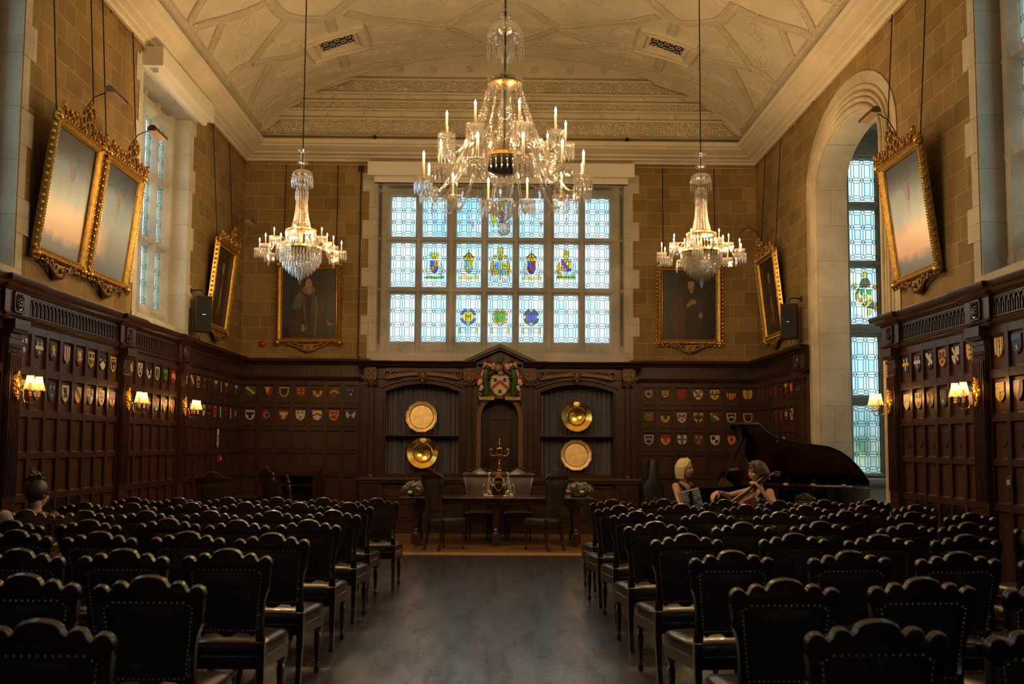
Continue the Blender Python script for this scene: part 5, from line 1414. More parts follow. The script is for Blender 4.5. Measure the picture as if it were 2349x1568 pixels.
mb = MB(); mb.prism([(-.24, 1.02), (.22, 1.18), (.22, 1.21), (-.24, 1.05)], -.36, .36, 'x'); mb.build('sloping_top', M['oak_pale'], bs)
mb = MB(); mb.box(-.36, .36, -.26, -.235, 1.02, 1.09); mb.build('lip', M['oak'], bs)
# benches by the radiator grilles
for s, y, nm in ((-1, 10.85, 'left'), (1, 10.5, 'right')):
    be = empty('slatted_bench', (s*4.64, y, 0), s*-PI/2, 'low slatted wooden bench under the radiator grille on the %s wall' % nm, 'bench')
    for i in range(3): mb = MB(); mb.box(-.62, .62, -.10+.06*i, -.06+.06*i, .50, .52); mb.build('slat', P('pale_slat', (.30, .25, .22), .3) if i == 0 and s < 0 else (bpy.data.materials['pale_slat']), be, bevel=.003)
    mb = MB(); mb.box(-.64, .64, -.125, -.10, .46, .53); mb.build('front_rail', M['oak_pale'], be)
    for x in (-.60, .56): mb = MB(); mb.box(x, x+.04, -.11, .08, 0, .50); mb.build('leg', M['oak'], be)
# ---------------------------------------------------------------- things on the table and in the niche
def beast_statue(x, f, label):
    t = empty('rearing_beast', (x, 16.05, .766), 0, label, 'statue', 'pair of silver-gilt beasts joined by a chain')
    mb = MB()
    mb.tube([(0, 0, .03), (-f*.01, 0, .07), (-f*.02, 0, .13), (-f*.012, 0, .20), (0, 0, .26), (f*.006, 0, .30), (f*-.004, 0, .335)], [.034, .040, .038, .034, .028, .020, .018], 12)
    mb.tube([(-f*.006, 0, .33), (f*.004, 0, .352), (f*.02, 0, .372), (f*.028, 0, .388)], [.02, .023, .016, .007], 9)
    mb.tube([(f*.004, -.01, .345), (f*-.012, -.014, .37)], [.008, .003], 5)
    for sy in (-1, 1):
        mb.tube([(f*.015, sy*.02, .24), (f*.03, sy*.025, .20), (f*.055, sy*.022, .175), (f*.085, sy*.02, .185 if sy > 0 else .165)], [.014, .012, .010, .008], 7)
        mb.ball((f*.09, sy*.02, .187 if sy > 0 else .167), .012, 6, 5)
        mb.tube([(f*-.005, sy*.03, .08), (f*.03, sy*.034, .06), (f*.035, sy*.034, .02), (f*.055, sy*.034, .012)], [.024, .02, .013, .010], 7)
    for i in range(14): mb.lathe([(.0405-.012*(i/14)**2*1.1, -.0025), (.0435-.012*(i/14)**2*1.1, 0), (.0405-.012*(i/14)**2*1.1, .0025)], (-f*.012, 0, .07+.014*i), 12)
    mb.build('body', M['silvergilt'], t, smooth=60)
    mb = MB(); mb.tube([(-f*.02, 0, .04), (-f*.06, 0, .02), (-f*.09, 0, .04), (-f*.095, 0, .10), (-f*.09, 0, .17), (-f*.07, 0, .19), (-f*.055, 0, .165), (-f*.058, 0, .10), (-f*.07, 0, .075)], [.02, .017, .014, .012, .010, .009, .007, .006, .003], 8)
    mb.build('tail', M['silvergilt'], t, smooth=60)
    mb = MB(); mb.box(-.085, .085, -.05, .05, 0, .012); mb.build('base', M['silvergilt'], t, bevel=.004)
beast_statue(-.165, 1, 'silver-gilt beast rearing on the table, facing right, holding a chain')
beast_statue(.145, -1, 'silver-gilt beast rearing on the table, facing left, holding a chain')
mb = MB()
for i in range(21):
    t_ = -1+i/10; mb.ball((-.01+t_*.068, 16.05, .935-.085*(1-t_*t_)), .0055, 6, 4)
    if i < 20: t2 = -1+(i+1)/10; mb.tube([(-.01+t_*.068, 16.05, .935-.085*(1-t_*t_)), (-.01+t2*.068, 16.05, .935-.085*(1-t2*t2))], .0025, 4)
ch = mb.build('chain', M['silvergilt'], smooth=60); tag(ch, 'thin silver-gilt chain hanging between the two rearing beasts', 'chain')
# cup on pedestal in the niche
pd = empty('cup_pedestal', (0, 18.0, 0), 0, 'tall wooden pedestal with warm light painted into its moulded top, holding the gold cup', 'pedestal')
M['orange_wood'] = wood('orange_tinted_wood', (.50, .16, .03), (.70, .27, .05), .3, 3., st=(1, 6, 6))  # lighter orange paints warm light into the pedestal top; soundboard shares it
mb = MB(); mb.prism([(-.12, 1.0), (.12, 1.0), (.14, 1.03), (.185, 1.085), (.185, 1.105), (-.185, 1.105), (-.185, 1.085), (-.14, 1.03)], -.13, .13); mb.build('top', M['orange_wood'], pd)
mb = MB(); mb.box(-.095, .095, -.09, .09, .90, 1.0); mb.build('frieze_block', M['orange_wood'], pd)
mb = MB(); mb.tube([(-.03, -.094, .965), (-.018, -.096, .93), (0, -.096, .92), (.018, -.096, .93), (.03, -.094, .965)], .004, 5); mb.tube([(0, -.096, .92), (0, -.096, .985)], .004, 5); mb.build('inlay_mark', M['black'], pd)
mb = MB(); mb.box(-.08, .08, -.075, .075, .06, .90); mb.box(-.12, .12, -.115, .115, 0, .06); mb.build('shaft', M['mahog'], pd)
cup = empty('trophy_cup', (0, 18.0, 1.106), 0, 'gold two-handled lidded trophy cup standing on the pedestal in the niche', 'cup')
k = 1.05
mb = MB(); mb.lathe([(.06, 0), (.07, .003), (.07, .05), (.062, .062), (.001, .062)], seg=20); mb.build('plinth', M['black'], cup, smooth=30)
mb = MB(); mb.box(-.035, .035, -.073, -.069, .015, .042); mb.build('plaque', M['gold_eng'], cup)
mb = MB(); mb.lathe([(r*k, z*k) for r, z in [(.055, .058), (.057, .066), (.04, .075), (.015, .09), (.012, .11), (.020, .125), (.012, .14), (.010, .16), (.022, .175), (.045, .20), (.058, .235), (.062, .28), (.066, .33), (.084, .37), (.088, .385), (.082, .388)]], seg=28); mb.build('bowl', M['gold'], cup, smooth=40)
mb = MB(); mb.lathe([(r*k, z*k) for r, z in [(.063, .282), (.068, .288), (.063, .294)]], seg=24); mb.build('band', M['gold_eng'], cup, smooth=40)
mb = MB(); mb.lathe([(r*k, z*k) for r, z in [(.088, .388), (.084, .40), (.055, .43), (.025, .45), (.014, .46), (.022, .475), (.012, .49), (.006, .51), (.010, .53), (.005, .545), (.001, .575)]], seg=24); mb.build('lid', M['gold'], cup, smooth=40)
for s in (-1, 1):
    mb = MB(); mb.tube([(s*.06, 0, .29), (s*.10, 0, .28), (s*.15, 0, .30), (s*.175, 0, .345), (s*.17, 0, .395), (s*.145, 0, .41), (s*.13, 0, .39), (s*.14, 0, .375)], [.008, .009, .010, .010, .010, .010, .009, .005], 8)
    mb.tube([(s*.075, 0, .385), (s*.10, 0, .345), (s*.13, 0, .35), (s*.15, 0, .38)], [.005, .006, .006, .005], 6); mb.build('handle', M['gold'], cup, smooth=60)
# flowers
FM = dict(pink=P('pink_rose', (.72, .26, .33), .6), cream=P('cream_rose', (.75, .72, .52), .6), leaf=P('leaf_green', (.06, .12, .03), .55), leaf2=P('pale_leaf', (.14, .20, .06), .55), gyp=P('white_blossom', (.72, .72, .60), .7), bloom=P('blush_bloom', (.68, .45, .42), .6))
def rose(parent, x, y, z, r, mat):
    mb = MB()
    for k in range(3):
        n = 5-k; rr = r*(1-.28*k)
        for i in range(n):
            a = 2*PI*i/n+k*.6
            vs = []
            for p in range(4):
                th = R_(15+38*p)
                for q in range(4):
                    ph = a+(-.5+q/3)*(2*PI/n)*1.25; vs.append((x+rr*math.sin(th)*math.cos(ph), y+rr*math.sin(th)*math.sin(ph), z-rr*math.cos(th)*.9+.15*r*k))
            mb.add(vs, [(p*4+q, p*4+q+1, (p+1)*4+q+1, (p+1)*4+q) for p in range(3) for q in range(3)])
    mb.ball((x, y, z), r*.45, 7, 5)
    return mb.build('rose', mat, parent, smooth=60)
def arrangement(x, y, label, roses, seed):
    t = empty('flower_arrangement', (x, y, .766), 0, label, 'flowers', 'low flower arrangements on the long table'); rn = random.Random(seed)
    mb = MB(); mb.lathe([(.12, 0), (.13, .02), (.12, .05), (.05, .06)], seg=14); mb.build('posy_bowl', M['iron'], t)
    mb = MB()
    for i in range(260):
        a = rn.uniform(0, 2*PI); e = rn.uniform(0, 1); rr = .24*math.sqrt(rn.uniform(.15, 1)); hz = .19*math.sqrt(max(0, 1-(rr/.25)**2))*rn.uniform(.5, 1.05)+.02
        p = Vector((rr*math.cos(a), rr*.55*math.sin(a), hz)); d = Vector((math.cos(a), math.sin(a)*.6, rn.uniform(-.3, .8))).normalized(); s = d.cross(Vector((0, 0, 1))).normalized()*rn.uniform(.007, .014); L = rn.uniform(.03, .06)
        mb.add([p, p+d*L*.5+s, p+d*L, p+d*L*.5-s], [(0, 1, 2, 3)])
    for i in range(26):
        a = rn.uniform(0, 2*PI); p1 = Vector((.25*math.cos(a), .13*math.sin(a), rn.uniform(.03, .2))); mb.tube([(0, 0, .03), tuple(p1*.7+Vector((0, 0, .03))), tuple(p1)], .0018, 3)
    f_ = mb.build('foliage', FM['leaf'], t); f_['kind'] = 'stuff'
    mb = MB()
    for i in range(420):
        a = rn.uniform(0, 2*PI); rr = .25*math.sqrt(rn.uniform(.05, 1)); hz = .20*math.sqrt(max(0, 1-(rr/.26)**2))*rn.uniform(.75, 1.12)+.03
        mb.ball((rr*math.cos(a), rr*.55*math.sin(a), hz), rn.uniform(.003, .0065), 5, 3)
    f_ = mb.build('small_blossom', FM['gyp'], t); f_['kind'] = 'stuff'
    for (rx, ry, rz_, r, c) in roses: rose(t, rx, ry, rz_, r, FM[c])
arrangement(-1.32, 16.0, 'low posy of pink and cream roses with white blossom, left end of the table', [(-.09, -.13, .065, .038, 'cream'), (.04, -.13, .12, .036, 'pink'), (.185, -.07, .075, .034, 'pink'), (.0, -.09, .19, .028, 'bloom'), (.03, .02, .21, .022, 'bloom')], 5)
arrangement(1.27, 16.0, 'low posy of pink and cream roses with white blossom, right end of the table', [(-.17, -.10, .09, .036, 'pink'), (-.09, -.1, .165, .03, 'pink'), (.04, -.13, .085, .036, 'cream'), (.0, -.08, .205, .028, 'bloom')], 9)
mb = MB(); mb.lathe([(.03, 0), (.032, .002), (.036, .075), (.033, .075), (.029, .006), (.001, .006)], seg=14)
gv = mb.build('glass_votive', M['crystal'], loc=(.99, 15.9, .766), smooth=40); tag(gv, 'small clear glass votive holder beside the right-hand posy', 'candle holder')
EXPO = .22
def lamp(loc, e, col=(1, .60, .27), r=.03, name='lamp_light', parent=None):
    l = bpy.data.lights.new(name, 'POINT'); l.energy = e; l.color = col; l.shadow_soft_size = r
    o = bpy.data.objects.new(name, l); COL.objects.link(o); o.location = loc
    if parent is not None: o.parent = parent
    return o
# ================================================================ CEILING STRAPWORK
RIB = [
 ([(-4.60, 12.2), (-4.59, 14.1), (-4.60, 16.18), (-4.62, 18.5)], .17), ([(-4.59, 14.07), (-4.45, 13.9), (-4.28, 13.73), (-3.9, 13.4)], .13),
 ([(-4.57, 14.14), (-4.44, 14.25), (-4.25, 14.44), (-4.02, 14.6), (-3.77, 14.67), (-3.54, 14.67)], .15), ([(-4.22, 14.55), (-4.42, 14.87), (-4.59, 15.1)], .12),
 ([(-3.54, 14.6), (-3.52, 14.93), (-3.47, 15.26), (-3.3, 15.55), (-3.07, 15.78), (-2.9, 15.89), (-2.68, 15.74), (-2.47, 15.52), (-2.0, 15.2), (-1.2, 15.0)], .17), ([(-3.42, 15.4), (-4.18, 16.2)], .14),
 ([(-4.19, 16.2), (-4.35, 16.08), (-4.5, 16.09), (-4.6, 16.18)], .12), ([(-4.17, 16.25), (-3.91, 16.5), (-3.66, 16.74), (-3.42, 16.8)], .14), ([(-3.93, 16.55), (-4.58, 17.58)], .14),
 ([(-4.5, 17.9), (-4.09, 17.8), (-3.64, 17.75), (-3.24, 17.92), (-2.82, 18.05), (-2.2, 18.15), (-1.73, 18.33)], .12), ([(-2.86, 15.9), (-2.87, 16.4)], .16), ([(-2.88, 17.3), (-2.89, 18.0)], .16),
 ([(-2.57, 15.9), (-2.2, 16.4), (-1.59, 16.77), (-.98, 17.22), (-.43, 16.43), (0, 16.1)], .16), ([(-.98, 17.22), (-.51, 17.75), (0, 18.05)], .16), ([(-1.88, 17.46), (-1.42, 17.46), (-.98, 17.22)], .13), ([(-2.45, 17.3), (-1.88, 17.46), (-1.4, 17.9), (-.67, 17.98), (0, 17.85)], .12),
 ([(-4.55, 18.42), (-3.5, 18.42), (-2.5, 18.42), (-1.2, 18.42), (0, 18.42)], .10), ([(-1.2, 15.0), (-.6, 15.3), (0, 15.35)], .15)]
def resamp(p, d=.12):
    out = []
    for a, b in zip(p[:-1], p[1:]):
        L = math.hypot(b[0]-a[0], b[1]-a[1]); n = max(1, int(L/d))
        for i in range(n): out.append((a[0]+(b[0]-a[0])*i/n, a[1]+(b[1]-a[1])*i/n))
    return out+[p[-1]]
def smooth2(p):
    for _ in range(2):
        q = [p[0]]
        for a, b in zip(p[:-1], p[1:]): q += [(a[0]*.75+b[0]*.25, a[1]*.75+b[1]*.25), (a[0]*.25+b[0]*.75, a[1]*.25+b[1]*.75)]
        p = q+[p[-1]]
    return p
def vpt(x, y, d):
    """point on the vault lowered by d along the normal"""
    x = max(-4.66, min(4.66, x)); e = .02
    z = vz(x); dz = (vz(min(x+e, 4.69))-vz(max(x-e, -4.69)))/(min(x+e, 4.69)-max(x-e, -4.69)); n = Vector((dz, -1)).normalized()
    return (x+n.x*d, y, z+n.y*d)
def rib(mb, pts, w, h, sharp=True):
    pts = resamp(pts); n = len(pts); V = []
    for i, p in enumerate(pts):
        a = pts[max(0, i-1)]; b = pts[min(n-1, i+1)]
        sl = math.sqrt(1+((vz(min(p[0]+.05, 4.69))-vz(max(p[0]-.05, -4.69)))/.1)**2)
        t = Vector(((b[0]-a[0])*sl, b[1]-a[1])); t = t.normalized() if t.length > 1e-6 else Vector((0, 1)); nn = Vector((-t.y/sl, t.x))
        for o, d in ((-.5, 0), (-.5, h*.6), (-.36, h), (-.30, h*.72), (.30, h*.72), (.36, h), (.5, h*.6), (.5, 0)):
            V.append(vpt(p[0]+nn.x*o*w, p[1]+nn.y*o*w, d))
    F = [(i*8+k, i*8+k+1, (i+1)*8+k+1, (i+1)*8+k) for i in range(n-1) for k in range(7)]+[tuple(range(7, -1, -1)), tuple((n-1)*8+k for k in range(8))]
    mb.add(V, F)
mb = MB()
for pts, wd in RIB:
    q = smooth2(pts) if len(pts) > 4 else pts
    for sx in (-1, 1):
        rib(mb, [(sx*x, y) for x, y in q], wd*1.1, .048)
        rib(mb, [(sx*x, 2*13.5-y) for x, y in q if y < 18.45] if len([1 for x, y in q if y < 18.45]) > 1 else [(sx*4.6, 8), (sx*4.6, 9)], wd*1.1, .048)
mb.build('strapwork', M['plaster_rib'], ce, smooth=25)
mb = MB(); mv = MB()
for sx in (-1, 1):
    fr = [(sx*3.33, 16.44), (sx*2.44, 16.50), (sx*2.43, 17.26), (sx*3.28, 17.14), (sx*3.33, 16.44)]
    rib(mb, fr, .20, .09)
    rib(mb, [(sx*(2.885+(x*sx-2.885)*.72), 16.84+(y-16.84)*.72) for x, y in fr], .08, .05)
    # pierced grille: dark sheet painted as the void's shade, behind plaster bars
    V = []; nx = 6
    for i in range(nx+1):
        x = sx*(3.20-.64*i/nx)
        V += [vpt(x, 16.64, .012), vpt(x, 17.03, .012)]
    mv.add(V, [(2*i, 2*i+1, 2*i+3, 2*i+2) for i in range(nx)])
    for i in range(7):
        for j in range(4):
            x = sx*(3.16-.58*i/6.); y = 16.68+.31*j/3
            if (i+j) % 2 == 0:
                ring = [vpt(x+.042*math.cos(2*PI*k/8), y+.05*math.sin(2*PI*k/8), .02) for k in range(9)]; mb.tube(ring, .007, 5)
mb.build('vent_frame', M['plaster'], ce, smooth=40); mv.build('vent_shade_sheet', M['vent_dark'], ce)
# arabesque relief in the fields
def spline(pts, n=4):
    out = []
    P_ = [pts[0]]+pts+[pts[-1]]
    for i in range(1, len(P_)-2):
        for k in range(n):
            t = k/n; a, b, c, d = P_[i-1:i+3]
            out.append(tuple(.5*((2*b[j])+(-a[j]+c[j])*t+(2*a[j]-5*b[j]+4*c[j]-d[j])*t*t+(-a[j]+3*b[j]-3*c[j]+d[j])*t**3) for j in range(2)))
    return out+[pts[-1]]
def arab(mb, cx, cy, s, ang, sx=1):
    ca_, sa = math.cos(ang), math.sin(ang)
    def put(pts, r):
        P3 = []
        for a, b in pts:
            x = cx+(a*ca_-b*sa)*s; y = cy+(a*sa+b*ca_)*s; P3.append((x, y))
        q = spline(P3, 3); r_ = r if not isinstance(r, list) else [r[min(len(r)-1, i//3)] for i in range(len(q))]
        mb.tube([vpt(sx*x, y, .003) for x, y in q], r_, 5)
    for m_ in (-1, 1):
        for e in (-1, 1):
            put([(m_*.12, 0), (m_*.3, e*.12), (m_*.5, e*.2), (m_*.62, e*.08), (m_*.52, -e*.0), (m_*.44, e*.08)], [.016, .018, .016, .014, .011, .006])
            put([(m_*.5, e*.05), (m_*.75, e*.16), (m_*.95, e*.05), (m_*1.0, e*.18), (m_*.88, e*.22)], [.016, .016, .012, .011, .005])
            put([(m_*.1, e*.1), (m_*.2, e*.3), (m_*.36, e*.36), (m_*.40, e*.24)], [.014, .014, .011, .005])
        put([(m_*.6, 0), (m_*.9, 0), (m_*1.1, .0)], [.014, .012, .006])
    c_ = [(.11*math.cos(2*PI*k/12), .16*math.sin(2*PI*k/12)) for k in range(13)]; put(c_, .014)
mb = MB()
for cx, cy, s, a in [(-4.08, 15.42, .62, 1.9), (-3.62, 17.36, .45, .4), (-4.42, 16.75, .40, 1.5), (-3.72, 16.1, .42, .9), (-1.9, 16.95, .40, .5), (-2.2, 17.75, .38, .1), (-1.3, 17.65, .3, .1), (-3.1, 14.6, .8, 0), (-.35, 17.2, .3, 0), (-1.3, 16.1, .6, .3), (-4.0, 18.1, .35, .2)]:
    for sx in (-1, 1): arab(mb, cx, cy, s, a, sx)
mb.build('arabesque_relief', M['plaster'], ce, smooth=60)

# ================================================================ CHANDELIERS
def inst(src, name, parent, loc=(0, 0, 0), rz=0., sc_=1.):
    o = bpy.data.objects.new(name, src.data); COL.objects.link(o); o.parent = parent; o.location = loc; o.rotation_euler.z = rz; o.scale = (sc_,)*3; return o
def drop(mb, x, y, z, L, r, seg=4):
    mb.lathe([(.0008, z), (r*.6, z-L*.12), (r, z-L*.35), (r*.75, z-L*.75), (.0006, z-L)], (x, y, 0), seg)
def bead(mb, p, r): mb.ball(p, r, 6, 4)
def chain_beads(mb, a, b, sag, n, r0, r1=None):
    a = Vector(a); b = Vector(b)
    for i in range(n+1):
        t = i/n; p = a+(b-a)*t; p.z -= sag*4*t*(1-t); bead(mb, p, r0+((r1 or r0)-r0)*t)
def add_data(mb, mat, smooth=40):
    o = mb.build('proto', mat, smooth=smooth); me = o.data; bpy.data.objects.remove(o); return me
class _D: pass
def D_(me): d = _D(); d.data = me; return d
# shared candle cup pieces
mb = MB(); mb.lathe([(.012, -.02), (.03, -.012), (.062, .004), (.068, .012), (.060, .014), (.028, 0), (.014, .004)], seg=16)
for i in range(18): a = 2*PI*i/18; bead(mb, (.068*math.cos(a), .068*math.sin(a), .012), .0075)
CUP = D_(add_data(mb, M['crystal_w']))
mb = MB()
for i in range(12):
    a = 2*PI*i/12; bead(mb, (.066*math.cos(a), .066*math.sin(a), -.006), .007); drop(mb, .066*math.cos(a), .066*math.sin(a), -.012, .105, .0085)
for i in range(7):
    a = 2*PI*i/7+.2; drop(mb, .035*math.cos(a), .035*math.sin(a), -.02, .07, .007)
DROPS = D_(add_data(mb, M['crystal'], 20))
mb = MB(); mb.lathe([(.011, 0), (.0115, .19), (.010, .193)], seg=10); SLEEVE = D_(add_data(mb, M['candle']))
mb = MB(); mb.lathe([(.016, .0), (.018, .004), (.013, .012), (.013, .02)], seg=10); HOLD = D_(add_data(mb, M['brass']))
mb = MB(); mb.lathe([(.004, 0), (.009, .010), (.0125, .022), (.010, .036), (.005, .050), (.0005, .062)], seg=8); BULB = D_(add_data(mb, M['bulb'], 60))
def crystal_arm(root, name, pts, r, cup, cl, e, ang, k=1.):
    c_, s_ = math.cos(ang), math.sin(ang)
    P3 = [(R*c_, R*s_, z) for R, z in pts]
    mb = MB(); mb.tube(P3, [r*(1-.35*i/(len(pts)-1)) for i in range(len(pts))], 7); arm = mb.build(name, M['crystal_w'], root, smooth=60)
    R, z = cup; p = (R*c_, R*s_, z)
    inst(CUP, 'drip_pan', arm, p, 0, k*1.25); inst(DROPS, 'crystal_drops', arm, p, ang, k*1.28)
    inst(HOLD, 'candle_holder', arm, p, 0, k)
    cd = inst(SLEEVE, 'candle', arm, (p[0], p[1], p[2]+.012), 0, k*cl/.19)
    bz = p[2]+.012+.193*k*cl/.19
    inst(BULB, 'flame_bulb', arm, (p[0], p[1], bz), 0, k)
    if e: lamp((p[0], p[1], bz+.03), e, LCOL, .02, 'bulb_light', arm)
    return arm
LCOL = (1, .64, .285)
E1 = 25.; E2 = 17.
# ---- large one
ch = empty('crystal_chandelier', (0.03, 10.0, 0), 0, 'huge two-tier crystal chandelier with many lit candle bulbs hanging in the middle of the hall', 'chandelier')
mb = MB(); mb.lathe([(.001, 3.70), (.03, 3.705), (.055, 3.735), (.064, 3.77), (.055, 3.805), (.03, 3.83), (.015, 3.845)], seg=20); mb.build('bottom_ball', M['crystal_w'], ch, smooth=60)
mb = MB(); mb.lathe([(.015, 3.845), (.04, 3.86), (.075, 3.90), (.10, 3.97), (.12, 4.03), (.118, 4.04), (.07, 4.035), (.03, 4.05)], seg=24)
for i in range(20): a = 2*PI*i/20; bead(mb, (.12*math.cos(a), .12*math.sin(a), 4.035), .011); 
mb.build('lower_bowl', M['crystal'], ch, smooth=60)
mb = MB()
for i in range(16): a = 2*PI*i/16; drop(mb, .118*math.cos(a), .118*math.sin(a), 4.02, .13, .011)
mb.build('bowl_drops', M['crystal'], ch, smooth=20)
mb = MB()
V = []; F = []; pr = [(.03, 4.05), (.055, 4.08), (.085, 4.15), (.095, 4.22), (.08, 4.29), (.045, 4.34), (.03, 4.36)]
for r, z in pr:
    for i in range(24): a = 2*PI*(i+.5*(pr.index((r, z)) % 2))/24; q = r*(1+.06*(i % 2)); V.append((q*math.cos(a), q*math.sin(a), z))
for j in range(6):
    for i in range(24): F.append((j*24+i, j*24+(i+1) % 24, (j+1)*24+(i+1) % 24, (j+1)*24+i))
mb.add(V, F); mb.build('pineapple_stem', M['crystal'], ch, smooth=15)
mb = MB(); mb.lathe([(.03, 4.33), (.10, 4.34), (.17, 4.37), (.215, 4.43), (.225, 4.50), (.21, 4.50), (.05, 4.44)], seg=36); mb.build('centre_bowl', P('smoked_cut_glass', (.05, .035, .03), .12, metal=.5, bump=(60., .5, .01)), ch, smooth=60)
mb = MB(); mb.lathe([(.222, 4.485), (.236, 4.49), (.236, 4.525), (.222, 4.53), (.06, 4.535)], seg=40); mb.build('brass_rim', M['brass'], ch, smooth=30)
mb = MB()
for i in range(26): a = 2*PI*i/26; bead(mb, (.238*math.cos(a), .238*math.sin(a), 4.47), .012); drop(mb, .238*math.cos(a), .238*math.sin(a), 4.455, .12, .010)
mb.build('rim_drops', M['crystal'], ch, smooth=20)
mb = MB(); mb.lathe([(.05, 4.53), (.085, 4.55), (.06, 4.62), (.055, 4.72), (.085, 4.76), (.09, 4.80), (.055, 4.84), (.045, 4.90), (.075, 4.95), (.085, 5.0), (.06, 5.06), (.04, 5.12), (.05, 5.16), (.035, 5.24), (.03, 5.28)], seg=20); mb.build('centre_stem', M['crystal_w'], ch, smooth=40)
mb = MB(); mb.tube([(0, 0, 4.3), (0, 0, 9.0)], .011, 8); mb.build('hanging_rod', M['iron'], ch)
mb = MB(); mb.lathe([(.03, 5.40), (.10, 5.385), (.17, 5.35), (.192, 5.32), (.188, 5.30), (.15, 5.315), (.03, 5.34)], seg=32); mb.build('upper_dish', M['crystal_w'], ch, smooth=50)
mb = MB(); mb.lathe([(.165, 5.27), (.175, 5.275), (.175, 5.29), (.165, 5.295)], seg=32); mb.build('brass_ring', M['brass'], ch, smooth=30)
mb = MB()
for i in range(16): a = 2*PI*i/16; bead(mb, (.17*math.cos(a), .17*math.sin(a), 5.27), .012); drop(mb, .17*math.cos(a), .17*math.sin(a), 5.255, .09, .009)
mb.build('dish_drops', M['crystal'], ch, smooth=20)
mb = MB(); mb.lathe([(.05, 5.38), (.032, 5.44), (.04, 5.50), (.05, 5.55), (.075, 5.58), (.08, 5.62), (.075, 5.66), (.04, 5.68)], seg=20); mb.build('neck_vase', M['crystal'], ch, smooth=40)
mb = MB(); mb.lathe([(.04, 5.96), (.08, 5.94), (.14, 5.90), (.172, 5.85), (.18, 5.79), (.172, 5.76), (.168, 5.79), (.13, 5.88), (.05, 5.92)], seg=28)
for i in range(18): a = 2*PI*i/18; mb.ball((.175*math.cos(a), .175*math.sin(a), 5.78), .022, 6, 4)
mb.build('tulip_canopy', M['crystal'], ch, smooth=50)
mb = MB()
for i in range(11):
    a = 2*PI*i/11; bead(mb, (.18*math.cos(a), .18*math.sin(a), 5.735), .012); drop(mb, .18*math.cos(a), .18*math.sin(a), 5.715, .17, .018, 6)
for i in range(5): a = 2*PI*i/5+.4; drop(mb, .10*math.cos(a), .10*math.sin(a), 5.62, .16, .017, 6)
mb.build('canopy_drops', M['crystal'], ch, smooth=20)
mb = MB(); mb.ball((0, 0, 6.03), .06, 12, 7); mb.lathe([(.03, 6.09), (.025, 6.16), (.035, 6.22), (.08, 6.27), (.10, 6.31), (.085, 6.30), (.03, 6.24)], seg=16); mb.build('top_finial', M['crystal'], ch, smooth=40)
rn = random.Random(4)
for i in range(12):
    ang = 2*PI*i/12+.21
    pts = spline([(.06, 4.54), (.17, 4.66), (.30, 4.70), (.42, 4.58), (.54, 4.30), (.66, 4.13), (.78, 4.12), (.83, 4.19), (.83, 4.22)])
    crystal_arm(ch, 'lower_arm', pts, .019, (.83, 4.235), .20, E1, ang, 1.05)
for i in range(9):
    ang = 2*PI*i/9+.05
    pts = spline([(.05, 4.60), (.15, 4.74), (.27, 4.78), (.38, 4.70), (.48, 4.53), (.58, 4.50), (.63, 4.60), (.63, 4.64)])
    crystal_arm(ch, 'upper_arm', pts, .016, (.63, 4.65), .19, E1, ang, 1.0)
for k in range(18):
    ang = 2*PI*k/18+.05; mb = MB(); R1 = .37+.06*(k % 2)
    chain_beads(mb, (.165*math.cos(ang), .165*math.sin(ang), 5.26), (R1*math.cos(ang), R1*math.sin(ang), 4.66-.12*(k % 2)), .05, 27, .011, .0155)
    mb.build('bead_chain', M['crystal_w'], ch, smooth=60)
mb = MB()
for i in range(12):
    a0 = 2*PI*i/12+.21; a1 = a0+2*PI/12
    for s_ in ((.76, 4.17, .15),): chain_beads(mb, (s_[0]*math.cos(a0), s_[0]*math.sin(a0), s_[1]), (s_[0]*math.cos(a1), s_[0]*math.sin(a1), s_[1]), s_[2], 20, .0075)
    am = (a0+a1)/2; drop(mb, .74*math.cos(am), .74*math.sin(am), 4.01, .10, .012)
mb.build('lower_garland', M['crystal'], ch, smooth=60)
mb = MB()
for i in range(9):
    a0 = 2*PI*i/9+.05; a1 = a0+2*PI/9
    chain_beads(mb, (.58*math.cos(a0), .58*math.sin(a0), 4.62), (.58*math.cos(a1), .58*math.sin(a1), 4.62), .10, 20, .009)
    for r_, z_ in ((.45, 4.6), (.52, 4.35)): mb.tube([(r_*math.cos(a0), r_*math.sin(a0), z_), (r_*math.cos(a0), r_*math.sin(a0), z_-.12)], .002, 3); drop(mb, r_*math.cos(a0), r_*math.sin(a0), z_-.12, .10, .012)
mb.build('upper_garland', M['crystal'], ch, smooth=60)
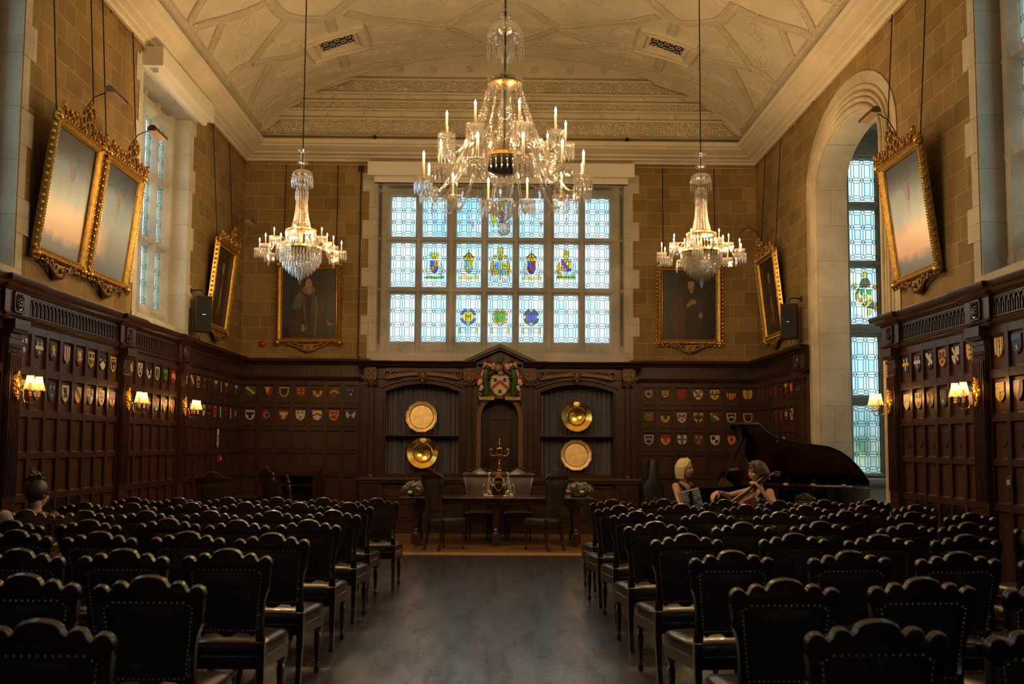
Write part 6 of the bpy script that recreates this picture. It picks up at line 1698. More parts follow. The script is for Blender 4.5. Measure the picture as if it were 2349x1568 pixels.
# ---- two smaller ones
def small_chandelier():
    t = empty('basket_chandelier')
    mb = MB(); mb.lathe([(.02, 5.44), (.03, 5.46), (.025, 5.50), (.035, 5.55), (.075, 5.585), (.07, 5.575), (.02, 5.53)], seg=16); mb.build('top_tulip', M['crystal'], t, smooth=40)
    mb = MB(); mb.lathe([(.02, 5.44), (.07, 5.42), (.082, 5.40), (.06, 5.385), (.02, 5.375), (.02, 5.30)], seg=18); mb.build('neck_dish', M['crystal'], t, smooth=40)
    mb = MB(); mb.lathe([(.02, 5.31), (.09, 5.30), (.135, 5.27), (.142, 5.22), (.135, 5.20)], seg=26)
    for i in range(24): a = 2*PI*i/24; bead(mb, (.142*math.cos(a), .142*math.sin(a), 5.20), .009)
    mb.build('canopy', M['crystal'], t, smooth=50)
    mb = MB()
    for i in range(22): a = 2*PI*i/22; drop(mb, .142*math.cos(a), .142*math.sin(a), 5.19, .125, .010)
    for i in range(16): a = 2*PI*i/16; drop(mb, .085*math.cos(a), .085*math.sin(a), 5.01, .13, .009)
    mb.build('canopy_drops', M['crystal'], t, smooth=20)
    mb = MB(); mb.lathe([(.02, 5.12), (.055, 5.11), (.08, 5.07), (.086, 5.02)], seg=22); mb.build('second_canopy', M['crystal'], t, smooth=50)
    mb = MB(); n = 16
    for i in range(n):
        a = 2*PI*i/n
        for j in range(24):
            tt = j/23; r = .068+.012*tt+.055*tt**3; z = 4.98-.50*tt
            bead(mb, (r*math.cos(a+.1*(j % 2)), r*math.sin(a+.1*(j % 2)), z), .0125)
    o = mb.build('bead_column', M['crystal_w'], t, smooth=60); o['kind'] = 'stuff'
    mb = MB(); mb.tube([(0, 0, 4.2), (0, 0, 5.6)], .012, 8); mb.build('rod', M['brass_dk'], t)
    mb = MB(); mb.lathe([(.19, 4.46), (.20, 4.465), (.20, 4.48), (.19, 4.485)], seg=28)
    for i in range(26): a = 2*PI*i/26; bead(mb, (.20*math.cos(a), .20*math.sin(a), 4.475), .010)
    mb.build('upper_ring', M['brass'], t, smooth=40)
    mb = MB()
    for i in range(30): a = 2*PI*i/30; drop(mb, .20*math.cos(a), .20*math.sin(a), 4.46, .14, .010)
    mb.build('upper_ring_drops', M['crystal_w'], t, smooth=20)
    mb = MB(); mb.lathe([(.262, 4.21), (.275, 4.215), (.275, 4.24), (.262, 4.245)], seg=36); mb.build('basket_ring', M['brass'], t, smooth=40)
    mb = MB()
    for R, z, n in ((.275, 4.21, 40), (.272, 4.17, 38), (.235, 4.10, 34), (.195, 4.06, 28), (.155, 4.02, 22), (.11, 3.985, 16), (.065, 3.96, 10), (.03, 3.93, 5)):
        for i in range(n): a = 2*PI*i/n+R*7; bead(mb, (R*math.cos(a), R*math.sin(a), z+.01), .009); drop(mb, R*math.cos(a), R*math.sin(a), z, .15, .0105)
    o = mb.build('basket_drops', M['crystal'], t, smooth=20); o['kind'] = 'stuff'
    mb = MB(); bead(mb, (0, 0, 3.85), .02); drop(mb, 0, 0, 3.84, .12, .022, 6); mb.build('bottom_drop', M['crystal'], t, smooth=20)
    for i in range(10):
        a = 2*PI*i/10+.15
        crystal_arm(t, 'outer_arm', spline([(.26, 4.225), (.34, 4.30), (.40, 4.26), (.46, 4.14), (.53, 4.13), (.545, 4.18)]), .012, (.545, 4.19), .13, E2, a, .78)
        if i % 2 == 0:
            mb = MB(); drop(mb, .46*math.cos(a+.3), .46*math.sin(a+.3), 4.10, .11, .018, 6); bead(mb, (.46*math.cos(a+.3), .46*math.sin(a+.3), 4.11), .012); mb.tube([(.46*math.cos(a+.3), .46*math.sin(a+.3), 4.2), (.46*math.cos(a+.3), .46*math.sin(a+.3), 4.1)], .002, 3); mb.build('pendant_drop', M['crystal'], t, smooth=20)
    for i in range(6):
        a = 2*PI*i/6+.5
        crystal_arm(t, 'inner_arm', spline([(.20, 4.30), (.27, 4.36), (.33, 4.31), (.365, 4.30), (.37, 4.33)]), .010, (.37, 4.335), .12, E2, a, .72)
    mb = MB(); z = 5.6
    while z < 8.75:
        mb.lathe([(.006, -.02), (.011, 0), (.006, .02)], (0, 0, z), 5); z += .036
    mb.tube([(0, 0, 5.58), (0, 0, 8.75)], .005, 4)
    mb.build('chain', M['iron'], t)
    return t
sm = small_chandelier(); sm.location = (-2.72, 13.4, 0)
tag(sm, 'smaller basket-shaped crystal chandelier with lit candle bulbs in front of the left-hand back portrait', 'chandelier', 'pair of smaller chandeliers')
reg(sm)
def copy_with_lights(o, parent=None): return copy_tree(o, parent)
s2 = copy_tree(sm); s2.location = (2.74, 13.4, 0); s2.rotation_euler.z = .5
tag(s2, 'smaller basket-shaped crystal chandelier with lit candle bulbs in front of the right-hand back portrait')

# ================================================================ WALL SCONCES
def make_sconce():
    t = empty('wall_sconce')
    mb = MB(); rn = random.Random(2)
    n = 20; V = [(0, -.02, 0)]
    for i in range(n): a = 2*PI*i/n; q = 1+.10*math.cos(a*5); V.append((.062*q*math.cos(a), -.012, .125*q*math.sin(a)))
    for i in range(n): a = 2*PI*i/n; q = 1+.10*math.cos(a*5); V.append((.066*q*math.cos(a), 0, .130*q*math.sin(a)))
    mb.add(V, [(0, 1+i, 1+(i+1) % n) for i in range(n)]+[(1+i, 1+n+i, 1+n+(i+1) % n, 1+(i+1) % n) for i in range(n)])
    for i in range(16):
        a = 2*PI*i/16; mb.ball((.055*math.cos(a), -.018, .112*math.sin(a)), .014, 6, 4)
        pts = [(.045*math.cos(a+.4*k/4)*(1-.12*k), -.022, .085*math.sin(a+.4*k/4)*(1-.12*k)) for k in range(5)]; mb.tube(pts, .006, 4)
    mb.ball((0, -.02, .135), .02, 7, 5); mb.ball((0, -.02, -.13), .018, 7, 5); mb.ball((0, -.015, .0), .028, 8, 6, sz=2.)
    mb.build('backplate', M['gilt'], t, smooth=50)
    mb = MB()
    mb.tube([(0, -.02, -.04), (0, -.055, -.03), (0, -.075, -.06), (0, -.075, -.12), (0, -.09, -.155), (0, -.12, -.165)], .006, 6)
    mb.lathe([(.006, -.125), (.011, -.118), (.006, -.11), (.011, -.10), (.006, -.09)], (0, -.075, 0), 8)
    for s in (-1, 1): mb.tube([(0, -.10, -.155), (s*.03, -.14, -.165), (s*.07, -.17, -.155), (s*.09, -.18, -.12)], .005, 6)
    mb.build('arms', M['brass'], t, smooth=60)
    for s in (-1, 1):
        x, y = s*.09, -.18
        mb = MB(); mb.lathe([(.001, -.115), (.04, -.112), (.045, -.106), (.012, -.104), (.018, -.095), (.014, -.085), (.018, -.075), (.014, -.068)], (x, y, 0), 14); mb.build('drip_pan', M['brass'], t, smooth=40)
        mb = MB(); mb.lathe([(.0135, -.07), (.0135, .03)], (x, y, 0), 10); c_ = mb.build('candle', M['candle'], t, smooth=40)
        mb = MB(); n = 36; V = []; F = []
        for j in range(9):
            tt = j/8; r = .031+.026*tt**1.6+.003*tt; z = .095-.125*tt
            for i in range(n):
                a = 2*PI*i/n; lob = abs(math.sin(a*3)); q = r*(1+.05*lob); zz = z-(.014*lob if j == 8 else (.006*lob if j == 7 else 0))
                V.append((x+q*math.cos(a), y+q*math.sin(a), zz))
        for j in range(8):
            for i in range(n): F.append((j*n+i, j*n+(i+1) % n, (j+1)*n+(i+1) % n, (j+1)*n+i))
        mb.add(V, F); sh = mb.build('lamp_shade', M['shade'], t, smooth=60)
        mb = MB(); mb.tube([(x+.0575*(1+.05*abs(math.sin(a*3)))*math.cos(a), y+.0575*(1+.05*abs(math.sin(a*3)))*math.sin(a), -.0305-.014*abs(math.sin(a*3))) for a in [2*PI*i/36 for i in range(37)]], .002, 4); mb.build('trim_cord', M['brass_dk'], sh)
        mb = MB(); mb.ball((x, y, .045), .012, 8, 6, sz=1.4); mb.build('bulb', M['bulb'], c_, smooth=60)
        lamp((x, y, .05), E3, (1, .50, .16), .025, 'sconce_light', t)
    return reg(t)
E3 = 5.5
sco = make_sconce(); us = [False]
for x, y, rz, lab in ((-W+.165, 9.68, PI/2, 'twin-shaded gilt wall sconce, nearest one on the left wall'), (-W+.165, 12.58, PI/2, 'twin-shaded gilt wall sconce, middle one on the left wall'), (-W+.165, 14.84, PI/2, 'twin-shaded gilt wall sconce, farthest one on the left wall'),
                      (W-.165, 9.70, -PI/2, 'twin-shaded gilt wall sconce on the right wall, beside the frame edge'), (W-.165, 11.88, -PI/2, 'twin-shaded gilt wall sconce on the right wall, next to the arch'),
                      (-W+.165, 6.78, PI/2, 'twin-shaded gilt wall sconce left of the picture'), (W-.165, 6.8, -PI/2, 'twin-shaded gilt wall sconce right of the picture'), (-W+.165, 3.9, PI/2, 'twin-shaded gilt wall sconce near the camera, left'), (W-.165, 4.3, -PI/2, 'twin-shaded gilt wall sconce near the camera, right')):
    if 5.5 < y or True:
        place(sco, x, y, rz, lab, 'twin-shaded gilt wall sconces', us, 'wall lamp', z=2.12)

# ================================================================ PICTURES
PC = {}
for k, c in dict(dark=(.012, .010, .009), face=(.30, .16, .09), ruff=(.13, .10, .07), fur=(.10, .075, .03), robe=(.025, .012, .010), redr=(.05, .010, .009), hand=(.26, .14, .07), beard=(.22, .14, .08), cap=(.005, .005, .005), slate=(.10, .14, .16), cloud=(.20, .24, .26), mist=(.30, .30, .29), warm=(.50, .30, .19), gown=(.05, .06, .07)).items():
    PC[k] = P('oil_'+k, c, .32, coat=.35, noise=(3.5, .35, (1, 1, 1)), bump=(25., .12, .003))
def glare_canvas(name, wx, wy):  # canvas colour imitates bluish and orange glare on the varnish
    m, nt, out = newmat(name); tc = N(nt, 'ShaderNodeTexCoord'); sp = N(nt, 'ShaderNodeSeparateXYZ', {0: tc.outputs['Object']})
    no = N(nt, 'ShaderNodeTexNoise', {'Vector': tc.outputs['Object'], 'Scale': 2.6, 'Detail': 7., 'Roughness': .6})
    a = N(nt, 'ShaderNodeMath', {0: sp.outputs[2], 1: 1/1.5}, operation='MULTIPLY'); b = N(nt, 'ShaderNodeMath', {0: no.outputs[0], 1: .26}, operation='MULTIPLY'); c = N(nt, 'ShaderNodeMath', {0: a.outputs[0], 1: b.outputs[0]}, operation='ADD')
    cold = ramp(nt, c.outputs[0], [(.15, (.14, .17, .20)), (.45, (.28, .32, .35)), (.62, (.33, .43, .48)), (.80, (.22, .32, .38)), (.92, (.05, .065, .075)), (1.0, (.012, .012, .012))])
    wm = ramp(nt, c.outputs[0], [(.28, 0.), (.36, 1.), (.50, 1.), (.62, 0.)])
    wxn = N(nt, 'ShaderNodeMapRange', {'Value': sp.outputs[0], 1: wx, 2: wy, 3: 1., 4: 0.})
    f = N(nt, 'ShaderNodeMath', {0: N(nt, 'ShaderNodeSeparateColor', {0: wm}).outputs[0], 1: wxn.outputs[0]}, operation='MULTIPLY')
    col = mixc(nt, f.outputs[0], cold, (.85, .52, .33))  # orange glare patch painted over the bluish glare
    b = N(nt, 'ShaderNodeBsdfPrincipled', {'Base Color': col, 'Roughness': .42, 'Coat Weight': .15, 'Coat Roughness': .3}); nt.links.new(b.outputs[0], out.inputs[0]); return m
PC['glare1'] = glare_canvas('oil_glare_a', .5, 1.2); PC['glare2'] = glare_canvas('oil_glare_b', -.5, -.1); PC['glare3'] = glare_canvas('oil_glare_c', .6, 1.2)
PK = list(PC)
def picture(loc, rz, lean, kind, label, light=True, crest=True, w=1.22, h=1.52, chainz=6.88):
    t = empty('portrait_painting', loc, rz, label, 'painting', rx=R_(lean)); hw = w/2
    fwd = .12
    mb = MB()
    prof = [(0, 0), (.02, -.055), (.045, -.075), (.065, -.06), (.085, -.045), (.095, -.05), (.115, -.03), (.118, -.02)]
    cor = [(-hw, 0), (hw, 0), (hw, h), (-hw, h)]; sg = [(1, 1), (-1, 1), (-1, -1), (1, -1)]
    V = []; m = len(prof)
    for (x, z), (a, b) in zip(cor, sg):
        for o, d in prof: V.append((x+a*o, d, z+b*o))
    F = [(i*m+k, i*m+k+1, ((i+1) % 4)*m+k+1, ((i+1) % 4)*m+k) for i in range(4) for k in range(m-1)]
    mb.add(V, F); mb.box(-hw, hw, -.001, .0, 0, .02)
    rn = random.Random(int(abs(loc[0]*31+loc[1]*7)))
    def edge_pts(o, st):
        L = []
        x = -hw+o+st/2
        while x < hw-o: L += [(x, o), (x, h-o)]; x += st
        z = o+st/2
        while z < h-o: L += [(-hw+o, z), (hw-o, z)]; z += st
        return L
    for x, z in edge_pts(.045, .032): mb.ball((x, -.072, z), .012, 5, 3)
    for x, z in edge_pts(.108, .02): mb.ball((x, -.036, z), .006, 4, 3)
    for x, z in edge_pts(-.006, .075): mb.ball((x, -.045, z), rn.uniform(.014, .022), 5, 4)
    for x in (-hw+.03, hw-.03):
        for z in (.03, h-.03):
            mb.ball((x, -.05, z), .055, 8, 5)
            for k in range(6): a = 2*PI*k/6; mb.ball((x+.055*math.cos(a), -.06, z+.055*math.sin(a)), .02, 5, 4)
    mb.build('frame', M['gilt'], t, smooth=40)
    def curl(mb, x, z, r, s, th, d=-.06, turns=1.1, a0=0.):
        mb.tube([(x+s*r*(1-.7*i/11)*math.cos(a0+turns*2*PI*i/11), d, z+r*(1-.7*i/11)*math.sin(a0+turns*2*PI*i/11)) for i in range(12)], [th*(1-.5*i/11) for i in range(12)], 6)
    mb = MB()                         # bottom cartouche
    mb.prism([(-.13, 0), (.13, 0), (.10, -.07), (.06, -.14), (0, -.165), (-.06, -.14), (-.10, -.07)], -.06, -.01)
    for s in (-1, 1):
        curl(mb, s*.13, -.05, .055, s, .018); curl(mb, s*.24, -.02, .045, -s, .014); curl(mb, s*.34, -.005, .035, s, .012)
        mb.tube([(s*.05, -.06, -.13), (s*.13, -.06, -.10), (s*.22, -.05, -.05), (s*.32, -.05, -.02), (s*.42, -.05, .0)], [.02, .018, .015, .013, .01], 6)
    mb.tube([(-.10, -.06, -.10), (-.04, -.07, -.13), (.04, -.07, -.13), (.10, -.06, -.10)], .016, 6); mb.ball((0, -.07, -.06), .03, 7, 5)
    mb.build('cartouche', M['gilt_dull'], t, smooth=60)
    if crest:
        mb = MB()
        for s in (-1, 1):
            curl(mb, s*.10, h+.06, .075, s, .022, -.08); curl(mb, s*.10, h+.17, .05, -s, .016, -.10); curl(mb, s*.25, h+.04, .06, -s, .018, -.07); curl(mb, s*.40, h+.03, .05, s, .016); curl(mb, s*.52, h+.04, .05, -s, .016)
            for k in range(7): mb.ball((s*(.16+.06*k)+rn.uniform(-.02, .02), -.08, h+.04+rn.uniform(0, .09)*(1-k/9)), rn.uniform(.013, .021), 6, 4, sz=1.5)
            mb.ball((s*.56, -.08, h+.10), .024, 7, 5, sz=1.5); curl(mb, s*.56, h+.06, .045, -s, .012, -.08)
        for z in (.12, .17, .22, .26): curl(mb, 0, h+z, .05-.1*(z-.12), 1 if z in (.12, .22) else -1, .014, -.10)
        mb.ball((0, -.11, h+.16), .035, 8, 5); mb.ball((0, -.11, h+.28), .022, 7, 5)
        for k in range(5): a = PI*k/4; mb.ball((.075*math.cos(a), -.12, h+.20+.06*math.sin(a)), .022, 6, 4)
        curl(mb, 0, h+.03, .07, 1, .02, -.085)
        mb.build('crest', M['gilt'], t, smooth=60)
    # canvas
    cw, c0, c1 = hw-.112, .112, h-.112
    V = lambda x, z: (x*cw, 0, c0+(c1-c0)*z)
    mb = MB()
    def pz(col, pts, k=[0]):
        k[0] += 1; mb.cur = PK.index(col); mb.add([(x*cw, -.012-.0004*lay[0], c0+(c1-c0)*z) for x, z in pts], [tuple(range(len(pts)))]); lay[0] += 1
    lay = [0]
    base_ = kind if kind in ('glare1', 'glare2', 'glare3') else 'dark'
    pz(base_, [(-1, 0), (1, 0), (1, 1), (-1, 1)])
    def ell(cx, cz, rx, rz_, n=18): return [(cx+rx*math.cos(2*PI*i/n), cz+rz_*math.sin(2*PI*i/n)) for i in range(n)]
    if kind == 'ruff':
        pz('robe', [(-.35, 0), (-.55, .3), (-.45, .55), (-.1, .68), (.3, .62), (.45, .3), (.55, 0)]); pz('redr', [(-.75, 0), (-.72, .28), (-.4, .32), (-.3, 0)]); pz('fur', [(-.68, .42), (-.5, .60), (-.34, .68), (-.24, .64), (-.30, .44)])
        pz('robe', [(-.1, .05), (-.12, .62), (.22, .62), (.3, .05)]); pz('fur', [(-.18, .63), (-.1, .3), (-.02, .05), (-.08, .05), (-.2, .4), (-.24, .62)]); pz('fur', [(.22, .6), (.24, .3), (.2, .05), (.27, .05), (.33, .4), (.3, .6)])
        pz('ruff', ell(-.02, .70, .24, .065)); pz('face', ell(-.02, .78, .125, .085)); pz('beard', [(-.12, .75), (.12, .75), (.10, .66), (.02, .62), (-.06, .66)]); pz('beard', ell(-.07, .795, .026, .007, 8)); pz('beard', ell(.04, .795, .026, .007, 8)); pz('beard', [(-.02, .79), (.0, .765), (-.04, .765)])
        pz('hand', [(-.28, .20), (-.18, .20), (-.12, .13), (-.16, .09), (-.26, .10)]); pz('hand', [(.66, .26), (.78, .22), (.95, .21), (.88, .19), (.72, .19)])
    elif kind == 'cap':
        pz('redr', [(-.55, 0), (-.65, .3), (-.62, .55), (-.3, .68), (.0, .66), (-.2, .3), (-.25, 0)]); pz('robe', [(-.3, .1), (-.4, .5), (-.05, .68), (.35, .62), (.5, .3), (.45, .05)]); pz('redr', [(.3, .62), (.5, .58), (.55, .3), (.42, .3)])
        pz('face', ell(.06, .80, .12, .095)); pz('beard', [(-.04, .75), (.16, .75), (.12, .67), (.02, .68)]); pz('cap', [(-.12, .84), (.22, .84), (.24, .90), (.05, .94), (-.14, .90)]); pz('beard', ell(.01, .81, .026, .007, 8)); pz('beard', ell(.11, .81, .026, .007, 8)); pz('beard', [(.06, .80), (.08, .775), (.04, .775)])
        pz('hand', [(-.12, .50), (-.08, .46), (.08, .50), (.26, .52), (.24, .56), (.14, .585), (.0, .56)]); pz('hand', [(.34, .35), (.44, .40), (.50, .36), (.46, .30), (.38, .31)])
    elif kind == 'tall':
        pz('robe', [(-.5, 0), (-.45, .5), (-.2, .66), (.2, .66), (.45, .5), (.5, 0)]); pz('face', ell(0, .77, .13, .10)); pz('cap', [(-.17, .74), (-.16, .86), (0, .90), (.16, .86), (.17, .74), (.12, .82), (-.12, .82)]); pz('ruff', [(-.06, .66), (.06, .66), (.05, .45), (-.04, .45)]); pz('beard', [(-.12, .5), (.1, .5), (.16, .3), (.05, .12), (-.1, .2)]); pz('hand', ell(.12, .32, .07, .04)); pz('hand', ell(-.2, .18, .07, .04))
    else:
        pz('slate', ell(.06, .72, .15, .095)) if kind != 'glare2' else None; pz('face', ell(.03, .715, .105, .085)); pz('mist', [(-.04, .63), (.09, .63), (.06, .52), (.01, .50)]); pz('beard', ell(-.01, .73, .022, .006, 8)); pz('beard', ell(.07, .73, .022, .006, 8))
    mb.build('canvas', [PC[k] for k in PK], t)
    # hanging chains (straight up from the top corners)
    mb = MB(); dz = (chainz-loc[2]); Lc = dz-(h-.05)*math.cos(R_(lean))+.12*math.sin(R_(lean))*0-.02
    for s in (-1, 1): mb.tube([(s*(hw-.12), .012, h-.05), (s*(hw-.12), .012+Lc*math.sin(R_(lean))+.0*math.cos(R_(lean)) + (.12 if lean > 3 else .012)*math.cos(R_(lean)), h-.05+Lc*math.cos(R_(lean))-(.12 if lean > 3 else .012)*math.sin(R_(lean)))], .008, 4)
    if lean >= 0: mb.build('hanging_chain', M['iron'], t)
    if light:
        pl = empty('picture_light', loc, rz, 'brass picture light on a curved arm above %s' % light, 'lamp', rx=0.)
        yo = -.02-h*math.sin(R_(lean)); z0 = h*math.cos(R_(lean))
        mb = MB(); mb.tube([(0, yo, z0+.06), (.01, yo-.04, z0+.22), (.02, yo-.13, z0+.36), (.04, yo-.24, z0+.42), (.06, yo-.33, z0+.40)], .006, 6); mb.build('arm', M['iron'], pl, smooth=60)
        mb = MB(); pr = [(yo-.36+.055*math.cos(R_(a)), z0+.385+.055*math.sin(R_(a))) for a in range(-15, 196, 15)]
        mb.prism(pr, -.15, .27, 'x'); mb.build('shade', M['brass_dk'], pl, smooth=40)
        mb = MB(); mb.box(-.14, .26, yo-.405, yo-.315, z0+.366, z0+.371); mb.build('reflector', P('lamp_reflector', (.75, .50, .36), .5) if 'lamp_reflector' not in bpy.data.materials else bpy.data.materials['lamp_reflector'], pl)
    return t
picture((-W+.03, 10.72, 3.49), PI/2, 7, 'glare1', 'gilt-framed portrait on the left wall with painted-in orange glare, nearest of three', 'the nearest portrait on the left wall')
picture((-W+.03, 12.05, 3.49), PI/2, 7, 'glare2', 'gilt-framed portrait with painted-in bluish glare, left wall, between the orange-glare one and the window', 'the second portrait on the left wall')
picture((-W+.03, 16.75, 3.45), PI/2, 6, 'tall', 'dark gilt-framed portrait on the left wall beyond the window and loudspeaker', 'the far portrait on the left wall')
picture((W-.03, 11.27, 3.50), -PI/2, 7, 'glare3', 'gilt-framed portrait with painted-in grey and orange glare high on the right wall', 'the near portrait on the right wall')
picture((W-.03, 17.2, 3.44), -PI/2, 6, 'tall', 'dark gilt-framed portrait on the right wall beyond the arch', 'the far portrait on the right wall')
picture((-3.585, YB-.02, 3.44), 0, 2, 'ruff', 'gilt-framed dark portrait of a bearded man in a ruff, back wall left', None, crest=False)
picture((3.555, YB-.02, 3.47), 0, 2, 'cap', 'gilt-framed dark portrait of a man in black cap with hand on chest, back wall right', None, crest=False)

# ================================================================ BLINDS, SPEAKERS, FITTINGS
bl = empty('roller_blind_box', (0, YB, 6.57), 0, 'long cream roller blind box over the big back window', 'blind')
mb = MB(); mb.box(-2.5, 2.5, -.34, 0, .02, .28); mb.build('cassette', M['white'], bl, bevel=.012)
mb = MB(); mb.box(-2.38, 2.38, -.26, -.18, -.10, .02); mb.box(-2.38, 2.38, -.28, -.16, -.10, -.06); mb.build('blind_bar', M['white'], bl, bevel=.006)
bl = empty('roller_blind_box', (-W, 14.3, 6.64), PI/2, 'cream roller blind box above the left window', 'blind')
mb = MB(); mb.box(-1.2, 1.2, -.29, 0, 0, .27); mb.build('cassette', M['white'], bl, bevel=.012)
mb = MB(); mb.box(-1.12, 1.12, -.20, -.13, -.07, 0); mb.build('blind_bar', M['white'], bl, bevel=.006)
M['spk'] = P('speaker_cloth', (.010, .010, .010), .9); M['spkside'] = wood('speaker_cabinet', (.07, .03, .014), (.12, .055, .025), .5, coat=0)
for x, y, rz, lab, s in ((-W, 15.5, R_(28), 'dark wooden loudspeaker hung on a bracket beside the left window', -1), (W, 15.85, R_(-30), 'dark wooden loudspeaker hung on a bracket beside the far right portrait', 1)):
    t = empty('wall_loudspeaker', (x, y, 3.86), 0, lab, 'loudspeaker', 'wall loudspeakers')
    mb = MB(); mb.lathe([(.05, 0), (.05, .012), (.02, .015)], (-s*.0, 0, .10), 12, RY(90*-s)); mb.tube([(0, 0, .10), (-s*.10, -.02, .105), (-s*.19, -.06, .10), (-s*.215, -.07, .07), (-s*.22, -.07, .0)], .012, 7); mb.build('bracket', M['iron'], t, smooth=40)
    mb = MB(); mb.M = T(-s*.22, -.07, 0) @ Matrix.Rotation(rz, 4, 'Z'); mb.box(-.12, .12, -.10, .10, -.56, 0); mb.build('cabinet', M['spkside'], t, bevel=.004)
    mb = MB(); mb.M = T(-s*.22, -.07, 0) @ Matrix.Rotation(rz, 4, 'Z'); mb.box(-.112, .112, -.112, -.10, -.552, -.008); mb.build('grille_cloth', M['spk'], t)
    mb = MB(); mb.M = T(-s*.22, -.07, 0) @ Matrix.Rotation(rz, 4, 'Z'); mb.box(-.02, .02, -.114, -.112, -.30, -.293); mb.build('badge', M['silvergilt'], t)
    mb = MB(); mb.tube([(-s*.2, -.02, -.56), (-s*.16, -.0, -.64), (-s*.15, 0, -.70)], .005, 5); mb.build('cable', M['black'], t)
mb = MB(); mb.lathe([(.001, -.065), (.045, -.055), (.062, -.02), (.062, 0)], (0, 0, 0), 20, RX(-90)); o = mb.build('wall_mounted_alarm', M['red'], loc=(-4.45, YB, 3.44), smooth=50)
tag(o, 'round red fire alarm sounder on the stone back wall, left', 'alarm')
mb = MB(); mb.tube([(0, -.02, 0), (-.005, -.02, 1.), (0, -.02, 2.6), (0, -.02, 3.56)], .012, 6); mb.box(-.05, .05, -.06, 0, 3.52, 3.62); mb.tube([(0, -.02, 0), (.02, -.025, -.03), (.07, -.03, -.05)], .012, 6)
for z in (.3, 1.1, 1.9, 2.7): mb.box(-.02, .02, -.035, 0, z, z+.02)
o = mb.build('conduit_pipe', M['iron'], loc=(-2.66, YB, 3.22)); tag(o, 'thin black vertical conduit on the back wall left of the big window', 'pipe')
for x, s in ((-2.37, 'left'), (2.35, 'right')):
    t = empty('security_camera', (x, 18.26, 7.255), 0, 'tiny black dome camera on the %s of the back cornice' % s, 'camera', 'dome cameras on the cornice')
    mb = MB(); mb.box(-.03, .03, -.03, .03, 0, .03); mb.build('mount', M['black'], t); mb = MB(); mb.ball((0, -.01, .05), .038, 10, 7); mb.build('dome', M['blackgloss'], t, smooth=60)
t = empty('safety_sign', (-W+.103, 16.88, 1.52), PI/2, 'tall narrow white, blue and red notice on the left wall panelling', 'sign')
mb = MB(); mb.box(-.045, .045, -.006, 0, 0, .30); mb.build('plate', M['paper'], t)
mb = MB(); mb.box(-.038, .038, -.0075, -.006, .10, .21); mb.build('blue_field', P('sign_blue', (.05, .16, .35), .5), t); mb = MB(); mb.box(-.038, .038, -.0075, -.006, .01, .09); mb.build('red_field', M['red'], t)
text_mesh('i', .05, M['ink'], 'lettering', t, (0, -.008, .28), .0003)
for z in (.185, .155, .125): mb = MB(); mb.box(-.03, .03, -.0085, -.0075, z, z+.012); mb.build('text_line', M['paper'], t)
for z in (.06, .025): mb = MB(); mb.box(-.022, .022, -.0085, -.0075, z, z+.02); mb.build('symbol', M['paper'], t)
t = empty('break_glass_call_point', (-W+.103, 16.92, 1.27), PI/2, 'small red call point below the narrow notice on the left wall', 'alarm')
mb = MB(); mb.box(-.055, .055, -.05, 0, 0, .11); mb.build('housing', M['red'], t, bevel=.005)
mb = MB(); mb.box(-.022, -.006, -.053, -.05, .03, .08); mb.build('marking', M['paper'], t); mb = MB(); mb.box(.012, .028, -.053, -.05, .035, .075); mb.build('marking', M['paper'], t)
t = empty('notice_plate', (W-.103, 16.6, 1.62), -PI/2, 'small pale notice with red print on the far right panelling behind the piano lid', 'sign')
mb = MB(); mb.box(-.055, .055, -.006, 0, 0, .13); mb.build('plate', P('peach_plate', (.62, .42, .30), .5), t); mb = MB(); mb.box(-.03, -.005, -.008, -.006, .03, .11); mb.build('print', M['red'], t); mb = MB(); mb.box(.01, .035, -.008, -.006, .03, .11); mb.build('print', M['red'], t)
for x, y, rz, lab in ((-W+.103, 10.24, PI/2, 'dark double light switch on the left wall panelling above the bun-haired guest'), (W-.103, 9.25, -PI/2, 'pale light switch plate on the right wall near the frame edge')):
    t = empty('light_switch', (x, y, 1.20), rz, lab, 'switch', 'switch plates on the panelling')
    mb = MB(); mb.box(-.045, .045, -.008, 0, 0, .12); mb.build('plate', M['brass_dk'], t, bevel=.002)
    for dx in (-.018, .018): mb = MB(); mb.box(dx-.008, dx+.008, -.018, -.008, .035, .085); mb.build('rocker', M['white'], t)
# ================================================================ GRAND PIANO
PR_ = R_(-28)
pn = empty('grand_piano', (2.70, 14.15, 0), PR_, 'black grand piano with its lid propped open, in front of the stone arch', 'piano')
def pb(mb, name, mat=None, **k): return mb.build(name, mat or M['blackgloss'], pn, **k)
def pw_(u, v): return (2.70+u*math.cos(PR_)-v*math.sin(PR_), 14.15+u*math.sin(PR_)+v*math.cos(PR_))
near = [(.30, .02), (.89, .04), (1.0, .19), (1.09, .32), (1.28, .41), (1.49, .47), (1.78, .53), (1.93, .63), (2.04, .77), (2.13, .95), (2.2, 1.15), (2.23, 1.29)]
plan = near+[(2.23, 1.40), (.30, 1.40)]
mb = MB()
inner = [(.36, .06)]+[(x-.04, y+.045) for x, y in near[1:]]+[(2.18, 1.35), (.36, 1.35)]
n = len(plan)
V = [(x, y, .64) for x, y in plan]+[(x, y, 1.0) for x, y in plan]+[(x, y, 1.0) for x, y in inner]+[(x, y, .86) for x, y in inner]
F = [(i, (i+1) % n, n+(i+1) % n, n+i) for i in range(n)]+[(n+i, n+(i+1) % n, 2*n+(i+1) % n, 2*n+i) for i in range(n)]+[(2*n+i, 2*n+(i+1) % n, 3*n+(i+1) % n, 3*n+i) for i in range(n)]+[tuple(range(n-1, -1, -1))]
mb.add(V, F); pb(mb, 'case', smooth=35)
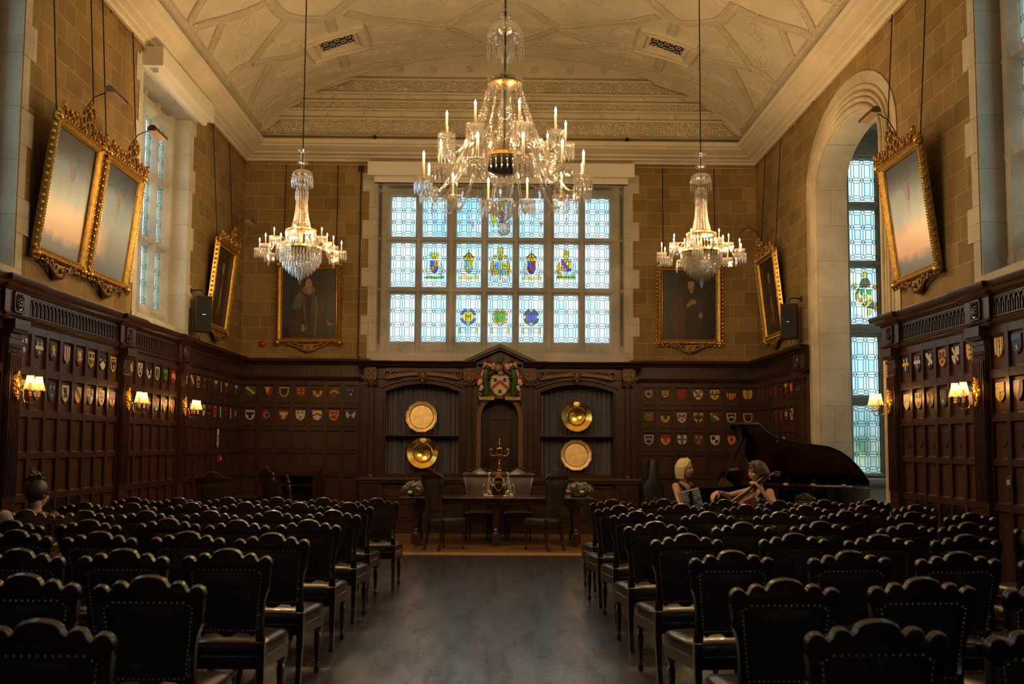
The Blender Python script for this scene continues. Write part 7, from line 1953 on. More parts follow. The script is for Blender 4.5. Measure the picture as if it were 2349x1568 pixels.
mb = MB(); mb.prism([(x, y) for x, y in inner], .86, .875, 'z'); pb(mb, 'soundboard', M['orange_wood'])
mb = MB()
for i in range(34):
    v = .12+.036*i; ue = .8+(i/34)**.6*1.3; mb.tube([(.42, v, .93), (ue, max(v, .5)+.0, .93)], .0018, 3)
pb(mb, 'strings', M['brass'])
for v0, v1 in ((0, .07), (1.35, 1.42)):
    mb = MB(); mb.box(0, .32, v0, v1, .64, 1.012); pb(mb, 'cheek', bevel=.008)
mb = MB(); mb.box(.0, .34, .07, 1.35, .64, .70); mb.box(.29, .34, .07, 1.35, .70, .98); pb(mb, 'keybed')
mb = MB()
for i in range(52): mb.box(.04, .20, .09+.0238*i, .1125+.0238*i, .70, .735)
k_ = pb(mb, 'white_keys', P('ivory_keys', (.75, .72, .62), .3)); k_['kind'] = 'stuff'
mb = MB()
for i in range(51):
    if i % 7 not in (2, 6): mb.box(.11, .21, .105+.0238*i, .118+.0238*i, .735, .747)
k_ = pb(mb, 'black_keys', M['black']); k_['kind'] = 'stuff'
AL = math.radians(40); ca_, sa_ = math.cos(AL), math.sin(AL)
lid = [(.64, 0), (2.23, 0), (2.24, .10), (2.20, .25), (2.13, .44), (2.04, .63), (1.93, .77), (1.78, .87), (1.49, .93), (1.28, .98), (1.09, 1.07), (1.0, 1.18), (.93, 1.30), (.89, 1.36), (.47, 1.36), (.50, 1.1), (.57, .7)]
def lp(x, w, t): return (x, 1.40-w*ca_+t*sa_, 1.02+w*sa_+t*ca_)
mb = MB(); n = len(lid); mb.add([lp(x, w, 0) for x, w in lid]+[lp(x, w, .022) for x, w in lid], [tuple(range(n)), tuple(range(2*n-1, n-1, -1))]+[(i, n+i, n+(i+1) % n, (i+1) % n) for i in range(n)])
pb(mb, 'lid', bevel=.006, smooth=30)
fl_ = [(.49, 1.35), (.90, 1.35), (.94, .1), (.66, .05)]
mb = MB(); mb.add([lp(x, w, .026) for x, w in fl_]+[lp(x, w, .046) for x, w in fl_], [(0, 1, 2, 3), (7, 6, 5, 4)]+[(i, 4+i, 4+(i+1) % 4, (i+1) % 4) for i in range(4)]); pb(mb, 'front_flap', bevel=.004)
mb = MB(); mb.tube([(.40, .10, 1.0), lp(.56, .93, -.005)], .013, 6); pb(mb, 'prop_stick')
for u_ in (1.05, 1.45, 1.88): mb = MB(); mb.box(u_-.035, u_+.035, 1.35, 1.37, .995, 1.035); mb.tube([(u_-.035, 1.355, 1.03), (u_+.035, 1.355, 1.03)], .010, 7); mb.add([lp(u_-.03, .02, -.003), lp(u_+.03, .02, -.003), lp(u_+.0, .09, -.003)], [(0, 1, 2)]); pb(mb, 'hinge', M['brass'])
mb = MB(); mb.add([lp(1.08, .98, -.003), lp(1.11, .98, -.003), lp(1.11, 1.02, -.003), lp(1.08, 1.02, -.003)], [(0, 1, 2, 3)]); pb(mb, 'lock_plate', M['brass'])
mb = MB(); a, b, c, d = (.34, .12, 1.0), (.42, .12, 1.23), (.46, 1.28, 1.23), (.36, 1.28, 1.0)
mb.add([a, b, c, d]+[(p[0]+.014, p[1], p[2]-.004) for p in (a, b, c, d)], [(0, 1, 2, 3), (7, 6, 5, 4), (0, 4, 5, 1), (1, 5, 6, 2), (2, 6, 7, 3), (3, 7, 4, 0)]); pb(mb, 'music_desk')
for (x, y) in ((.2, .12), (.2, 1.28), (1.98, 1.1)):
    mb = MB(); mb.lathe([(.05, .64), (.055, .55), (.045, .50), (.05, .2), (.035, .12), (.03, .07)], (x, y, 0), 12); mb.lathe([(.028, .0), (.03, .03), (.028, .06)], (x, y, 0), 10); pb(mb, 'leg', smooth=40)
mb = MB(); mb.box(.42, .44, .5, .9, .12, .64); mb.box(.30, .46, .5, .9, .10, .14); pb(mb, 'pedal_lyre')
sh = empty('sheet_music', (*pw_(.40, .75), 1.02), PR_+PI/2*-1, 'white sheet of music on the piano music desk', 'sheet music')
mb = MB(); mb.box(-.30, .30, -.012, -.007, .0, .245, RX(-18)); mb.build('page', M['paper'], sh)
bn = empty('piano_stool', (*pw_(-.30, .34), 0), PR_, 'black padded stool under the blonde pianist', 'stool')
mb = MB(); mb.box(-.2, .2, -.24, .24, .41, .475); mb.build('cushion', M['leather'], bn, bevel=.02)
for x in (-.17, .17):
    for y in (-.2, .2): mb = MB(); mb.box(x-.02, x+.02, y-.02, y+.02, 0, .41); mb.build('leg', M['black'], bn)
# music stand
ms = empty('music_stand', (2.33, 12.15, 0), 0, 'folding black wire music stand holding white sheets, in front of the pianist', 'music stand')
MSM = T(0, 0, .93) @ RZ(-8) @ RY(-15) @ RX(14)
mb = MB(); mb.M = MSM
for pts in ([(-.13, 0, -.13), (-.13, 0, .15)], [(.13, 0, -.13), (.13, 0, .13)], [(-.13, 0, 0), (.0, -.005, -.01), (.13, 0, -.0)], [(-.03, 0, .11), (.02, -.01, -.12)], [(-.13, 0, -.13), (-.0, 0, .0)], [(.13, 0, -.13), (.0, 0, .0)], [(-.14, 0, -.13), (.14, 0, -.13)]): mb.tube(pts, .004, 5)
mb.box(-.02, .02, -.008, .0, -.14, .11, RY(8)); mb.build('desk', M['black'], ms)
mb = MB(); mb.tube([(0, 0, .15), (0, 0, .55)], .012, 7); mb.tube([(0, 0, .5), (0, 0, .86)], .008, 7); mb.ball((0, 0, .55), .018, 7, 5); mb.build('pole', M['black'], ms)
for k in range(3): a = 2*PI*k/3+.4; mb = MB(); mb.tube([(0, 0, .30), (.28*math.cos(a), .28*math.sin(a), .01)], .006, 5); mb.build('leg', M['black'], ms)
so = empty('sheet_music', (2.33, 12.15, .93), 0, 'white printed sheets open on the folding music stand', 'sheet music')
LM = T(0, .012, 0) @ RZ(-8) @ RY(-15) @ RX(14)
for x0, x1 in ((-.12, .02), (.022, .125)):
    mb = MB(); mb.M = LM; mb.box(x0, x1, -.001, .001, -.14, .13); pg = mb.build('page', M['paper'], so)
    mb = MB(); mb.M = LM
    for k in range(9):
        z = .10-.027*k
        for q in range(3): mb.box(x0+.012, x1-.012, -.0022, -.001, z-.003*q, z-.003*q+.0007)
        for q in range(7): xx = x0+.015+(x1-x0-.03)*q/6.5; mb.box(xx, xx+.004, -.0022, -.001, z-.007, z+.001)
    mb.build('staves', M['ink'], pg)

# ================================================================ CELLO
a_ = Vector((-.76, -.35, -.55)).normalized(); nrm = Vector((-.62, -.10, .79)); nrm = (nrm-a_*nrm.dot(a_)).normalized(); sd_ = a_.cross(nrm).normalized()
ce_root = empty('cello', (0, 0, 0), 0, 'brown varnished cello held by the dark-haired player, its scroll beside her head', 'cello')
ce_root.matrix_world = Matrix.Translation((3.47, 12.66, 1.235)) @ Matrix(((sd_.x, -a_.x*-1, nrm.x, 0), (sd_.y, a_.y, nrm.y, 0), (sd_.z, a_.z, nrm.z, 0), (0, 0, 0, 1)))
# local: y runs down the instrument from the scroll, z is the front normal
M['varnish'] = wood('varnished_spruce', (.20, .055, .015), (.36, .12, .03), .16, 3., coat=1., st=(10, 1, 1)); M['ribs'] = wood('varnished_maple', (.13, .03, .010), (.25, .065, .018), .16, 4., coat=1., st=(1, 10, 1))
half = [(0, .40), (.07, .405), (.13, .44), (.165, .50), (.168, .55), (.15, .60), (.125, .635), (.118, .68), (.120, .73), (.14, .77), (.175, .81), (.205, .87), (.218, .94), (.21, 1.02), (.17, 1.10), (.09, 1.15), (0, 1.16)]
outl = half+[(-x, y) for x, y in reversed(half[1:-1])]
n = len(outl); cx_, cy_ = 0, .8
V = []
for z, k in ((-.12, .93), (-.095, 1.03), (-.095, .985), (-.015, .985), (-.015, 1.03), (.004, .99)): V += [(x*k, cy_+(y-cy_)*k, z) for x, y in outl]
V += [(x*.5, cy_+(y-cy_)*.5, .022) for x, y in outl]
F = [tuple(range(n-1, -1, -1))]+[(j*n+i, j*n+(i+1) % n, (j+1)*n+(i+1) % n, (j+1)*n+i) for j in range(6) for i in range(n)]+[tuple(6*n+i for i in range(n))]
mb = MB(); mb.add(V, F); mb.build('body', M['varnish'], ce_root, smooth=50)
mb = MB(); mb.prism([(-.016, .06), (.016, .06), (.030, .74), (-.030, .74)], .026, .042, 'z'); mb.build('fingerboard', M['blackgloss'], ce_root, bevel=.003)
mb = MB(); mb.tube([(0, .06, .012), (0, .25, .010), (0, .42, -.02)], [.016, .018, .03], 8); mb.tube([(0, .10, .015), (0, .0, .0), (0, -.06, -.02)], [.017, .02, .016], 8)
for i in range(22): t = i/21; aa = t*3.6*PI; q = .036*(1-.75*t); mb.ball((0, -.075-q*math.cos(aa)*.9+.02, -.035-q*math.sin(aa)), .015*(1-.4*t), 6, 5, sx=1.5)
mb.build('neck_and_scroll', M['ribs'], ce_root, smooth=60)
mb = MB()
for k, y in enumerate((-.03, 0, .03, .06)): s = 1 if k % 2 else -1; mb.tube([(-s*.01, y, -.0), (s*.06, y, -.0)], .006, 6); mb.ball((s*.065, y, 0), .013, 7, 5)
mb.build('peg', M['black'], ce_root, smooth=60)
mb = MB()
for k in range(4): mb.tube([(-.012+.008*k, .05, .047), (-.024+.016*k, .86, .085), (-.015+.01*k, .98, .055)], .0014, 4)
mb.build('strings', M['silvergilt'], ce_root)
mb = MB(); mb.prism([(-.045, .02), (.045, .02), (.03, .085), (-.03, .085)], .855, .865, 'y'); mb.build('bridge', M['paper'], ce_root)
mb = MB(); mb.prism([(-.028, .95), (.028, .95), (.018, 1.15), (-.018, 1.15)], .03, .05, 'z'); mb.build('tailpiece', M['blackgloss'], ce_root)
for s in (-1, 1): mb = MB(); mb.tube([(s*.09, .77, .019), (s*.075, .80, .021), (s*.095, .86, .021), (s*.12, .91, .018), (s*.11, .94, .018)], .004, 5); mb.build('sound_hole', M['black'], ce_root)
mb = MB(); mb.tube([(0, 1.15, -.05), (0, 1.48, -.05)], .005, 6); mb.build('endpin', M['brass_dk'], ce_root)

# ================================================================ PEOPLE
def remesh(o, vox, sm=4):
    m = o.modifiers.new('skin', 'REMESH'); m.mode = 'VOXEL'; m.voxel_size = vox; m.use_smooth_shade = True
    if sm: s_ = o.modifiers.new('smooth', 'SMOOTH'); s_.factor = .5; s_.iterations = sm
    return o
def limb(mb, pts, rs):
    q = []; rr = []
    for i in range(len(pts)-1):
        for k in range(4):
            t = k/4; q.append(Vector(pts[i])*(1-t)+Vector(pts[i+1])*t); rr.append(rs[i]*(1-t)+rs[i+1]*t)
    q.append(Vector(pts[-1])); rr.append(rs[-1]); mb.tube(q, rr, 12)
    for p, r in zip(pts, rs): mb.ball(p, r*1.0, 12, 8)
def head(mb, c, d, k=1.):
    """c centre, d facing matrix"""
    S = mb.M; mb.M = S @ Matrix.Translation(c) @ d @ Matrix.Scale(k, 4)
    mb.ball((0, -.012, .025), .088, 16, 12, sy=1.08, sz=1.08)          # skull
    mb.ball((0, .022, -.022), .066, 14, 10, sy=1.0, sz=1.25)           # face
    mb.ball((0, .034, -.078), .034, 10, 8, sx=1.15)                    # chin/jaw
    mb.tube([(0, .082, .018), (0, .104, -.020), (0, .086, -.030)], [.008, .014, .009], 8)   # nose
    mb.ball((0, .079, -.050), .017, 8, 6, sx=1.5, sz=.6)
    for s in (-1, 1):
        mb.ball((s*.036, .058, -.026), .026, 8, 6); mb.tube([(s*.05, .068, .034), (s*.015, .084, .034)], .008, 6)
        mb.ball((s*.084, -.008, -.005), .018, 8, 6, sx=.45, sz=1.6)
    mb.M = S
def face_parts(parent, Mx, c, d, lips, k=1.):
    B_ = Mx @ Matrix.Translation(c) @ d @ Matrix.Scale(k, 4)
    mb = MB(); mb.M = B_
    for s in (-1, 1): mb.ball((s*.030, .0765, .012), .0115, 10, 7, sy=.6, sz=.7)
    mb.build('eyes', P('eye_white', (.6, .56, .5), .3) if 'eye_white' not in bpy.data.materials else bpy.data.materials['eye_white'], parent, smooth=60)
    mb = MB(); mb.M = B_
    for s in (-1, 1): mb.ball((s*.030, .0825, .012), .0058, 8, 6, sy=.5); mb.tube([(s*.018, .083, .020), (s*.03, .087, .0225), (s*.043, .078, .019)], .0018, 4); mb.tube([(s*.014, .085, .034), (s*.03, .086, .040), (s*.048, .074, .036)], .0026, 4)
    mb.build('eyebrows_and_lashes', M['ink'], parent, smooth=60)
    mb = MB(); mb.M = B_; mb.tube([(-.021, .086, -.049), (-.008, .096, -.046), (0, .097, -.048), (.008, .096, -.046), (.021, .086, -.049)], [.002, .0045, .004, .0045, .002], 6); mb.tube([(-.018, .088, -.052), (0, .096, -.056), (.018, .088, -.052)], [.002, .005, .002], 6)
    mb.build('lips', lips, parent, smooth=60)
def hand(mb, w, f_dir, up, side, curl=.6, k=1.):
    """w wrist; f_dir direction of fingers; up = back of the hand normal; side = toward thumb"""
    w = Vector(w); f_ = Vector(f_dir).normalized(); u_ = Vector(up); u_ = (u_-f_*u_.dot(f_)).normalized(); s_ = Vector(side); s_ = (s_-f_*s_.dot(f_)-u_*s_.dot(u_)).normalized()
    for t in (-.024, -.008, .008, .024): mb.tube([w+s_*t*.6, w+f_*.045*k+s_*t, w+f_*.085*k+s_*t], [.014, .0145, .011], 8)
    L = [.078, .088, .082, .064]
    for i, t in enumerate((.026, .009, -.009, -.026)):
        p = w+f_*.085*k+s_*t; a = 0; pts = [p]; seg = [L[i]*.45, L[i]*.32, L[i]*.23]
        for j, sg in enumerate(seg):
            a += curl*(.75+.12*i); dr = (f_*math.cos(a)-u_*math.sin(a)); p = p+dr*sg*k; pts.append(p)
        mb.tube(pts, [.0088, .0084, .0076, .0062], 8)
        for q, r in zip(pts, (.009, .0086, .0078, .0064)): mb.ball(q, r, 8, 6)
    p0 = w+f_*.02+s_*.02; pts = [p0, p0+s_*.028+f_*.02-u_*.012, p0+s_*.036+f_*.052-u_*.028, p0+s_*.026+f_*.075-u_*.036]
    mb.tube(pts, [.014, .0115, .0095, .007], 8)
    for q, r in zip(pts, (.014, .0115, .0095, .007)): mb.ball(q, r, 8, 6)
def D2(yaw, pitch=0., roll=0.): return RZ(yaw) @ RX(pitch) @ RY(roll)
def torso(mb, g=1.):
    for (x, y, z), r, sx, sy, sz in (((0, -.01, .52), .155, 1.08, .85, .75), ((0, .0, .66), .125, 1.0, .78, 1.1), ((0, .012, .80), .135, 1.05, .78, 1.0), ((0, .0, .91), .125, 1.22, .72, .75)):
        mb.ball((x, y, z), r*g, 18, 12, sx=sx, sy=sy, sz=sz)
    for s in (-1, 1): mb.ball((s*.165, -.005, .945), .052*g, 12, 8)
LIPS = P('lip_colour', (.42, .10, .09), .4)
def person(name, loc, rz, label, hair, dress, larm, rarm, hd, hc=(0, .035, 1.165), seat=.0, vox=.0065, dress_low=True, k=1.0, skin=None, sleeves=False, hands=True, group=None, face=True, legs='dress'):
    t = empty(name, loc, rz, label, 'person', group); t.scale = (k,)*3
    skin = skin or M['skin']
    mb = MB(); torso(mb, .97)
    limb(mb, [(0, -.012, .94), (0, .0, 1.02), (0, hc[1]-.03, hc[2]-.07)], [.062, .047, .046])
    head(mb, hc, hd)
    for s, A_ in ((-1, larm), (1, rarm)):
        sh_, el, wr, fd, up, sd, cu = A_
        limb(mb, [sh_, tuple(Vector(sh_)*.5+Vector(el)*.5), el], [.047, .042, .034]); limb(mb, [el, tuple(Vector(el)*.55+Vector(wr)*.45), wr], [.034, .031, .021])
        if hands: hand(mb, wr, fd, up, sd, cu)
    for s in (-1, 1):
        limb(mb, [(s*.09, .0, .53), (s*.11, .24, .52), (s*.11, .42, .49)], [.085, .075, .055]); limb(mb, [(s*.11, .42, .49), (s*.115, .41, .3), (s*.12, .38, .09)], [.054, .05, .034]); limb(mb, [(s*.12, .36, .045), (s*.125, .50, .035)], [.036, .028])
    remesh(mb.build('body', skin, t), vox)
    if face: face_parts(t, Matrix.Identity(4), hc, hd, LIPS)
    hair(t, hc, hd); dress(t)
    return t
# --- hair styles
M['blonde'] = P('blonde_hair', (.72, .56, .30), .38, noise=(60., .3, (6, 6, .4)), bump=(90., .35, .004)); M['brunette'] = P('brown_hair', (.085, .045, .025), .4, noise=(60., .4, (6, 6, .4)), bump=(90., .4, .004))
M['darkhair'] = P('dark_hair', (.045, .030, .020), .42, noise=(70., .5, (6, 6, .5)), bump=(90., .4, .004)); M['greyhair'] = P('grey_hair', (.42, .40, .36), .6, noise=(60., .3, (6, 6, .4)), bump=(90., .3, .004))
def hair_bob(t, c, d):
    mb = MB(); mb.M = Matrix.Translation(c) @ d
    mb.ball((0, -.024, .036), .102, 20, 14, sy=1.02, sz=1.05)
    for i in range(40):
        a = R_(158+224*i/39); x, y = .092*math.cos(a), -.022+.094*math.sin(a); L = -.120-.012*max(0, -math.sin(a))
        mb.tube([(x*.75, y*.75, .085), (x*1.06, y*1.04, .03), (x*1.12, y*1.08, -.05), (x*1.05, y*1.02, L)], [.024, .022, .018, .008], 7)
    for i in range(7):
        tt = i/6; mb.tube([(-.025, .01, .138), (.02+.02*tt, .066-.02*tt, .112), (.074, .052-.05*tt, .055), (.094, .012-.03*tt, -.02), (.098, -.01, -.09)], [.014, .013, .011, .010, .006], 6)
        mb.tube([(-.025, .01, .138), (-.06, .045-.03*tt, .10), (-.088, .02-.03*tt, .03), (-.097, -.0, -.07)], [.013, .012, .011, .006], 6)
    return remesh(mb.build('hair', M['blonde'], t), .005, 1)
def hair_wavy(t, c, d):
    mb = MB(); mb.M = Matrix.Translation(c) @ d; rn = random.Random(3)
    mb.ball((0, -.026, .036), .104, 20, 14, sy=1.05, sz=1.02)
    for i in range(44):
        a = R_(160+220*i/43); x, y = .09*math.cos(a), -.022+.098*math.sin(a); q = rn.uniform(.95, 1.15)
        mb.tube([(x*.7, y*.7, .09), (x*1.06, y*1.05, .03), (x*1.14*q, y*1.1*q, -.03), (x*1.06, y*1.05, -.07), (x*1.16*q, y*1.12*q, -.115)], [.024, .022, .018, .016, .008], 6)
    for s in (-1, 1):
        for i in range(6): tt = i/5; mb.tube([(.0, .01, .136), (s*.05, .062-.03*tt, .108), (s*.088, .03-.03*tt, .05), (s*.098, -.01-.02*tt, -.02)], [.013, .012, .011, .007], 6)
    return remesh(mb.build('hair', M['brunette'], t), .006, 2)
def hair_bun(t, c, d):
    mb = MB(); mb.M = Matrix.Translation(c) @ d; rn = random.Random(8)
    mb.ball((0, -.022, .034), .102, 20, 14, sy=1.05, sz=1.05); mb.ball((0, -.055, -.03), .055, 12, 8)
    for i in range(26):
        a = rn.uniform(0, 2*PI); b = rn.uniform(-.4, 1.4); r = .052
        p = Vector((r*math.cos(a)*math.cos(b), -.04+r*math.sin(a)*math.cos(b), .145+r*math.sin(b)*.8)); q = p+Vector((rn.uniform(-.03, .03), rn.uniform(-.03, .03), rn.uniform(-.02, .03)))
        mb.tube([p*.98, q, q+Vector((rn.uniform(-.02, .02), rn.uniform(-.02, .02), rn.uniform(-.01, .02)))], [.018, .015, .006], 6)
    mb.ball((0, -.04, .145), .045, 12, 8)
    h = remesh(mb.build('hair', M['darkhair'], t), .006, 2)
    mb = MB(); mb.M = Matrix.Translation(c) @ d; mb.tube([(-.05, -.085, .10), (-.07, -.06, .105), (-.078, -.03, .10)], .007, 6); mb.build('hair_slide', M['silvergilt'], t, smooth=60)
    return h
def hair_short(t, c, d):
    mb = MB(); mb.M = Matrix.Translation(c) @ d; mb.ball((0, -.024, .034), .099, 20, 14, sy=1.05, sz=1.04); mb.ball((0, -.06, -.02), .055, 12, 8)
    return remesh(mb.build('hair', M['greyhair'], t), .007, 2)
def black_dress(t):
    mb = MB()
    for (x, y, z), r, sx, sy, sz in (((0, -.01, .52), .165, 1.1, .88, .8), ((0, .0, .66), .135, 1.02, .80, 1.1), ((0, .012, .79), .146, 1.06, .80, .72)): mb.ball((x, y, z), r, 18, 12, sx=sx, sy=sy, sz=sz)
    for s in (-1, 1):
        mb.tube([(s*.03, .125, .74), (s*.07, .115, .84), (s*.105, .075, .93), (s*.112, .0, .985), (s*.105, -.07, .93), (s*.06, -.105, .82)], [.03, .03, .026, .022, .024, .03], 8)
        limb(mb, [(s*.09, .0, .53), (s*.12, .24, .52), (s*.12, .43, .49)], [.10, .095, .08]); limb(mb, [(s*.12, .43, .49), (s*.13, .42, .3), (s*.13, .40, .14)], [.08, .085, .085])
    mb.ball((0, .2, .50), .12, 12, 8, sy=1.6, sz=.6); mb.tube([(0, .43, .48), (0, .42, .15)], .09, 10)
    return remesh(mb.build('black_dress', M['blackcloth'], t), .008, 3)
def top_sheer(mat):
    def fn(t):
        mb = MB(); torso(mb, 1.06)
        for s in (-1, 1): limb(mb, [(s*.165, -.005, .945), (s*.22, .03, .78), (s*.235, .08, .68)], [.058, .052, .046])
        for s in (-1, 1): limb(mb, [(s*.09, .0, .53), (s*.11, .24, .52), (s*.11, .42, .49)], [.095, .085, .066]); limb(mb, [(s*.11, .42, .49), (s*.115, .41, .3), (s*.12, .38, .12)], [.064, .06, .05])
        return remesh(mb.build('clothes', mat, t), .009, 3)
    return fn
def arm(s, el, wr, fd=(0, 1, -.2), up=(0, .2, 1), cu=.35): return ((s*.165, -.005, .945), el, wr, fd, up, (-s, 0, 0), cu)
# pianist: faces to the right of the picture, slightly toward the hall
person('seated_pianist', (*pw_(-.21, .34), -.06), R_(-132), 'person with a blonde bob in a sleeveless black dress sitting at the piano', hair_bob, black_dress,
       arm(-1, (-.24, .10, .74), (-.16, .31, .76)), arm(1, (.24, .10, .74), (.16, .31, .76)), D2(6, -2, 6), hc=(0, .04, 1.17), k=1.12)
# cellist: faces left, nearly profile, looking down at the bow
person('seated_cellist', (3.31, 12.74, .0), R_(125), 'person with wavy brown hair in a black vest top playing the cello', hair_wavy, black_dress,
       arm(-1, (-.30, .07, .78), (-.175, .17, .99), (.35, .30, .55), (-.4, -.2, .3), .55), arm(1, (.25, .25, .90), (.22, .49, .945), (-.15, .75, -.35), (-.1, .35, .8), .5), D2(-22, -10, 0), hc=(0, .04, 1.185), k=1.06)
M['spotted'] = None
m, nt, out = newmat('spotted_sheer_black'); tc = N(nt, 'ShaderNodeTexCoord'); vo = N(nt, 'ShaderNodeTexVoronoi', {'Vector': tc.outputs['Object'], 'Scale': 38.}); rp = ramp(nt, vo.outputs[0], [(.0, (.008, .007, .007)), (.30, (.008, .007, .007)), (.34, (.16, .085, .06))])
b = N(nt, 'ShaderNodeBsdfPrincipled', {'Base Color': rp, 'Roughness': .75}); nt.links.new(b.outputs[0], out.inputs[0]); M['spotted'] = m
person('seated_guest', (-4.18, 9.12, -.03), 0, 'person seen from behind with messy dark bun and black spotted top, by the left wall', hair_bun, top_sheer(M['spotted']),
       arm(-1, (-.235, .08, .70), (-.10, .28, .62)), arm(1, (.235, .08, .70), (.10, .28, .62)), D2(-28, -6, -6), hc=(0, .03, 1.15), k=.985)
person('seated_guest', (-4.14, 8.12, 0), 0, 'person with short grey hair and pale shirt, cut off by the left picture edge', hair_short, top_sheer(P('pale_shirt', (.42, .36, .32), .8)),
       arm(-1, (-.235, .08, .70), (-.10, .28, .62)), arm(1, (.235, .08, .70), (.10, .28, .62)), D2(0, 0, 0), hc=(0, .02, 1.17), k=1.03)
# bow
bw = Vector((2.86, 12.50, .935)); mb = MB()
p0 = Vector((2.76, 12.36, 1.02)); p1 = Vector((3.22, 12.36, .66)); mb.tube([p0, p0*.5+p1*.5+Vector((0, 0, -.006)), p1], .0042, 6); mb.box(-.0, .0, 0, 0, 0, 0)
bo = mb.build('cello_bow', M['ribs'], smooth=60); tag(bo, "thin cello bow in the cellist's right hand", 'bow')
mb = MB(); mb.tube([p0+Vector((.008, 0, -.02)), p1+Vector((.006, 0, -.016))], .0025, 4); mb.build('horsehair', M['paper'], bo)
mb = MB(); mb.ball(tuple(p0+Vector((.02, 0, -.02))), .012, 6, 5); mb.build('frog', M['black'], bo)
# chair of the cellist and instrument case
place(proto, 3.66, 12.74, R_(100), 'carved leather chair under the brown-haired cellist, its glossy crest showing behind her', None)
ic = empty('instrument_case', (2.72, 17.75, 0), 0, 'black upright instrument case standing in the dark right of the carved screen', 'case')
mb = MB(); H_ = [(.13, 0), (.21, .08), (.25, .22), (.25, .38), (.20, .52), (.175, .62), (.19, .74), (.19, .86), (.14, .95), (.085, 1.0), (.075, 1.3), (.05, 1.36)]; mb.prism(H_+[(-x, z) for x, z in reversed(H_)], -.13, .13); mb.build('shell', M['black'], ic, smooth=50, bevel=.03)
mb = MB(); mb.box(-.01, .05, -.155, -.145, .5, .7); mb.build('catch_plate', M['brass_dk'], ic)
mb = MB(); mb.tube([(0, -.13, .78), (0, -.17, .80), (0, -.17, .88), (0, -.12, .90)], .008, 6); mb.build('handle', M['leather'], ic)
# folding chair in the bay
fc = empty('bay_bench', (6.15, 15.85, 0), 0, 'low black padded bench in the bay behind the arch', 'bench')
mb = MB(); mb.box(-.5, .5, -.2, .2, .50, .58); mb.build('cushion', M['leather'], fc, bevel=.02)
for x in (-.42, .42):
    for y in (-.15, .15): mb = MB(); mb.box(x-.02, x+.02, y-.02, y+.02, 0, .5); mb.build('leg', M['black'], fc)
# blurred sprig of pale green flowers at the right edge, on a tall stand
fs_ = empty('flower_stand', (.70, 1.15, 0), 0, 'out-of-focus pale green flowers on a tall stand at the right edge of the picture', 'flowers')
mb = MB(); mb.lathe([(.12, 0), (.12, .02), (.02, .04), (.015, .8), (.018, 1.28), (.05, 1.30), (.055, 1.40), (.045, 1.405)], seg=16); mb.build('pedestal_vase', M['iron'], fs_, smooth=40)
rn = random.Random(6); mb = MB(); m2 = MB()
for i in range(26):
    a = rn.uniform(0, 2*PI); R0 = rn.uniform(.02, .085); p = Vector((R0*math.cos(a), R0*math.sin(a), rn.uniform(1.44, 1.54)))
    mb.tube([(0, 0, 1.38), tuple(p)], .0015, 4); m2.ball(p, rn.uniform(.006, .012), 6, 5)
mb.build('stems', FM['leaf2'], fs_); o = m2.build('small_blossom', P('lime_blossom', (.42, .44, .12), .7), fs_); o['kind'] = 'stuff'
# ================================================================ CAMERA, WORLD, LIGHT
cam = bpy.data.cameras.new('camera'); co = bpy.data.objects.new('camera', cam); COL.objects.link(co)
f = 2284.; cam.sensor_width = 36.; cam.lens = f/2349*36; cam.sensor_fit = 'HORIZONTAL'
yaw = math.atan(27.5/f); pitch = math.atan(180/f); roll = R_(.35)
fw = Vector((math.sin(yaw)*math.cos(pitch), math.cos(yaw)*math.cos(pitch), math.sin(pitch)))
r = Vector((math.cos(yaw), -math.sin(yaw), 0)); u = r.cross(fw)
r2 = r*math.cos(roll)+u*math.sin(roll); u2 = -r*math.sin(roll)+u*math.cos(roll)
co.matrix_world = Matrix(((r2.x, u2.x, -fw.x, 0), (r2.y, u2.y, -fw.y, 0), (r2.z, u2.z, -fw.z, 1.57), (0, 0, 0, 1)))
cam.shift_y = 58/2349; cam.clip_start = .05; cam.clip_end = 200
cam.dof.use_dof = True; cam.dof.focus_distance = 15.; cam.dof.aperture_fstop = 3.0
sc.camera = co
w = bpy.data.worlds.new('world'); sc.world = w; w.use_nodes = True; nt = w.node_tree; nt.nodes.clear()
out = N(nt, 'ShaderNodeOutputWorld')
tc = N(nt, 'ShaderNodeTexCoord'); sp = N(nt, 'ShaderNodeSeparateXYZ', {0: tc.outputs['Generated']})
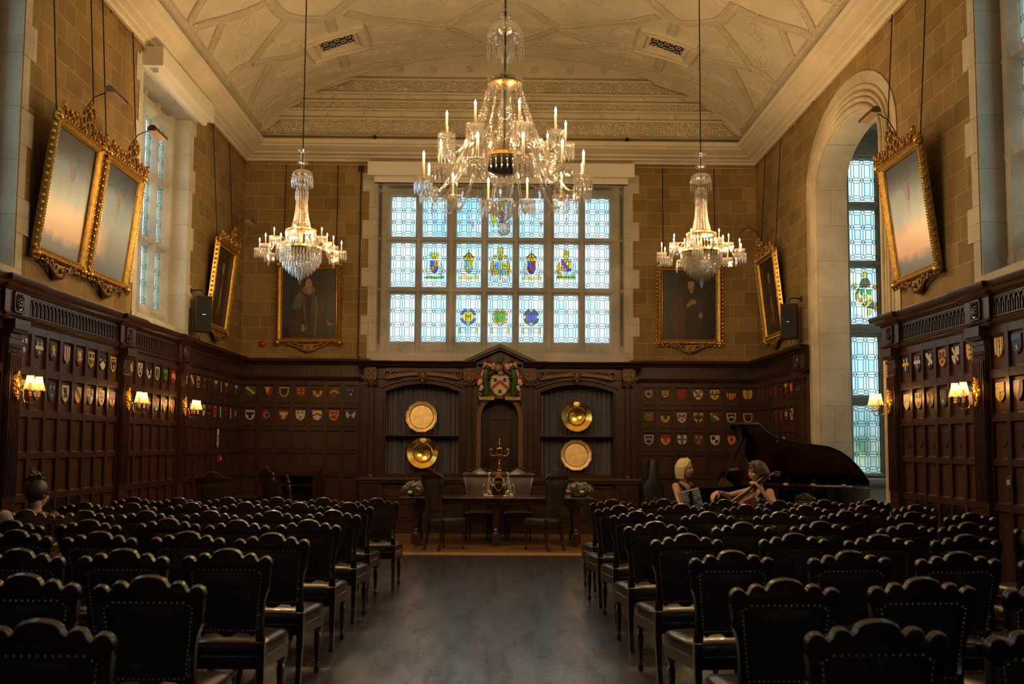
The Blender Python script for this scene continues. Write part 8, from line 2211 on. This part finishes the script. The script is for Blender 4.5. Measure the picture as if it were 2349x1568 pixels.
no = N(nt, 'ShaderNodeTexNoise', {'Vector': tc.outputs['Generated'], 'Scale': 9., 'Detail': 7., 'Roughness': .6})
cl = ramp(nt, no.outputs[0], [(.38, (.42, .68, .95)), (.62, (.90, .98, 1.04))])
n2 = N(nt, 'ShaderNodeTexNoise', {'Vector': tc.outputs['Generated'], 'Scale': 26., 'Detail': 5.})
low = ramp(nt, n2.outputs[0], [(.36, (.10, .20, .10)), (.5, (.45, .52, .48)), (.64, (.8, .82, .8))])
fz = N(nt, 'ShaderNodeMapRange', {'Value': sp.outputs[2], 1: .0, 2: .07, 3: 0., 4: 1.})
c = mixc(nt, fz.outputs[0], low, cl)
bg = N(nt, 'ShaderNodeBackground', {'Color': c, 'Strength': 3.7})
nt.links.new(bg.outputs[0], out.inputs[0])
def portal(loc, rot, sx, sy):
    l = bpy.data.lights.new('window_portal', 'AREA'); l.shape = 'RECTANGLE'; l.size = sx; l.size_y = sy; l.cycles.is_portal = True
    o = bpy.data.objects.new('window_portal', l); COL.objects.link(o); o.location = loc; o.rotation_euler = rot
portal((0, YB+.5, 4.9), (-PI/2, 0, 0), 4.6, 3.2)
for s in (-1, 1):
    for i, (a, b) in enumerate(SW):
        if s == 1 and i == 0: continue
        portal((s*(W+.48), (a+b)/2, 4.96), (PI/2, 0, s*PI/2), b-a, 3.3)
portal((BX+.35, 13.75, 3.8), (PI/2, 0, PI/2), 4.6, 5.5)
portal((6.41, BY1+.35, 3.8), (-PI/2, 0, 0), 1.3, 5.5)
sc.view_settings.view_transform = 'Standard'; sc.view_settings.look = 'None'; sc.view_settings.gamma = 1.
sc.view_settings.use_curve_mapping = False
sc.view_settings.exposure = EXPO
sc.cycles.use_denoising = True
sc.cycles.max_bounces = 8; sc.cycles.diffuse_bounces = 4; sc.cycles.glossy_bounces = 4; sc.cycles.transparent_max_bounces = 24; sc.cycles.transmission_bounces = 6
sc.cycles.sample_clamp_indirect = 4.; sc.cycles.use_light_tree = True; sc.cycles.caustics_reflective = False; sc.cycles.caustics_refractive = False
